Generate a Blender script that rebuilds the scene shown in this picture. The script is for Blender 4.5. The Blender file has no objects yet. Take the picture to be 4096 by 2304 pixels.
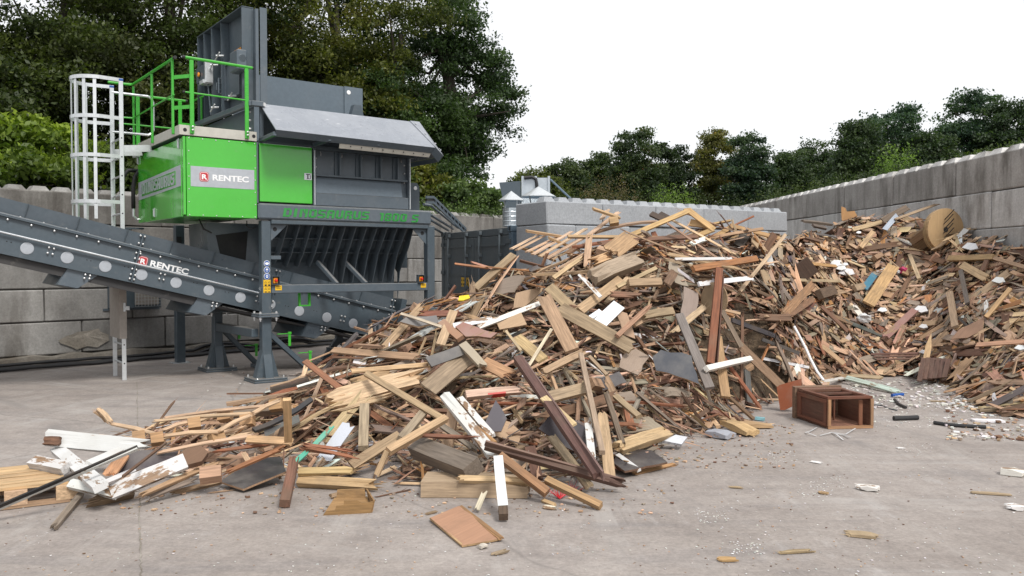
import bpy, math, random
import numpy as np
from mathutils import Vector, Matrix

# ------------------------------------------------------------------ camera, light, exposure
SC = bpy.context.scene
COL = SC.collection
F_PX, CX, CY, EYE = 3355.0, 2048.0, 1152.0, 1.7          # photograph is 4096 x 2304
PITCH = math.atan((1152 - 1062) / F_PX)
cam_data = bpy.data.cameras.new('camera')
cam = bpy.data.objects.new('camera', cam_data)
COL.objects.link(cam)
cam.location = (0, 0, EYE)
cam.rotation_euler = (math.pi / 2 - PITCH, 0, 0)
cam_data.sensor_width = 36.0
cam_data.lens = 36.0 * F_PX / 4096.0
cam_data.clip_end = 3000
cam_data.clip_start = 0.05
SC.camera = cam

SUN_EL, SUN_AZ = math.radians(50), math.radians(148)      # azimuth clockwise from +Y (the view direction)
world = bpy.data.worlds.new("World")
SC.world = world
world.use_nodes = True
wn, wl = world.node_tree.nodes, world.node_tree.links
wn.clear()
w_out = wn.new('ShaderNodeOutputWorld')
w_bg = wn.new('ShaderNodeBackground')
w_sky = wn.new('ShaderNodeTexSky')
w_sky.sky_type = 'NISHITA'
w_sky.sun_disc = False
w_sky.sun_elevation = SUN_EL
w_sky.sun_rotation = SUN_AZ
w_sky.dust_density = 3.0
w_mix = wn.new('ShaderNodeMix'); w_mix.data_type = 'RGBA'   # an even veil of bright cloud over the clear sky
w_mix.inputs[0].default_value = 0.86
w_mix.inputs[7].default_value = (11.3, 11.35, 11.5, 1)
wl.new(w_sky.outputs[0], w_mix.inputs[6])
wl.new(w_mix.outputs[2], w_bg.inputs[0])
w_bg.inputs[1].default_value = 0.098
wl.new(w_bg.outputs[0], w_out.inputs[0])

sun_data = bpy.data.lights.new('sun', 'SUN')
sun_data.energy = 2.9
sun_data.angle = math.radians(15)
sun_data.color = (1.0, 0.96, 0.9)
sun = bpy.data.objects.new('sun', sun_data)
COL.objects.link(sun)
sd = Vector((math.sin(SUN_AZ) * math.cos(SUN_EL), math.cos(SUN_AZ) * math.cos(SUN_EL), math.sin(SUN_EL)))
sun.rotation_euler = sd.to_track_quat('Z', 'Y').to_euler()
sun.location = sd * 60

SC.view_settings.view_transform = 'Standard'
SC.view_settings.look = 'None'
SC.view_settings.gamma = 1
SC.view_settings.use_curve_mapping = False
SC.view_settings.exposure = 0.06
try:
    SC.cycles.max_bounces = 6
    SC.cycles.diffuse_bounces = 3
    SC.cycles.glossy_bounces = 3
    SC.cycles.transmission_bounces = 3
    SC.cycles.transparent_max_bounces = 6
    SC.cycles.use_denoising = True
except Exception:
    pass

# ------------------------------------------------------------------ small helpers
rng = random.Random(11)
PI = math.pi
K = 4096 / 2576.0
V = lambda *a: np.array(a, dtype=float)

def unit(v):
    v = np.asarray(v, float); n = np.linalg.norm(v)
    return v / n if n > 1e-9 else v

_c, _s = math.cos(PITCH), math.sin(PITCH)
FW, UP, RT, EYEV = V(0, _c, -_s), V(0, _s, _c), V(1, 0, 0), V(0, 0, EYE)

def ray(u, v):                      # a line of sight of the photograph, used to find where things stand
    return FW + RT * (u - CX) / F_PX - UP * (v - CY) / F_PX

def ground(u, v, z=0.0):
    d = ray(u, v); return EYEV + d * ((z - EYE) / d[2])

def depth_at(u, v, Z):              # point on the line of sight at distance Z along +Y
    d = ray(u, v); return EYEV + d * (Z / d[1])

def D(u, v):                        # coordinates read off the 2576-wide view
    return (u * K, v * K)

def tag(o, label=None, cat=None, group=None, kind=None):
    if label: o['label'] = label
    if cat: o['category'] = cat
    if group: o['group'] = group
    if kind or cat: o['kind'] = kind or 'thing'
    return o

def empty(name, loc=(0, 0, 0), rz=0.0, parent=None):
    o = bpy.data.objects.new(name, None)
    COL.objects.link(o)
    o.location = loc; o.rotation_euler = (0, 0, rz)
    o.empty_display_size = 0.2
    if parent: o.parent = parent
    return o

def thing(name, label, cat, loc=(0, 0, 0), rz=0.0, group=None):
    return tag(empty(name, loc, rz), label, cat, group)

class MB:
    """Collects faces; build() links them as one mesh object."""
    def __init__(self):
        self.v, self.f, self.m, self.t, self.l = [], [], [], [], []
        self.tint = (1, 1, 1); self.use_attr = False
    def add(self, vs, fs, mat=0, lc=None):
        b = len(self.v)
        for i, p in enumerate(vs):
            self.v.append((float(p[0]), float(p[1]), float(p[2])))
            self.t.append(self.tint)
            self.l.append(tuple(lc[i]) if lc is not None else self.v[-1])
        if isinstance(mat, int): mat = [mat] * len(fs)
        for q, mm in zip(fs, mat):
            self.f.append(tuple(b + k for k in q)); self.m.append(mm)
    def box(self, lo, hi, mat=0, bev=0.0):
        c = [(a + b) / 2 for a, b in zip(lo, hi)]; h = [abs(b - a) / 2 for a, b in zip(lo, hi)]
        self.obox(V(*c), V(1, 0, 0), V(0, 1, 0), V(0, 0, 1), *h, mat=mat, bev=bev)
    def obox(self, c, ex, ey, ez, hx, hy, hz, mat=0, bev=0.0):
        c = np.asarray(c, float)
        if bev <= 0:
            vs = [c + ex * hx * a + ey * hy * b + ez * hz * d for d in (-1, 1) for b in (-1, 1) for a in (-1, 1)]
            fs = [(0, 2, 3, 1), (4, 5, 7, 6), (0, 1, 5, 4), (2, 6, 7, 3), (0, 4, 6, 2), (1, 3, 7, 5)]
            self.add(vs, fs, mat); return
        bev = min(bev, hx * .45, hy * .45, hz * .45)
        vs, idx = [], {}
        for a in (-1, 1):
            for b in (-1, 1):
                for d in (-1, 1):
                    for ax in range(3):
                        h = [hx - bev, hy - bev, hz - bev]; h[ax] += bev
                        idx[(a, b, d, ax)] = len(vs)
                        vs.append(c + ex * h[0] * a + ey * h[1] * b + ez * h[2] * d)
        fs = []
        S = (-1, 1)
        for a in S: fs.append([idx[(a, y, z, 0)] for y, z in ((-1, -1), (1, -1), (1, 1), (-1, 1))][::a])
        for b in S: fs.append([idx[(x, b, z, 1)] for x, z in ((-1, -1), (-1, 1), (1, 1), (1, -1))][::b])
        for d in S: fs.append([idx[(x, y, d, 2)] for x, y in ((-1, -1), (1, -1), (1, 1), (-1, 1))][::d])
        for a in S:
            for b in S: fs.append([idx[(a, b, -1, 0)], idx[(a, b, -1, 1)], idx[(a, b, 1, 1)], idx[(a, b, 1, 0)]])
            for d in S: fs.append([idx[(a, -1, d, 0)], idx[(a, 1, d, 0)], idx[(a, 1, d, 2)], idx[(a, -1, d, 2)]])
        for b in S:
            for d in S: fs.append([idx[(-1, b, d, 1)], idx[(1, b, d, 1)], idx[(1, b, d, 2)], idx[(-1, b, d, 2)]])
        for a in S:
            for b in S:
                for d in S: fs.append([idx[(a, b, d, k)] for k in range(3)])
        self.add(vs, fs, mat)
    def bar(self, p0, p1, w, t, up=(0, 0, 1), mat=0, bev=0.0):
        """Square bar from p0 to p1; w across, t along 'up'."""
        p0, p1 = np.asarray(p0, float), np.asarray(p1, float)
        ex = unit(p1 - p0); ey = np.cross(np.asarray(up, float), ex)
        if np.linalg.norm(ey) < 1e-6: ey = np.cross(V(0, 1, 0), ex)
        ey = unit(ey); ez = np.cross(ex, ey)
        self.obox((p0 + p1) / 2, ex, ey, ez, np.linalg.norm(p1 - p0) / 2, w / 2, t / 2, mat, bev)
    def tube(self, pts, r, n=8, mat=0, cap=True):
        pts = [np.asarray(p, float) for p in pts]
        rs = r if isinstance(r, (list, tuple)) else [r] * len(pts)
        vs, fs = [], []
        prev = None
        for i, p in enumerate(pts):
            d = unit(pts[min(i + 1, len(pts) - 1)] - pts[max(i - 1, 0)])
            if prev is None:
                a = np.cross(d, V(0, 0, 1))
                if np.linalg.norm(a) < 1e-3: a = np.cross(d, V(1, 0, 0))
            else: a = prev - d * (prev @ d)
            a = unit(a); prev = a; b = np.cross(d, a)
            for k in range(n):
                an = 2 * PI * k / n
                vs.append(p + (a * math.cos(an) + b * math.sin(an)) * rs[i])
        for i in range(len(pts) - 1):
            for k in range(n):
                k2 = (k + 1) % n
                fs.append((i * n + k, i * n + k2, (i + 1) * n + k2, (i + 1) * n + k))
        if cap:
            fs.append(tuple(range(n))[::-1]); fs.append(tuple((len(pts) - 1) * n + k for k in range(n)))
        self.add(vs, fs, mat)
    def disc(self, c, axis, r, h, n=20, mat=0, dome=0.0):
        c, axis = np.asarray(c, float), unit(axis)
        a = np.cross(axis, V(0, 0, 1))
        if np.linalg.norm(a) < 1e-3: a = V(1, 0, 0)
        a = unit(a); b = np.cross(axis, a)
        ring = lambda rr, hh: [c + axis * hh + (a * math.cos(2 * PI * k / n) + b * math.sin(2 * PI * k / n)) * rr for k in range(n)]
        vs = ring(r, 0) + ring(r, h * .6) + ring(r * .9, h) + [c + axis * (h + dome)]
        fs = [tuple(range(n))[::-1]]
        for lv in (0, 1):
            fs += [(lv * n + k, lv * n + (k + 1) % n, (lv + 1) * n + (k + 1) % n, (lv + 1) * n + k) for k in range(n)]
        fs += [(2 * n + k, 2 * n + (k + 1) % n, 3 * n) for k in range(n)]
        self.add(vs, fs, mat)
    def prism(self, pts, d, mat=0, side=None, lcs=None):
        """Polygon (list of 3-D points) pushed along vector d."""
        pts = [np.asarray(p, float) for p in pts]; d = np.asarray(d, float); n = len(pts)
        vs = pts + [p + d for p in pts]
        fs = [tuple(range(n))[::-1], tuple(range(n, 2 * n))] + [(k, (k + 1) % n, n + (k + 1) % n, n + k) for k in range(n)]
        sm = mat if side is None else side
        self.add(vs, fs, [mat, mat] + [sm] * n, lcs + lcs if lcs is not None else None)
    def build(self, name, mats, parent=None, origin=(0, 0, 0), smooth=False, loc=None):
        me = bpy.data.meshes.new(name)
        o_ = np.asarray(origin, float)
        vv = np.array(self.v, float).reshape(-1, 3) - o_
        me.from_pydata(vv.tolist(), [], self.f)
        for m_ in (mats if isinstance(mats, (list, tuple)) else [mats]): me.materials.append(m_)
        if len(me.materials) > 1:
            me.polygons.foreach_set('material_index', np.array(self.m, dtype=np.int32))
        if self.use_attr:
            at = me.attributes.new('tint', 'FLOAT_COLOR', 'POINT')
            t = np.ones((len(self.t), 4)); t[:, :3] = self.t
            at.data.foreach_set('color', t.ravel())
            al = me.attributes.new('lc', 'FLOAT_VECTOR', 'POINT')
            al.data.foreach_set('vector', np.array(self.l, float).ravel())
        if smooth: me.polygons.foreach_set('use_smooth', np.ones(len(me.polygons), dtype=bool))
        me.update()
        o = bpy.data.objects.new(name, me)
        COL.objects.link(o)
        if parent: o.parent = parent
        if loc is not None: o.location = loc
        elif parent is None: o.location = tuple(o_)
        return o

def inst(src, parent=None, loc=(0, 0, 0), rot=None):
    o = src.copy(); COL.objects.link(o)
    if parent: o.parent = parent
    o.location = loc
    if rot is not None: o.rotation_euler = rot
    return o

# ------------------------------------------------------------------ materials
def mat(name):
    m = bpy.data.materials.new(name); m.use_nodes = True
    nt = m.node_tree; b = nt.nodes['Principled BSDF']
    return m, nt.nodes, nt.links, b

def node(ns, t, **kw):
    n = ns.new(t)
    for k, v in kw.items():
        if k.startswith('i_'): n.inputs[k[2:].replace('_', ' ')].default_value = v
        else: setattr(n, k, v)
    return n

def mixc(ns, ls, fac, a, b, mode='MIX'):
    n = ns.new('ShaderNodeMix'); n.data_type = 'RGBA'; n.blend_type = mode
    for s, x in ((n.inputs[0], fac), (n.inputs[6], a), (n.inputs[7], b)):
        if hasattr(x, 'is_linked') or hasattr(x, 'links'): ls.new(x, s)
        else: s.default_value = x if not isinstance(x, tuple) else (x + (1,))[:4]
    return n.outputs[2]

def noise(ns, ls, vec, scale, detail=4, rough=.55, sc3=None):
    if sc3:
        mp = ns.new('ShaderNodeMapping'); mp.inputs['Scale'].default_value = sc3
        ls.new(vec, mp.inputs[0]); vec = mp.outputs[0]
    n = ns.new('ShaderNodeTexNoise'); n.inputs['Scale'].default_value = scale
    n.inputs['Detail'].default_value = detail; n.inputs['Roughness'].default_value = rough
    ls.new(vec, n.inputs['Vector'])
    return n.outputs['Fac']

def ramp(ns, ls, fac, stops):
    r = ns.new('ShaderNodeValToRGB'); el = r.color_ramp.elements
    while len(el) < len(stops): el.new(.5)
    for e, (p, c) in zip(el, stops):
        e.position = p; e.color = (c, c, c, 1) if not isinstance(c, tuple) else (c + (1,))[:4]
    ls.new(fac, r.inputs[0]); return r.outputs[0]

def bump(ns, ls, b, h, strength, dist=.01):
    n = ns.new('ShaderNodeBump'); n.inputs['Strength'].default_value = strength; n.inputs['Distance'].default_value = dist
    ls.new(h, n.inputs['Height']); ls.new(n.outputs[0], b.inputs['Normal'])

def painted(name, col, rough=.45, dirt=.25, dirtcol=(.3, .29, .27), coat=0.0, metal=0.0, scratch=0.0, bumpy=.04, grain_=.09, dust=0.0):
    m, ns, ls, b = mat(name)
    tc = ns.new('ShaderNodeTexCoord').outputs['Object']
    n1 = noise(ns, ls, tc, 2.2, 5, .6); n2 = noise(ns, ls, tc, 17, 5, .65)
    dm = ramp(ns, ls, n1, [(.42, 0.0), (.75, dirt)])
    c = mixc(ns, ls, dm, col, dirtcol)
    d2 = ramp(ns, ls, n2, [(.35, 1 - grain_), (.65, 1 + grain_ * .4)])
    c = mixc(ns, ls, 1.0, c, d2, 'MULTIPLY')
    if scratch > 0:
        s1 = noise(ns, ls, tc, 5, 3, .5, (1.0, 9.0, 4.0)); s2 = noise(ns, ls, tc, 2.4, 2, .5)
        sm = ramp(ns, ls, s1, [(.66, 0.0), (.70, scratch)]); sm2 = ramp(ns, ls, s2, [(.5, 0.0), (.62, 1.0)])
        c = mixc(ns, ls, mixc(ns, ls, 1.0, sm, sm2, 'MULTIPLY'), c, (.75, .76, .78))
    if dust:
        nz = ns.new('ShaderNodeSeparateXYZ'); gn = ns.new('ShaderNodeNewGeometry'); ls.new(gn.outputs['Normal'], nz.inputs[0])
        dz = ramp(ns, ls, nz.outputs['Z'], [(.55, 0.0), (.95, dust)])
        dz = mixc(ns, ls, 1.0, dz, ramp(ns, ls, n2, [(.3, .45), (.6, 1.0)]), 'MULTIPLY')
        c = mixc(ns, ls, dz, c, (.40, .34, .28))
        wp = noise(ns, ls, tc, 6.5, 6, .7); c = mixc(ns, ls, ramp(ns, ls, wp, [(.6, 0.0), (.7, dust * .35)]), c, (.30, .28, .255))
    ls.new(c, b.inputs['Base Color'])
    rr = ramp(ns, ls, n1, [(.3, max(rough - .1, .05)), (.7, min(rough + .15, 1))])
    ls.new(rr, b.inputs['Roughness'])
    b.inputs['Metallic'].default_value = metal
    if coat: b.inputs['Coat Weight'].default_value = coat; b.inputs['Coat Roughness'].default_value = .08
    if bumpy:
        bump(ns, ls, b, noise(ns, ls, tc, 1.7, 2, .4), bumpy, .06)
    return m

M = {}
M['grey'] = painted('anthracite_paint', (.07, .094, .114), .36, .3, (.115, .128, .142), dust=.5)
M['grey2'] = painted('anthracite_paint_dusty', (.092, .118, .142), .34, .3, (.145, .158, .172), dust=.5)
M['hood'] = painted('hood_steel_sky_sheen', (.235, .255, .29), .26, .5, (.36, .38, .41), scratch=.9, bumpy=.06)  # base lightened to paint in sky reflection; the scratches are wear
M['panel'] = painted('hopper_wall_paint', (.105, .14, .172), .5, .3, (.15, .175, .2))
M['green'] = painted('green_gloss_paint', (.055, .44, .03), .16, .04, (.2, .4, .18), coat=.7, bumpy=.3, grain_=.03, dust=.25)
M['rail'] = painted('green_rail_paint', (.05, .40, .035), .3, .08, (.15, .3, .12), dust=.6)
M['beige'] = painted('galvanised_deck', (.50, .49, .44), .5, .3, (.38, .36, .32), metal=.15, dust=.6)
M['alu'] = painted('aluminium', (.66, .69, .71), .36, .3, (.5, .52, .54), metal=.55)
M['bright'] = painted('bright_rail', (.62, .65, .68), .25, .2, (.5, .52, .54), metal=.7)
M['galv'] = painted('galvanised_duct', (.55, .6, .64), .34, .5, (.38, .42, .46), metal=.7)
M['board'] = painted('grey_board', (.33, .30, .27), .7, .3, (.25, .22, .2))
M['disc'] = painted('roller_cover_plastic', (.38, .41, .45), .5, .25, (.36, .38, .42))
M['black'] = painted('black_rubber', (.018, .018, .02), .6, .3, (.05, .05, .05))
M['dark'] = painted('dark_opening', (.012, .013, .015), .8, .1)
M['belt'] = painted('belt_rubber', (.03, .03, .032), .7, .4, (.1, .095, .09), dust=.6)
M['bolt'] = painted('zinc_bolt', (.6, .61, .62), .35, .2, metal=.6)
M['silver'] = painted('silver_sticker', (.40, .43, .47), .35, .15, (.34, .36, .4))
M['white'] = painted('white_print', (.82, .83, .84), .4, .08)
M['red'] = painted('red_print', (.50, .02, .03), .4, .05)
M['blue'] = painted('blue_print', (.012, .085, .34), .4, .05)
M['yellow'] = painted('yellow_print', (.78, .47, .015), .45, .08)
M['orange'] = painted('orange_print', (.8, .3, .01), .45, .08)
M['lettergreen'] = painted('green_print', (.028, .27, .05), .3, .1, (.1, .25, .1))
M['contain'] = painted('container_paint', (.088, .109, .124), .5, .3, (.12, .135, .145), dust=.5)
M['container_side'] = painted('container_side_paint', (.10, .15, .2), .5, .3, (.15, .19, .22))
M['cap'] = painted('blue_cap', (.02, .09, .35), .4, .05)
M['glow'] = painted('red_button', (.6, .015, .01), .35, .0)

def concrete(name, c0, c1, stain, stain_amt, bs=.35, tone=.3):
    m, ns, ls, b = mat(name)
    tc = ns.new('ShaderNodeTexCoord').outputs['Object']
    geo = ns.new('ShaderNodeNewGeometry').outputs['Position']
    oi = ns.new('ShaderNodeObjectInfo')
    a = noise(ns, ls, geo, 1.3, 8, .68)
    c = mixc(ns, ls, ramp(ns, ls, a, [(.3, 0.0), (.7, 1.0)]), c0, c1)
    rnd = ramp(ns, ls, oi.outputs['Random'], [(0, 1 - tone), (1, 1 + tone * .35)])
    c = mixc(ns, ls, 1.0, c, rnd, 'MULTIPLY')
    # water streaks running down, and patches of dirt
    st = noise(ns, ls, geo, 3.2, 5, .6, (1.0, 1.0, .17)); st2 = noise(ns, ls, geo, .8, 4, .6)
    sm = ramp(ns, ls, st, [(.44, 0.0), (.64, stain_amt)])
    sm = mixc(ns, ls, 1.0, sm, ramp(ns, ls, st2, [(.35, .15), (.65, 1.0)]), 'MULTIPLY')
    c = mixc(ns, ls, sm, c, stain)
    f = noise(ns, ls, geo, 28, 6, .7)
    c = mixc(ns, ls, 1.0, c, ramp(ns, ls, f, [(.3, .78), (.7, 1.12)]), 'MULTIPLY')
    pit = noise(ns, ls, geo, 60, 2, .5)
    c = mixc(ns, ls, ramp(ns, ls, pit, [(.68, 0.0), (.74, .5)]), c, (.06, .055, .05))
    ls.new(c, b.inputs['Base Color']); b.inputs['Roughness'].default_value = .9
    h = mixc(ns, ls, .5, f, a)
    bump(ns, ls, b, h, bs, .02)
    return m

M['conc_old'] = concrete('weathered_concrete', (.24, .235, .228), (.40, .39, .375), (.09, .08, .068), .9, tone=.35)
M['conc_right'] = concrete('streaked_concrete', (.46, .45, .44), (.66, .65, .64), (.17, .155, .14), 1.0, tone=.25)
M['conc_right_top'] = concrete('darkened_top_course', (.28, .265, .25), (.48, .46, .44), (.11, .10, .088), 1.0, tone=.2)
M['conc_old_top'] = concrete('dark_old_course', (.13, .122, .112), (.25, .238, .222), (.06, .052, .045), .9, tone=.3)
M['conc_new'] = concrete('new_grey_concrete', (.34, .36, .385), (.41, .43, .455), (.27, .28, .3), .4, .5, tone=.12)
M['conc_foot'] = concrete('rough_footing', (.2, .18, .15), (.36, .33, .29), (.1, .075, .05), .8, 1.0)
M['joint'] = concrete('joint_dark_fill', (.09, .085, .08), (.13, .12, .115), (.06, .055, .05), .6)  # dark concrete tone of the filling between blocks

def ground_mat():
    m, ns, ls, b = mat('yard_concrete')
    geo = ns.new('ShaderNodeNewGeometry').outputs['Position']
    a = noise(ns, ls, geo, .35, 7, .62); a2 = noise(ns, ls, geo, 1.6, 7, .7)
    c = mixc(ns, ls, ramp(ns, ls, a, [(.32, 0.0), (.68, 1.0)]), (.27, .235, .212), (.375, .335, .31))
    c = mixc(ns, ls, ramp(ns, ls, a2, [(.42, 0.0), (.72, .6)]), c, (.19, .163, .15))
    tr = noise(ns, ls, geo, 1.1, 6, .65, (.5, 2.6, 1)); 
    c = mixc(ns, ls, ramp(ns, ls, tr, [(.52, 0.0), (.74, .55)]), c, (.165, .155, .158))
    tr2 = noise(ns, ls, geo, 1.4, 6, .7, (2.0, .8, 1))
    c = mixc(ns, ls, ramp(ns, ls, tr2, [(.58, 0.0), (.75, .55)]), c, (.45, .43, .42))
    f = noise(ns, ls, geo, 34, 6, .75); f2 = noise(ns, ls, geo, 9, 6, .7)
    c = mixc(ns, ls, 1.0, c, ramp(ns, ls, f, [(.28, .74), (.72, 1.2)]), 'MULTIPLY')
    c = mixc(ns, ls, 1.0, c, ramp(ns, ls, f2, [(.3, .85), (.7, 1.1)]), 'MULTIPLY')
    vo = ns.new('ShaderNodeTexVoronoi'); vo.inputs['Scale'].default_value = 26
    ls.new(geo, vo.inputs['Vector'])
    sp = ramp(ns, ls, vo.outputs['Distance'], [(.03, .55), (.07, 0.0)])
    sel = noise(ns, ls, geo, 2.1, 5, .6)
    c = mixc(ns, ls, mixc(ns, ls, 1.0, sp, ramp(ns, ls, sel, [(.48, 0.0), (.62, 1.0)]), 'MULTIPLY'), c, (.55, .53, .5))
    # arcs scraped and rubbed by the loader's bucket and tyres
    for cxy, sc_, col_, amt in (((3.5, 30.0, 0), .55, (.42, .40, .385), .5), ((-14.0, 2.0, 0), .42, (.17, .158, .155), .55), ((16.0, 6.0, 0), .5, (.44, .42, .40), .4)):
        mp = ns.new('ShaderNodeMapping'); mp.inputs['Location'].default_value = tuple(-q for q in cxy); ls.new(geo, mp.inputs[0])
        ln = ns.new('ShaderNodeVectorMath'); ln.operation = 'LENGTH'; ls.new(mp.outputs[0], ln.inputs[0])
        n_ = ns.new('ShaderNodeTexNoise'); n_.noise_dimensions = '1D'; n_.inputs['Scale'].default_value = 3.2 * sc_; n_.inputs['Detail'].default_value = 7; n_.inputs['Roughness'].default_value = .75
        ls.new(ln.outputs['Value'], n_.inputs['W'])
        gate = ramp(ns, ls, noise(ns, ls, geo, .5 + sc_, 4, .6), [(.46, 0.0), (.66, 1.0)])
        c = mixc(ns, ls, mixc(ns, ls, 1.0, ramp(ns, ls, n_.outputs['Fac'], [(.52, 0.0), (.66, amt)]), gate, 'MULTIPLY'), c, col_)
    # cracks in the slab
    wv = ns.new('ShaderNodeTexVoronoi'); wv.feature = 'DISTANCE_TO_EDGE'; wv.inputs['Scale'].default_value = .22
    nz = ns.new('ShaderNodeTexNoise'); nz.inputs['Scale'].default_value = 1.6; nz.inputs['Detail'].default_value = 6
    ls.new(geo, nz.inputs['Vector'])
    add = ns.new('ShaderNodeMix'); add.data_type = 'VECTOR'; add.inputs[0].default_value = .22
    ls.new(geo, add.inputs[4]); ls.new(nz.outputs['Color'], add.inputs[5]); ls.new(add.outputs[1], wv.inputs['Vector'])
    cr = ramp(ns, ls, wv.outputs['Distance'], [(.0, .35), (.0022, 0.0)])
    c = mixc(ns, ls, cr, c, (.1, .09, .085))
    ls.new(c, b.inputs['Base Color'])
    ls.new(ramp(ns, ls, a2, [(.3, .72), (.7, .92)]), b.inputs['Roughness'])
    bump(ns, ls, b, mixc(ns, ls, .4, f, f2), .25, .01)
    return m
M['ground'] = ground_mat()

def wood_mat(name, paint=False, chip=.5, rough=.8, grain=1.0):
    """Colour of the piece comes from its own 'tint'; grain runs along its own length ('lc')."""
    m, ns, ls, b = mat(name)
    ta = ns.new('ShaderNodeAttribute'); ta.attribute_name = 'tint'
    la = ns.new('ShaderNodeAttribute'); la.attribute_name = 'lc'
    lc = la.outputs['Vector']; base = ta.outputs['Color']
    g = noise(ns, ls, lc, 9, 5, .6, (.35, 6, 6)); bl = noise(ns, ls, lc, 3.0, 4, .6)
    fine = noise(ns, ls, lc, 26, 3, .6, (.2, 5, 5))
    w = mixc(ns, ls, 1.0, base, ramp(ns, ls, g, [(.25, 1 - .45 * grain), (.75, 1 + .22 * grain)]), 'MULTIPLY')
    w = mixc(ns, ls, 1.0, w, ramp(ns, ls, fine, [(.3, 1 - .2 * grain), (.7, 1.08)]), 'MULTIPLY')
    w = mixc(ns, ls, ramp(ns, ls, bl, [(.5, 0.0), (.78, .5)]), w, (.13, .095, .065))
    if paint:
        cm = noise(ns, ls, lc, 5, 7, .7, (.5, 1.6, 1.6))
        mk = ramp(ns, ls, cm, [(chip, 0.0), (chip + .03, 1.0)])
        bare = mixc(ns, ls, 1.0, (.27, .17, .1), ramp(ns, ls, g, [(.25, .55), (.75, 1.25)]), 'MULTIPLY')
        pt = mixc(ns, ls, ramp(ns, ls, bl, [(.45, 0.0), (.8, .35)]), base, (.35, .32, .28))
        w = mixc(ns, ls, mk, pt, bare)
    ls.new(w, b.inputs['Base Color']); b.inputs['Roughness'].default_value = rough
    bump(ns, ls, b, mixc(ns, ls, .5, g, fine), .5, .006)
    return m
M['wood'] = wood_mat('bare_wood')
M['paintwood'] = wood_mat('peeling_paint', True, .545, .6)
M['paintwood2'] = wood_mat('sound_paint', True, .66, .45)
M['sheet'] = wood_mat('sheet_board', grain=.3)
M['film'] = wood_mat('film_faced_board', True, .74, .38, .2)

def leaf_mat(name, trans=.42):
    m, ns, ls, b = mat(name)
    ta = ns.new('ShaderNodeAttribute'); ta.attribute_name = 'tint'
    b.inputs['Roughness'].default_value = .55
    ls.new(ta.outputs['Color'], b.inputs['Base Color'])
    tr = ns.new('ShaderNodeBsdfTranslucent'); mx = ns.new('ShaderNodeMixShader'); mx.inputs[0].default_value = trans
    tcol = mixc(ns, ls, 1.0, ta.outputs['Color'], (1.1, 1.25, .55), 'MULTIPLY')
    ls.new(tcol, tr.inputs[0])
    out = ns['Material Output']
    ls.new(b.outputs[0], mx.inputs[1]); ls.new(tr.outputs[0], mx.inputs[2]); ls.new(mx.outputs[0], out.inputs[0])
    return m
M['leaf'] = leaf_mat('leaves')
M['bark'] = painted('bark', (.06, .05, .04), .9, .4, (.1, .09, .07), bumpy=.5)

def soil_mat():
    m, ns, ls, b = mat('overgrown_soil')
    geo = ns.new('ShaderNodeNewGeometry').outputs['Position']
    a = noise(ns, ls, geo, 1.5, 7, .7)
    c = mixc(ns, ls, ramp(ns, ls, a, [(.35, 0.0), (.65, 1.0)]), (.035, .032, .018), (.05, .07, .02))
    ls.new(c, b.inputs['Base Color']); b.inputs['Roughness'].default_value = .95
    bump(ns, ls, b, a, .8, .1)
    return m
M['soil'] = soil_mat()

def fines_mat():
    m, ns, ls, b = mat('wood_fines')
    geo = ns.new('ShaderNodeNewGeometry').outputs['Position']
    a = noise(ns, ls, geo, 7, 7, .75); c2 = noise(ns, ls, geo, 40, 4, .7)
    c = mixc(ns, ls, ramp(ns, ls, a, [(.35, 0.0), (.65, 1.0)]), (.06, .042, .027), (.15, .105, .066))
    c = mixc(ns, ls, 1.0, c, ramp(ns, ls, c2, [(.3, .55), (.7, 1.3)]), 'MULTIPLY')
    ls.new(c, b.inputs['Base Color']); b.inputs['Roughness'].default_value = .95
    bump(ns, ls, b, c2, .9, .03)
    return m
M['fines'] = fines_mat()

# ================================================================== SETTING
# ------------------------------------------------------------------ ground
g = MB()
xs = [-80, -20, 20, 80]; ys = [-30, 5, 30, 90]
vs = [(x, y, 0) for y in ys for x in xs]
g.add(vs, [(r * 4 + c, r * 4 + c + 1, r * 4 + c + 5, r * 4 + c + 4) for r in range(3) for c in range(3)])
tag(g.build('ground', M['ground']), kind='structure')
# the saw-cut joint between two pours of the yard slab
g = MB()
jr = random.Random(5); pts = []
for i in range(70):
    v = 962 + (1500 - 962) * i / 69.0
    p = ground(*D(344 + 12 * i / 69.0, v)); pts.append((p[0] + jr.uniform(-.006, .006), p[1]))
for i in range(69):
    (x0, y0), (x1, y1) = pts[i], pts[i + 1]
    w0, w1 = jr.uniform(.001, .006), jr.uniform(.001, .006)
    g.add([(x0 - w0, y0, .004), (x0 + w0, y0, .004), (x1 + w1, y1, .004), (x1 - w1, y1, .004)], [(0, 1, 2, 3)])
tag(g.build('ground_joint', M['conc_foot']), kind='structure')

# ------------------------------------------------------------------ block walls
WB = V(-8.357, 13.65, 0); WANG = math.radians(46.9)
WD = V(math.cos(WANG), math.sin(WANG), 0); WNB = V(-math.sin(WANG), math.cos(WANG), 0)

def block_mesh(name, L, H, T, m, seed):
    b = MB(); r_ = random.Random(seed)
    b.box((0, 0, 0), (L, T, H), bev=.018)
    # chipped, slightly uneven edges
    b.v = [(x + r_.uniform(-.006, .006), y + r_.uniform(-.008, .008), z + r_.uniform(-.005, .005)) for x, y, z in b.v]
    return b.build(name, m)

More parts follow.
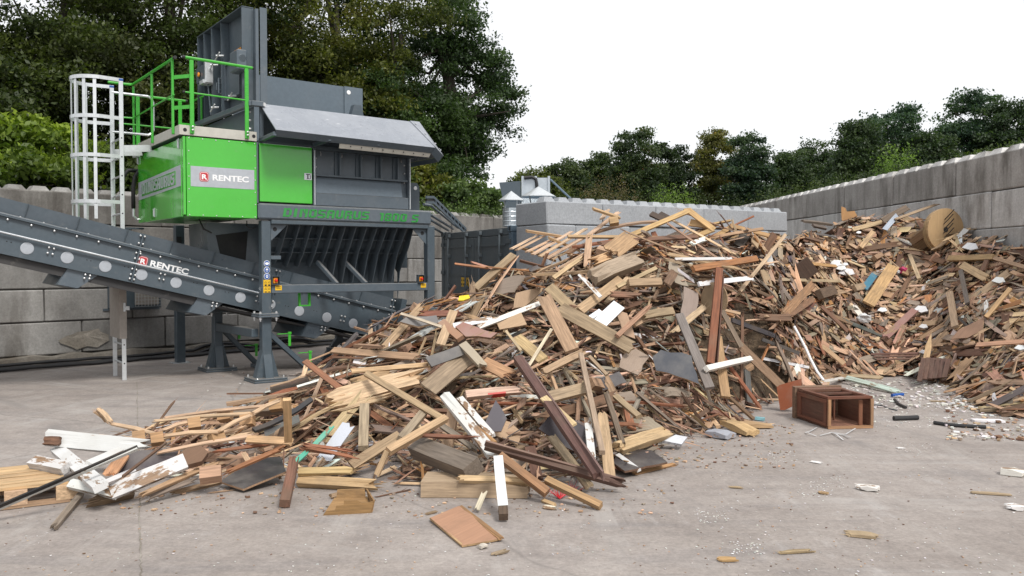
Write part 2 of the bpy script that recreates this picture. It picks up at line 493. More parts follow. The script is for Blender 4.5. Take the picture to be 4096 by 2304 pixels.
def stud_mesh(r, h, m):
    b = MB(); n = 4
    lo = [(-r, -r, 0), (r, -r, 0), (r, r, 0), (-r, r, 0)]
    k = .62
    hi = [(-r * k, -r * k, h), (r * k, -r * k, h), (r * k, r * k, h), (-r * k, r * k, h)]
    b.add(lo + hi, [(0, 1, 5, 4), (1, 2, 6, 5), (2, 3, 7, 6), (3, 0, 4, 7), (4, 5, 6, 7)])
    return b.build('stud', m)

def block_wall(root, length, courses, L, T, m, gap, start0, studs, srad, seed, skip=None, top=None):
    """courses: list of (z_bottom, z_top, offset). Local x runs along the wall, y goes back into it."""
    r_ = random.Random(seed); first = {}
    stud0 = None
    for ci, (z0, z1, off) in enumerate(courses):
        H = z1 - z0 - gap
        x = start0 + off
        while x < length:
            x0, x1 = max(x, start0), min(x + L, length)
            x += L
            if x1 - x0 < .04: continue
            if skip and skip(ci, x0, x1): continue
            var = r_.randint(0, 2)
            mm_ = top if top and (ci == len(courses) - 1 or (ci == len(courses) - 2 and r_.random() < .35)) else m
            key = (round(x1 - x0, 3), round(H, 3), var, mm_.name)
            if key not in first:
                o = block_mesh('block', x1 - x0 - gap, H, T, mm_, seed + len(first)); o.parent = root; first[key] = o
            else: o = inst(first[key], root)
            o.location = (x0 + gap / 2, r_.uniform(-.022, .022), z0 + gap / 2)
            o.rotation_euler = (r_.uniform(-.006, .006), 0, r_.uniform(-.009, .009))
            if ci == len(courses) - 1:
                n = max(1, int(round((x1 - x0) / L * studs)))
                for k in range(n):
                    if stud0 is None:
                        stud0 = stud_mesh(srad, .085, m); s_ = stud0; s_.parent = o
                    else: s_ = inst(stud0, o)
                    s_.location = ((k + .5) * (x1 - x0) / n - gap / 2, .25, H)
    # filling behind the open joints
    b = MB(); b.box((start0 + .02, .05, courses[0][0] + .02), (length - .02, T - .05, courses[-1][1] - .03))
    b.build('joint_fill', M['joint'], root)

left = thing('block_wall', 'long weathered concrete block wall behind the conveyor and ladder', 'wall', tuple(WB), WANG)
block_wall(left, 24.0, [(.185, .745, .40 - 1.47), (.745, 1.30, -.20), (1.30, 1.857, .39 - 1.47), (1.857, 2.415, -.32), (2.415, 2.97, .35 - 1.47)],
           1.47, .55, M['conc_old'], .016, -5.0 + .0, 4, .15, 3, None, M['conc_old_top'])
fb = MB(); fr = random.Random(8); n = 90
for i in range(n):                                    # rough cast footing, broken along its top edge
    x0, x1 = -5 + 29 * i / n, -5 + 29 * (i + 1) / n
    if i == 0: h0, d0 = .18, -.14
    h1, d1 = .17 + fr.uniform(-.035, .03), -.14 + fr.uniform(-.03, .04)
    fb.add([(x0, d0 - .02, 0), (x1, d1 - .02, 0), (x1, d1, h1), (x0, d0, h0), (x1, .1, h1 + .02), (x0, .1, h0 + .02)], [(0, 1, 2, 3), (3, 2, 4, 5)])
    h0, d0 = h1, d1
fb.build('footing', M['conc_foot'], left)
# a broken-out patch in the lowest course
sp = MB(); sr = random.Random(4); cx0, cz0 = 1.35, .47
ring = [(cx0 + .42 * math.cos(a) * (1 + sr.uniform(-.25, .2)), cz0 - .05 + .17 * math.sin(a) * (1 + sr.uniform(-.3, .2))) for a in [2 * PI * k / 16 for k in range(16)]]
sp.add([(x, -.026, z) for x, z in ring] + [(cx0 + (x - cx0) * .6, -.02 + sr.uniform(-.014, .0), cz0 + (z - cz0) * .6) for x, z in ring] + [(cx0, -.035, cz0)],
       [(k, (k + 1) % 16, 16 + (k + 1) % 16, 16 + k) for k in range(16)] + [(16 + k, 16 + (k + 1) % 16, 32) for k in range(16)])
sp.build('spalled_patch', M['conc_foot'], left)

MB0 = V(.585, 14.2, 0); MANG = math.atan2(.52, .854)
mid = thing('block_wall', 'low wall of new blue-grey concrete blocks behind the splintered pallets', 'wall', tuple(MB0), MANG)
block_wall(mid, 5.96, [(i * .4, (i + 1) * .4, 0.0 if i % 2 == 0 else -.6) for i in range(7)], 1.2, 1.0, M['conc_new'], .007, 0.0, 4, .12, 21)

RC = 8.9; RB = V(RC - .046 * 6.0, 6.0, 0); RANG = math.atan2(1, -.046)
right = thing('block_wall', 'tall streaked concrete block wall beside the spool and chip heap', 'wall', (RB[0], RB[1], 0), RANG)
# this wall's face looks to -x; its local y points to -x, so blocks are pushed back the other way
rw = empty('wall_courses', (0, 0, 0)); bpy.data.objects.remove(rw)
def right_wall():
    r_ = random.Random(31); first = {}; stud0 = None; m = M['conc_right']; T = .6; L = 2.3; gap = .02; length = 25.0
    tops = [.42, 1.06, 1.70, 2.34, 2.98, 3.62]
    for ci, zt in enumerate(tops):
        z0 = max(zt - .64, 0); H = zt - z0 - gap; x = (15.6 - 6.0) % L - L if ci % 2 == 1 else (15.6 - 6.0 + L * .52) % L - L
        while x < length:
            x0, x1 = max(x, 0), min(x + L, length); x += L
            if x1 - x0 < .15: continue
            mm_ = M['conc_right_top'] if ci == 5 else m
            key = (round(x1 - x0, 3), round(H, 3), r_.randint(0, 1), ci == 5)
            if key not in first:
                o = block_mesh('block', x1 - x0 - gap, H, T, mm_, 40 + len(first)); o.parent = right; first[key] = o
            else: o = inst(first[key], right)
            o.location = (x0 + gap / 2, -T + r_.uniform(-.025, .025), z0 + gap / 2)
            o.rotation_euler = (0, r_.uniform(-.003, .003), r_.uniform(-.007, .007))
            if ci == 5:
                n = max(1, int(round((x1 - x0) / L * 5)))
                for k in range(n):
                    if stud0 is None: stud0 = stud_mesh(.19, .10, m); s_ = stud0; s_.parent = o
                    else: s_ = inst(stud0, o)
                    s_.location = ((k + .5) * (x1 - x0) / n - gap / 2, T - .2, H)
    b = MB(); b.box((.02, -T + .05, .02), (length - .02, -.05, 3.59)); b.build('joint_fill', M['joint'], right)
right_wall()

# ------------------------------------------------------------------ overgrown banks behind the walls
def bank_height(d): return 2.72 + min(d, 4) * .11 + max(min(d - 4, 14), 0) * .13 + max(d - 18, 0) * .02
tb = MB(); tr_ = random.Random(6)
ss = np.linspace(-40, 110, 76); ds = [.45, 1.2, 2.2, 3.5, 5, 7, 9, 12, 15, 18, 24, 35, 60, 110]
for s_ in ss:
    for d_ in ds:
        p = WB + WD * s_ + WNB * d_
        tb.v.append((p[0], p[1], bank_height(d_) + (tr_.uniform(-.12, .12) if d_ > .5 else 0))); tb.t.append((1, 1, 1)); tb.l.append((0, 0, 0))
nd = len(ds)
for i in range(len(ss) - 1):
    for j in range(nd - 1):
        tb.f.append((i * nd + j, (i + 1) * nd + j, (i + 1) * nd + j + 1, i * nd + j + 1)); tb.m.append(0)
tag(tb.build('terrain', M['soil']), kind='structure')
tb = MB(); ys_ = np.linspace(2, 33, 32); es = [.5, 1.2, 2.5, 4, 6, 9, 14, 25, 60]
for y in ys_:
    for e in es:
        tb.v.append((RC - .046 * y + e, y, 3.3 + .1 * min(e, 14) + (tr_.uniform(-.1, .1) if e > .5 else 0))); tb.t.append((1, 1, 1)); tb.l.append((0, 0, 0))
ne = len(es)
for i in range(len(ys_) - 1):
    for j in range(ne - 1):
        tb.f.append((i * ne + j, i * ne + j + 1, (i + 1) * ne + j + 1, (i + 1) * ne + j)); tb.m.append(0)
tag(tb.build('hillside', M['soil']), kind='structure')

# ------------------------------------------------------------------ trees and shrubs
def leaf_mesh(name, pos, nrm_bias, size, cols, parent, seed, aspect=.55, loc=(0, 0, 0), origin=None, kind=None):
    """One small folded-out leaf clump face per position."""
    rs = np.random.RandomState(seed); n = len(pos)
    a = rs.normal(size=(n, 3)); a /= np.linalg.norm(a, axis=1)[:, None]
    b = rs.normal(size=(n, 3)) + nrm_bias
    b = np.cross(a, b); b /= (np.linalg.norm(b, axis=1)[:, None] + 1e-9)
    sz = size * rs.uniform(.45, 1.5, (n, 1))
    c3 = np.cross(a, b) * sz * .18
    vs = np.empty((n, 4, 3))
    vs[:, 0] = pos - a * sz; vs[:, 1] = pos + b * sz * aspect + c3; vs[:, 2] = pos + a * sz; vs[:, 3] = pos - b * sz * aspect + c3
    vs = vs.reshape(-1, 3)
    if origin is not None: vs = vs - np.asarray(origin)
    me = bpy.data.meshes.new(name)
    me.vertices.add(n * 4); me.vertices.foreach_set('co', vs.ravel())
    me.loops.add(n * 4); me.loops.foreach_set('vertex_index', np.arange(n * 4, dtype=np.int32))
    me.polygons.add(n); me.polygons.foreach_set('loop_start', np.arange(0, n * 4, 4, dtype=np.int32))
    at = me.attributes.new('tint', 'FLOAT_COLOR', 'POINT')
    cc = np.ones((n * 4, 4)); cc[:, :3] = np.repeat(np.asarray(cols) * 1.4, 4, axis=0); at.data.foreach_set('color', cc.ravel())
    me.materials.append(M['leaf']); me.update(calc_edges=True)
    o = bpy.data.objects.new(name, me); COL.objects.link(o)
    if parent: o.parent = parent
    return o

def crown_points(ells, nclus, nleaf, sig, rs, per=9):
    """Boughs spread over the crown, each carrying rounded sprays of foliage with hollows between them."""
    vol = np.array([e[3] * e[4] * e[5] for e in ells]); vol = vol ** .75; vol /= vol.sum()
    P_, G_ = [], []
    for e, fr_ in zip(ells, vol):
        m_ = max(3, int(nclus * fr_)); rad = np.array(e[3:6]); mr = rad.mean()
        nb = max(5, int(m_ / per))
        d = rs.normal(size=(nb, 3)); d /= np.linalg.norm(d, axis=1)[:, None]
        bo = np.array(e[:3]) + d * rad * rs.uniform(.25, 1.0, (nb, 1)) ** .45
        for q in bo:
            g0 = rs.uniform(); br = mr * rs.uniform(.16, .34) * (per / 9) ** .4
            for _ in range(per):
                v = rs.normal(size=3); v /= np.linalg.norm(v); v[2] = v[2] * .6 + .15
                c = q + v * br * rs.uniform(.4, 1.1)
                k = max(4, int(nleaf * rs.uniform(.4, 1.6))); s = sig * rs.uniform(.5, 1.3)
                P_.append(c + np.clip(rs.normal(size=(k, 3)), -1.5, 1.5) * np.array([s, s, s * .5])); G_.append(np.full(k, np.clip(g0 * .7 + rs.uniform() * .3, 0, 1)))
    return np.concatenate(P_), np.concatenate(G_)

def tree(name, label, base, ells, nclus, nleaf, size, dark, light, seed, group=None, sig=.4, trunk_r=.22, cat='tree', autumn=None, limbs=5, per=9):
    rs = np.random.RandomState(seed)
    base = np.asarray(base, float)
    root = thing(name, label, cat, tuple(base), 0, group)
    pts, gsel = crown_points(ells, nclus, nleaf, sig, rs, per)
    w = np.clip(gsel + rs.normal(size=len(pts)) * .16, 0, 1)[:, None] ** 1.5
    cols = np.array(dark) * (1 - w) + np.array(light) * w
    if autumn is not None:
        a_sel = (gsel > .86) & (rs.uniform(size=len(pts)) < .7)
        cols[a_sel] = np.array(autumn) * rs.uniform(.6, 1.2, (a_sel.sum(), 1))
    leaf_mesh('crown', pts, np.array([0, 0, 1.2]), size, cols, root, seed + 1, origin=base)
    t = MB(); top = np.array(ells[0][:3]) - base
    r_ = random.Random(seed)
    t.tube([V(0, 0, -.3), top * .35 + V(r_.uniform(-.2, .2), 0, 0), top * .7, top * 1.0], [trunk_r, trunk_r * .8, trunk_r * .55, trunk_r * .2], 8)
    for k in range(limbs):
        e = ells[k % len(ells)]
        st = top * r_.uniform(.35, .85)
        d = rs.normal(size=3); d /= np.linalg.norm(d); d[2] = abs(d[2]) * .6
        en = np.array(e[:3]) - base + d * np.array(e[3:6]) * .85
        md = (st + en) / 2 + V(0, 0, -.15) + rs.normal(size=3) * .2
        t.tube([st, md, en], [trunk_r * .38, trunk_r * .22, trunk_r * .06], 5)
    t.build('trunk', M['bark'], root)
    return root

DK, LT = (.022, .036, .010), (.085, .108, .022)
def wl_pt(u, Z, z): 
    p = depth_at(*D(u, 668), Z); return V(p[0], p[1], z)
GW = 'tall dark trees behind the block wall'
big = [
 ('broad dark tree at the far left behind the ladder cage', -150, 17.5, [(0, 0, 7.5, 3.4, 2.6, 4.3), (1.5, -.5, 4.6, 2.0, 1.6, 1.7)], 1.0, DK, LT),
 ('dense dark brownish-green tree above the yellow-green bushes', 170, 19.5, [(0, 0, 8.0, 3.2, 2.6, 4.6), (-1.2, -.6, 5.0, 2.2, 1.6, 2.0), (1.3, -.5, 5.2, 1.8, 1.5, 2.0)], 1.0, (.024, .034, .011), (.085, .095, .026)),
 ('tall dark tree rising behind the green platform railing', 440, 21.0, [(0, 0, 8.6, 3.0, 2.5, 5.0), (.5, -.5, 5.0, 2.6, 1.5, 2.0)], .95, (.02, .036, .01), (.075, .105, .022)),
 ('olive green tree with sky showing through beside the steel tower', 660, 22.5, [(0, 0, 9.2, 2.6, 2.4, 4.6), (-.6, -.4, 5.2, 2.2, 1.6, 2.2), (1.0, -.4, 5.2, 2.0, 1.6, 2.2)], .8, (.026, .040, .010), (.12, .13, .022)),
 ('lighter olive tree directly above the hopper wall', 850, 23.5, [(0, 0, 9.0, 2.6, 2.4, 4.6), (-.4, -.4, 5.6, 2.4, 1.6, 2.4), (.8, -.6, 4.6, 1.8, 1.2, 1.4)], .9, (.026, .042, .010), (.13, .14, .024)),
 ('deep green tree behind the right end of the steel hood', 1010, 24.5, [(0, 0, 8.4, 2.3, 2.2, 5.0), (.4, -.3, 5.0, 1.9, 1.5, 2.0), (-.8, -.3, 5.6, 1.7, 1.5, 2.0)], .9, (.018, .036, .011), (.065, .11, .028)),
]
for i, (lab, u, Z, es_, dens, dk, lt) in enumerate(big):
    c = wl_pt(u, Z, 0); d_ = (c - WB) @ WNB
    base = V(c[0], c[1], bank_height(max(d_, .5)) - .1)
    ells = [(c[0] + e[0], c[1] + e[1], e[2], e[3], e[4], e[5]) for e in es_]
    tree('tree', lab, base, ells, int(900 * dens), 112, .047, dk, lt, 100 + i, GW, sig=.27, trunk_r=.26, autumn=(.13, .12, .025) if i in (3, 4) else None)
c = wl_pt(1130, 25.5, 0)
lz = lambda u, y, Z: (depth_at(*D(u, y), Z))
ells = []
for (u, y, rx, rz) in [(1130, 40, 1.05, 1.5), (1085, 190, 1.2, 1.3), (1215, 170, .75, .75), (1120, 330, 1.15, 1.1), (1245, 250, .75, .7), (1225, 340, .75, .7), (1190, 420, .65, .55), (1130, -110, 1.0, 1.6), (1270, 300, .4, .5), (1250, 190, .5, .5)]:
    p = lz(u, y, 25.5); ells.append((p[0], p[1], p[2], rx, .9, rz))
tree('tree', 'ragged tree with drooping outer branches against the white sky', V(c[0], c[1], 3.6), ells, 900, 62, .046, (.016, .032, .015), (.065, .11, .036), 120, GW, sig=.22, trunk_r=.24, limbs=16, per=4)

# shrubs on the bank
def bush(label, u, y, Z, rx, rz, n, dark, light, seed, size=.06, group=None, name='bush', flat=1.0, autumn=None):
    p = lz(u, y, Z); d_ = (p - WB) @ WNB
    base = V(p[0], p[1], max(2.7, min(p[2] - rz, 9)))
    rs = np.random.RandomState(seed)
    return tree(name, label, base, [(p[0], p[1], p[2], rx, rx * .8, rz)], n, 34, size, dark, light, seed, group, sig=.17, trunk_r=.05, cat='bush', limbs=6, autumn=autumn)
YG, YL = (.06, .10, .012), (.24, .32, .035)
bush('yellow-green bush at the left picture edge above the wall', 10, 385, 15.6, 1.0, .72, 190, YG, YL, 201)
bush('yellow-green bush behind the lower ladder cage', 130, 400, 16.2, .95, .65, 190, YG, YL, 202)
bush('dull green undergrowth bush between ladder and green box', 260, 440, 17.0, 1.0, .55, 150, (.03, .05, .012), (.10, .13, .03), 203)
bush('dark bramble bush left of the ladder foot on the bank', 60, 445, 15.4, 1.2, .35, 130, (.03, .055, .01), (.13, .18, .03), 204)
bush('yellowish shrub behind the right end of the shredder body', 1075, 455, 22.5, .62, .5, 130, (.05, .065, .012), (.19, .19, .03), 205, autumn=(.22, .12, .03))
bush('low leafy bramble mound next to the chimney caps', 1165, 490, 22.8, .85, .33, 150, (.035, .06, .02), (.14, .2, .06), 206)
bush('small green shrub just left of the front chimney cap', 1235, 500, 22.9, .45, .25, 80, (.035, .06, .02), (.12, .18, .06), 207)
bush('dull bush low behind the shredder discharge end', 960, 470, 22.0, 1.1, .5, 120, (.03, .05, .015), (.09, .12, .03), 208)

# far tree line behind the low new wall
FD, FL = (.022, .04, .02), (.065, .095, .036)
far = [(1345, 432, 75, 'small yellow-green tree at the left end of the far tree line', (.035, .05, .012), (.11, .13, .025)),
       (1425, 392, 66, 'rounded dark tree behind the galvanised filter unit', FD, (.075, .10, .03)),
       (1515, 380, 60, 'mid green tree left of the tall brown-topped tree', FD, (.08, .11, .03)),
       (1600, 312, 68, 'tall dark tree with a browning top above the broken pallets', FD, (.07, .095, .034)),
       (1685, 352, 56, 'dark narrow tree right of the brown-topped tree', (.012, .024, .012), (.035, .055, .022)),
       (1795, 320, 66, 'tree with yellowing crown in the middle of the far tree line', (.035, .046, .014), (.16, .145, .036)),
       (1880, 330, 56, 'blue-green tree pressed against the yellowing tree', (.018, .04, .026), (.06, .09, .045)),
       (1975, 372, 54, 'low open tree left of the slim pointed tree', FD, FL),
       (2048, 345, 46, 'slim pointed tree with sky showing through its branches', FD, FL),
       (2110, 385, 44, 'short dark tree below the big right-hand trees', FD, FL)]
for i, (u, ty, hw, lab, dk, lt) in enumerate(far):
    Z = 40 + (i % 3) * 1.5; sc = Z / 2110.0
    top = lz(u, ty, Z); bot = lz(u, 520, Z); H = top[2] - bot[2]; r0 = hw * sc
    ells = [(top[0], top[1], top[2] - H * .38, r0 * .8, r0 * .8, H * .36), (top[0] - r0 * .35, top[1] - .3, bot[2] + H * .32, r0 * .8, r0 * .7, H * .32),
            (top[0] + r0 * .4, top[1] - .2, bot[2] + H * .3, r0 * .75, r0 * .7, H * .3), (top[0], top[1], bot[2] + H * .05, r0 * 1.0, r0 * .7, H * .22)]
    tree('tree', lab, V(top[0], top[1], bot[2] - 1.4), ells, 420, 66, .062, dk, lt, 300 + i, 'far tree line beyond the yard', sig=.24, trunk_r=.18, per=3,
         autumn={3: (.12, .07, .03), 5: (.2, .13, .03)}.get(i))
rt = [(2165, 300, 52, 'rounded tree at the left of the right-hand group', FD, FL), (2245, 248, 86, 'tall rounded blue-green tree above the sloping wall', (.018, .042, .028), (.065, .11, .06)),
      (2345, 330, 62, 'lower dark tree filling the dip between two tall trees', FD, FL), (2445, 222, 88, 'tallest tree of the right-hand group above the wall', (.018, .04, .026), (.06, .10, .052)),
      (2545, 245, 80, 'broad dark tree at the right picture edge', FD, (.06, .09, .044)), (2650, 250, 90, 'dark tree cut off by the right picture edge', FD, FL)]
for i, (u, ty, hw, lab, dk, lt) in enumerate(rt):
    Z = 32 + (i % 2) * 1.2; sc = Z / 2110.0
    top = lz(u, ty, Z); bot = lz(u, 470, Z); H = top[2] - bot[2]; r0 = hw * sc
    ells = [(top[0], top[1], top[2] - H * .36, r0 * .85, r0 * .8, H * .35), (top[0] - r0 * .45, top[1] - .3, bot[2] + H * .36, r0 * .75, r0 * .7, H * .33),
            (top[0] + r0 * .45, top[1] - .2, bot[2] + H * .33, r0 * .75, r0 * .7, H * .32), (top[0], top[1], bot[2] + H * .04, r0 * 1.1, r0 * .7, H * .25)]
    tree('tree', lab, V(top[0], top[1], bot[2] - 1.2), ells, 450, 72, .055, dk, lt, 340 + i, 'tree group above the streaked wall', sig=.22, trunk_r=.18, per=3)

# tall weeds and grass along the wall tops: nobody could count them
rs = np.random.RandomState(77); P_, C_ = [], []
def weeds(u0, u1, y0, y1, Z0, Z1, n, h, c0, c1):
    for _ in range(n):
        t = rs.uniform(); u = u0 + (u1 - u0) * t; Z = Z0 + (Z1 - Z0) * t + rs.uniform(-.4, .8)
        y = y0 + (y1 - y0) * t
        b = lz(u, y + rs.uniform(-4, 12), Z); hh = h * rs.uniform(.35, 1.25); k = int(8 + hh * 22)
        lean = rs.normal(size=2) * .12
        tt = rs.uniform(size=k)
        P_.append(np.stack([b[0] + lean[0] * tt + rs.normal(size=k) * .07, b[1] + lean[1] * tt + rs.normal(size=k) * .07, b[2] - .15 + hh * tt], 1))
        w = rs.uniform(); C_.append(np.tile(np.array(c0) * (1 - w) + np.array(c1) * w, (k, 1)) * rs.uniform(.7, 1.2, (k, 1)))
weeds(1390, 2000, 518, 528, 30, 34, 420, .75, (.02, .034, .012), (.065, .085, .025))
weeds(1470, 1600, 508, 512, 29, 30, 70, 1.0, (.07, .06, .03), (.13, .10, .05))
weeds(1640, 1760, 512, 516, 28, 29, 60, .8, (.07, .12, .02), (.14, .22, .04))
weeds(1930, 2330, 494, 430, 27, 19.5, 330, .42, (.02, .036, .012), (.06, .085, .024))
weeds(2200, 2300, 440, 425, 22, 20, 60, .7, (.06, .11, .02), (.14, .22, .04))
weeds(2300, 2600, 430, 365, 21, 15, 200, .28, (.03, .05, .015), (.08, .11, .03))
weeds(-60, 340, 478, 480, 14.6, 17.4, 260, .35, (.03, .06, .012), (.13, .2, .03))
weeds(1040, 1260, 520, 524, 20.6, 22.6, 200, .35, (.03, .055, .02), (.12, .18, .05))
tag(leaf_mesh('weeds', np.concatenate(P_), np.array([0, 0, -.6]), .035, np.concatenate(C_), None, 9, aspect=.4), kind='stuff')
# solid mass of far undergrowth on the bank (leaf litter and brambles)
n = 42000
s_ = rs.uniform(-12, 45, n); d_ = .5 + rs.uniform(0, 1, n) ** 1.3 * 17
bp = WB + s_[:, None] * WD + d_[:, None] * WNB
bp[:, 2] = np.array([bank_height(q) for q in d_]) + rs.uniform(-.05, .5, n)
w = rs.uniform(0, 1, (n, 1)) ** 1.6
tag(leaf_mesh('undergrowth', bp, np.array([0, 0, 2.0]), .07, np.array((.016, .026, .009)) * (1 - w) + np.array((.05, .068, .02)) * w, None, 10), kind='stuff')

# ================================================================== MACHINES
MO = V(-3.631, 12.008, 0); MANG = math.radians(37.3)
MXD = V(math.cos(MANG), math.sin(MANG), 0); MYD = V(-math.sin(MANG), math.cos(MANG), 0)
def mw(x, y, z): return MO + MXD * x + MYD * y + V(0, 0, z)
def ml(p): d = np.asarray(p) - MO; return V(d @ MXD, d @ MYD, d[2])

def text_part(name, body, m, parent, loc, rot, size, sx=1.0, off=.012, ext=.002, shear=0.0, spacing=1.0):
    cu = bpy.data.curves.new(name, 'FONT'); cu.body = body; cu.size = size; cu.extrude = ext; cu.offset = off; cu.shear = shear
    cu.space_character = spacing; cu.align_x = 'LEFT'
    t = bpy.data.objects.new(name, cu); COL.objects.link(t)
    dg = bpy.context.evaluated_depsgraph_get()
    me = bpy.data.meshes.new_from_object(t.evaluated_get(dg)); me.name = name
    bpy.data.objects.remove(t)
    me.transform(Matrix.Diagonal((sx, 1, 1, 1)))
    me.materials.clear(); me.materials.append(m)
    o = bpy.data.objects.new(name, me); COL.objects.link(o); o.parent = parent; o.location = loc; o.rotation_euler = rot
    return o

# stencilled block letters, each drawn on a 3 x 5 field
GL = {
 'D': [(0, 0, 1, 5), (1.12, 4, 2.5, 5), (1.12, 0, 2.5, 1), (2.1, 1, 3, 4)],
 'I': [(.4, 0, 1.5, 5)],
 'N': [(0, 0, 1, 5), (1.12, 3.9, 2, 5), (1.5, 2.6, 2, 3.9), (2.12, 0, 3, 5)],
 'O': [(0, .5, 1, 4.5), (.5, 4, 2.5, 5), (.5, 0, 2.5, 1), (2, .5, 3, 4.5)],
 'S': [(0, 2.5, 1, 4.6), (.4, 4, 3, 5), (.4, 2.12, 2.7, 3.0), (2, .4, 3, 2.4), (0, 0, 2.6, 1)],
 'A': [(0, 0, 1, 4.5), (.5, 4, 2.5, 5), (2, 0, 3, 4.5), (1.12, 1.7, 1.9, 2.6)],
 'U': [(0, .5, 1, 5), (.5, 0, 2.5, 1), (2, .5, 3, 5)],
 'R': [(0, 0, 1, 5), (1.12, 4, 2.6, 5), (2, 2.7, 3, 4.6), (1.12, 2, 2.4, 2.75), (1.9, 0, 3, 1.9)],
 '1': [(.8, 0, 1.9, 5), (.2, 4, .8, 5)],
 '8': [(0, .4, 1, 2.3), (0, 2.7, 1, 4.6), (.4, 4, 2.6, 5), (2, .4, 3, 2.3), (2, 2.7, 3, 4.6), (.4, 0, 2.6, 1), (1.0, 2.1, 2.0, 2.9)],
 '0': [(0, .4, 1, 4.6), (.4, 4, 2.6, 5), (.4, 0, 2.6, 1), (2, .4, 3, 4.6)]}
def stencil(name, word, m, parent, place, u, h_gap=.55, shear=.12):
    """place(a, b) maps letter field units (already scaled) to a point; one mesh per letter."""
    x = 0.0; up = unit(np.cross(place(1, 0) - place(0, 0), place(0, 1) - place(0, 0))) * .003
    for ch in word:
        if ch == ' ': x += 3 * u; continue
        b = MB()
        for (x0, y0, x1, y1) in GL[ch]:
            q = [(x0, y0), (x1, y0), (x1, y1), (x0, y1)]
            pts = [place(x + u * (a + shear * c_), u * c_) for a, c_ in q]
            b.prism([p + unit(up) * .001 for p in pts], up)
        b.build(name, m, parent)
        x += (2.0 if ch == 'I' or ch == '1' else 3) * u + h_gap * u
    return x

def badge(parent, place, s):
    """Red rounded shield with a white rim; place(a, b, d) -> point."""
    def shape(r, k=1.0):
        out = []
        for i in range(28):
            a = 2 * PI * i / 28; c_, s_ = math.cos(a), math.sin(a)
            n = (abs(c_) ** 4.5 + abs(s_) ** 4.5) ** (-1 / 4.5)
            out.append((r * n * c_ * .95, r * n * s_))
        return out
    for r, d0, d1, m in ((1.0, .001, .003, 'red'), (.90, .003, .0045, 'white'), (.82, .0045, .006, 'red')):
        b = MB(); dn = place(0, 0, 1) - place(0, 0, 0)
        b.prism([place(x * s, y * s, d0) for x, y in shape(r)], dn * (d1 - d0))
        b.build('badge_layer', M[m], parent)

# ------------------------------------------------------------------ the shredder
SH = thing('shredder', 'large grey and green stationary shredder on legs with caged ladder and steel hood', 'shredder', tuple(MO), MANG)
def P_(name, b, m='grey', parent=None, smooth=False): return b.build(name, M[m] if isinstance(m, str) else m, parent or SH, smooth=smooth)

bolt0 = None
def bolt(parent, loc, axis='y-', r=.012):
    global bolt0
    if bolt0 is None:
        b = MB(); b.disc((0, 0, 0), (0, -1, 0), .011, .009, 8, dome=.002); bolt0 = b.build('bolt', M['bolt'], parent); bolt0.location = loc; return bolt0
    rot = {'y-': (0, 0, 0), 'x-': (0, 0, -PI / 2), 'z+': (-PI / 2, 0, 0)}[axis]
    return inst(bolt0, parent, loc, rot)

# legs: front pair on y .1..0.33, rear pair on y 1.75..1.95
def leg(x, y, z_top, flange=True, foot=True):
    b = MB(); w = .07
    b.box((x - w, y - w, .06), (x + w, y + w, z_top), bev=.012); o = P_('leg', b, 'grey')
    if foot:
        f = MB()
        for dx, dy in ((1, 0), (-1, 0), (0, 1), (0, -1)):          # tapering stiffener plates at the foot
            if dx: f.prism([(x + dx * w, y - .065, .05), (x + dx * (w + .105), y - .065, .05), (x + dx * w, y - .065, .46)], (0, .13, 0))
            else: f.prism([(x - .06, y + dy * w, .05), (x - .06, y + dy * (w + .09), .05), (x - .06, y + dy * w, .4)], (.12, 0, 0))
        f.build('foot_stiffener', M['grey'], o)
        p = MB(); p.box((x - .25, y - .23, 0), (x + .25, y + .23, .03), bev=.006); p.box((x - .245, y - .225, .033), (x + .245, y + .225, .06), bev=.006)
        p.build('base_plate', M['grey'], o)
        for dx in (-.2, .2):
            for dy in (-.18, .18): bolt(o, (x + dx, y + dy, .06), 'z+').scale = (1.3, 3.2, 1.3)
    if flange:
        p = MB(); p.box((x - .155, y - .155, .945), (x + .155, y + .155, .972), bev=.004); p.box((x - .15, y - .15, .976), (x + .15, y + .15, 1.0), bev=.004)
        p.build('flange', M['grey2'], o)
        for dx in (-.12, .12):
            for dy in (-.12, .12):
                h = MB(); h.tube([(x + dx, y + dy, .885), (x + dx, y + dy, 1.03)], .011, 6); h.tube([(x + dx, y + dy, .91), (x + dx, y + dy, .945)], .02, 6); h.tube([(x + dx, y + dy, 1.0), (x + dx, y + dy, 1.02)], .02, 6)
                h.build('flange_bolt', M['bolt'], o)
    return o
LEG = leg(.19, .24, 2.36)
leg(3.01, .24, 2.36); leg(.03, 1.93, 2.36); leg(3.01, 2.0, 2.36)
b = MB(); b.bar((.06, .31, .71), (.03, 1.86, .71), .1, .13, bev=.01); P_('cross_beam', b)
b = MB(); b.bar((3.01, .31, .71), (3.01, 1.9, .71), .1, .13, bev=.01); P_('cross_beam', b)
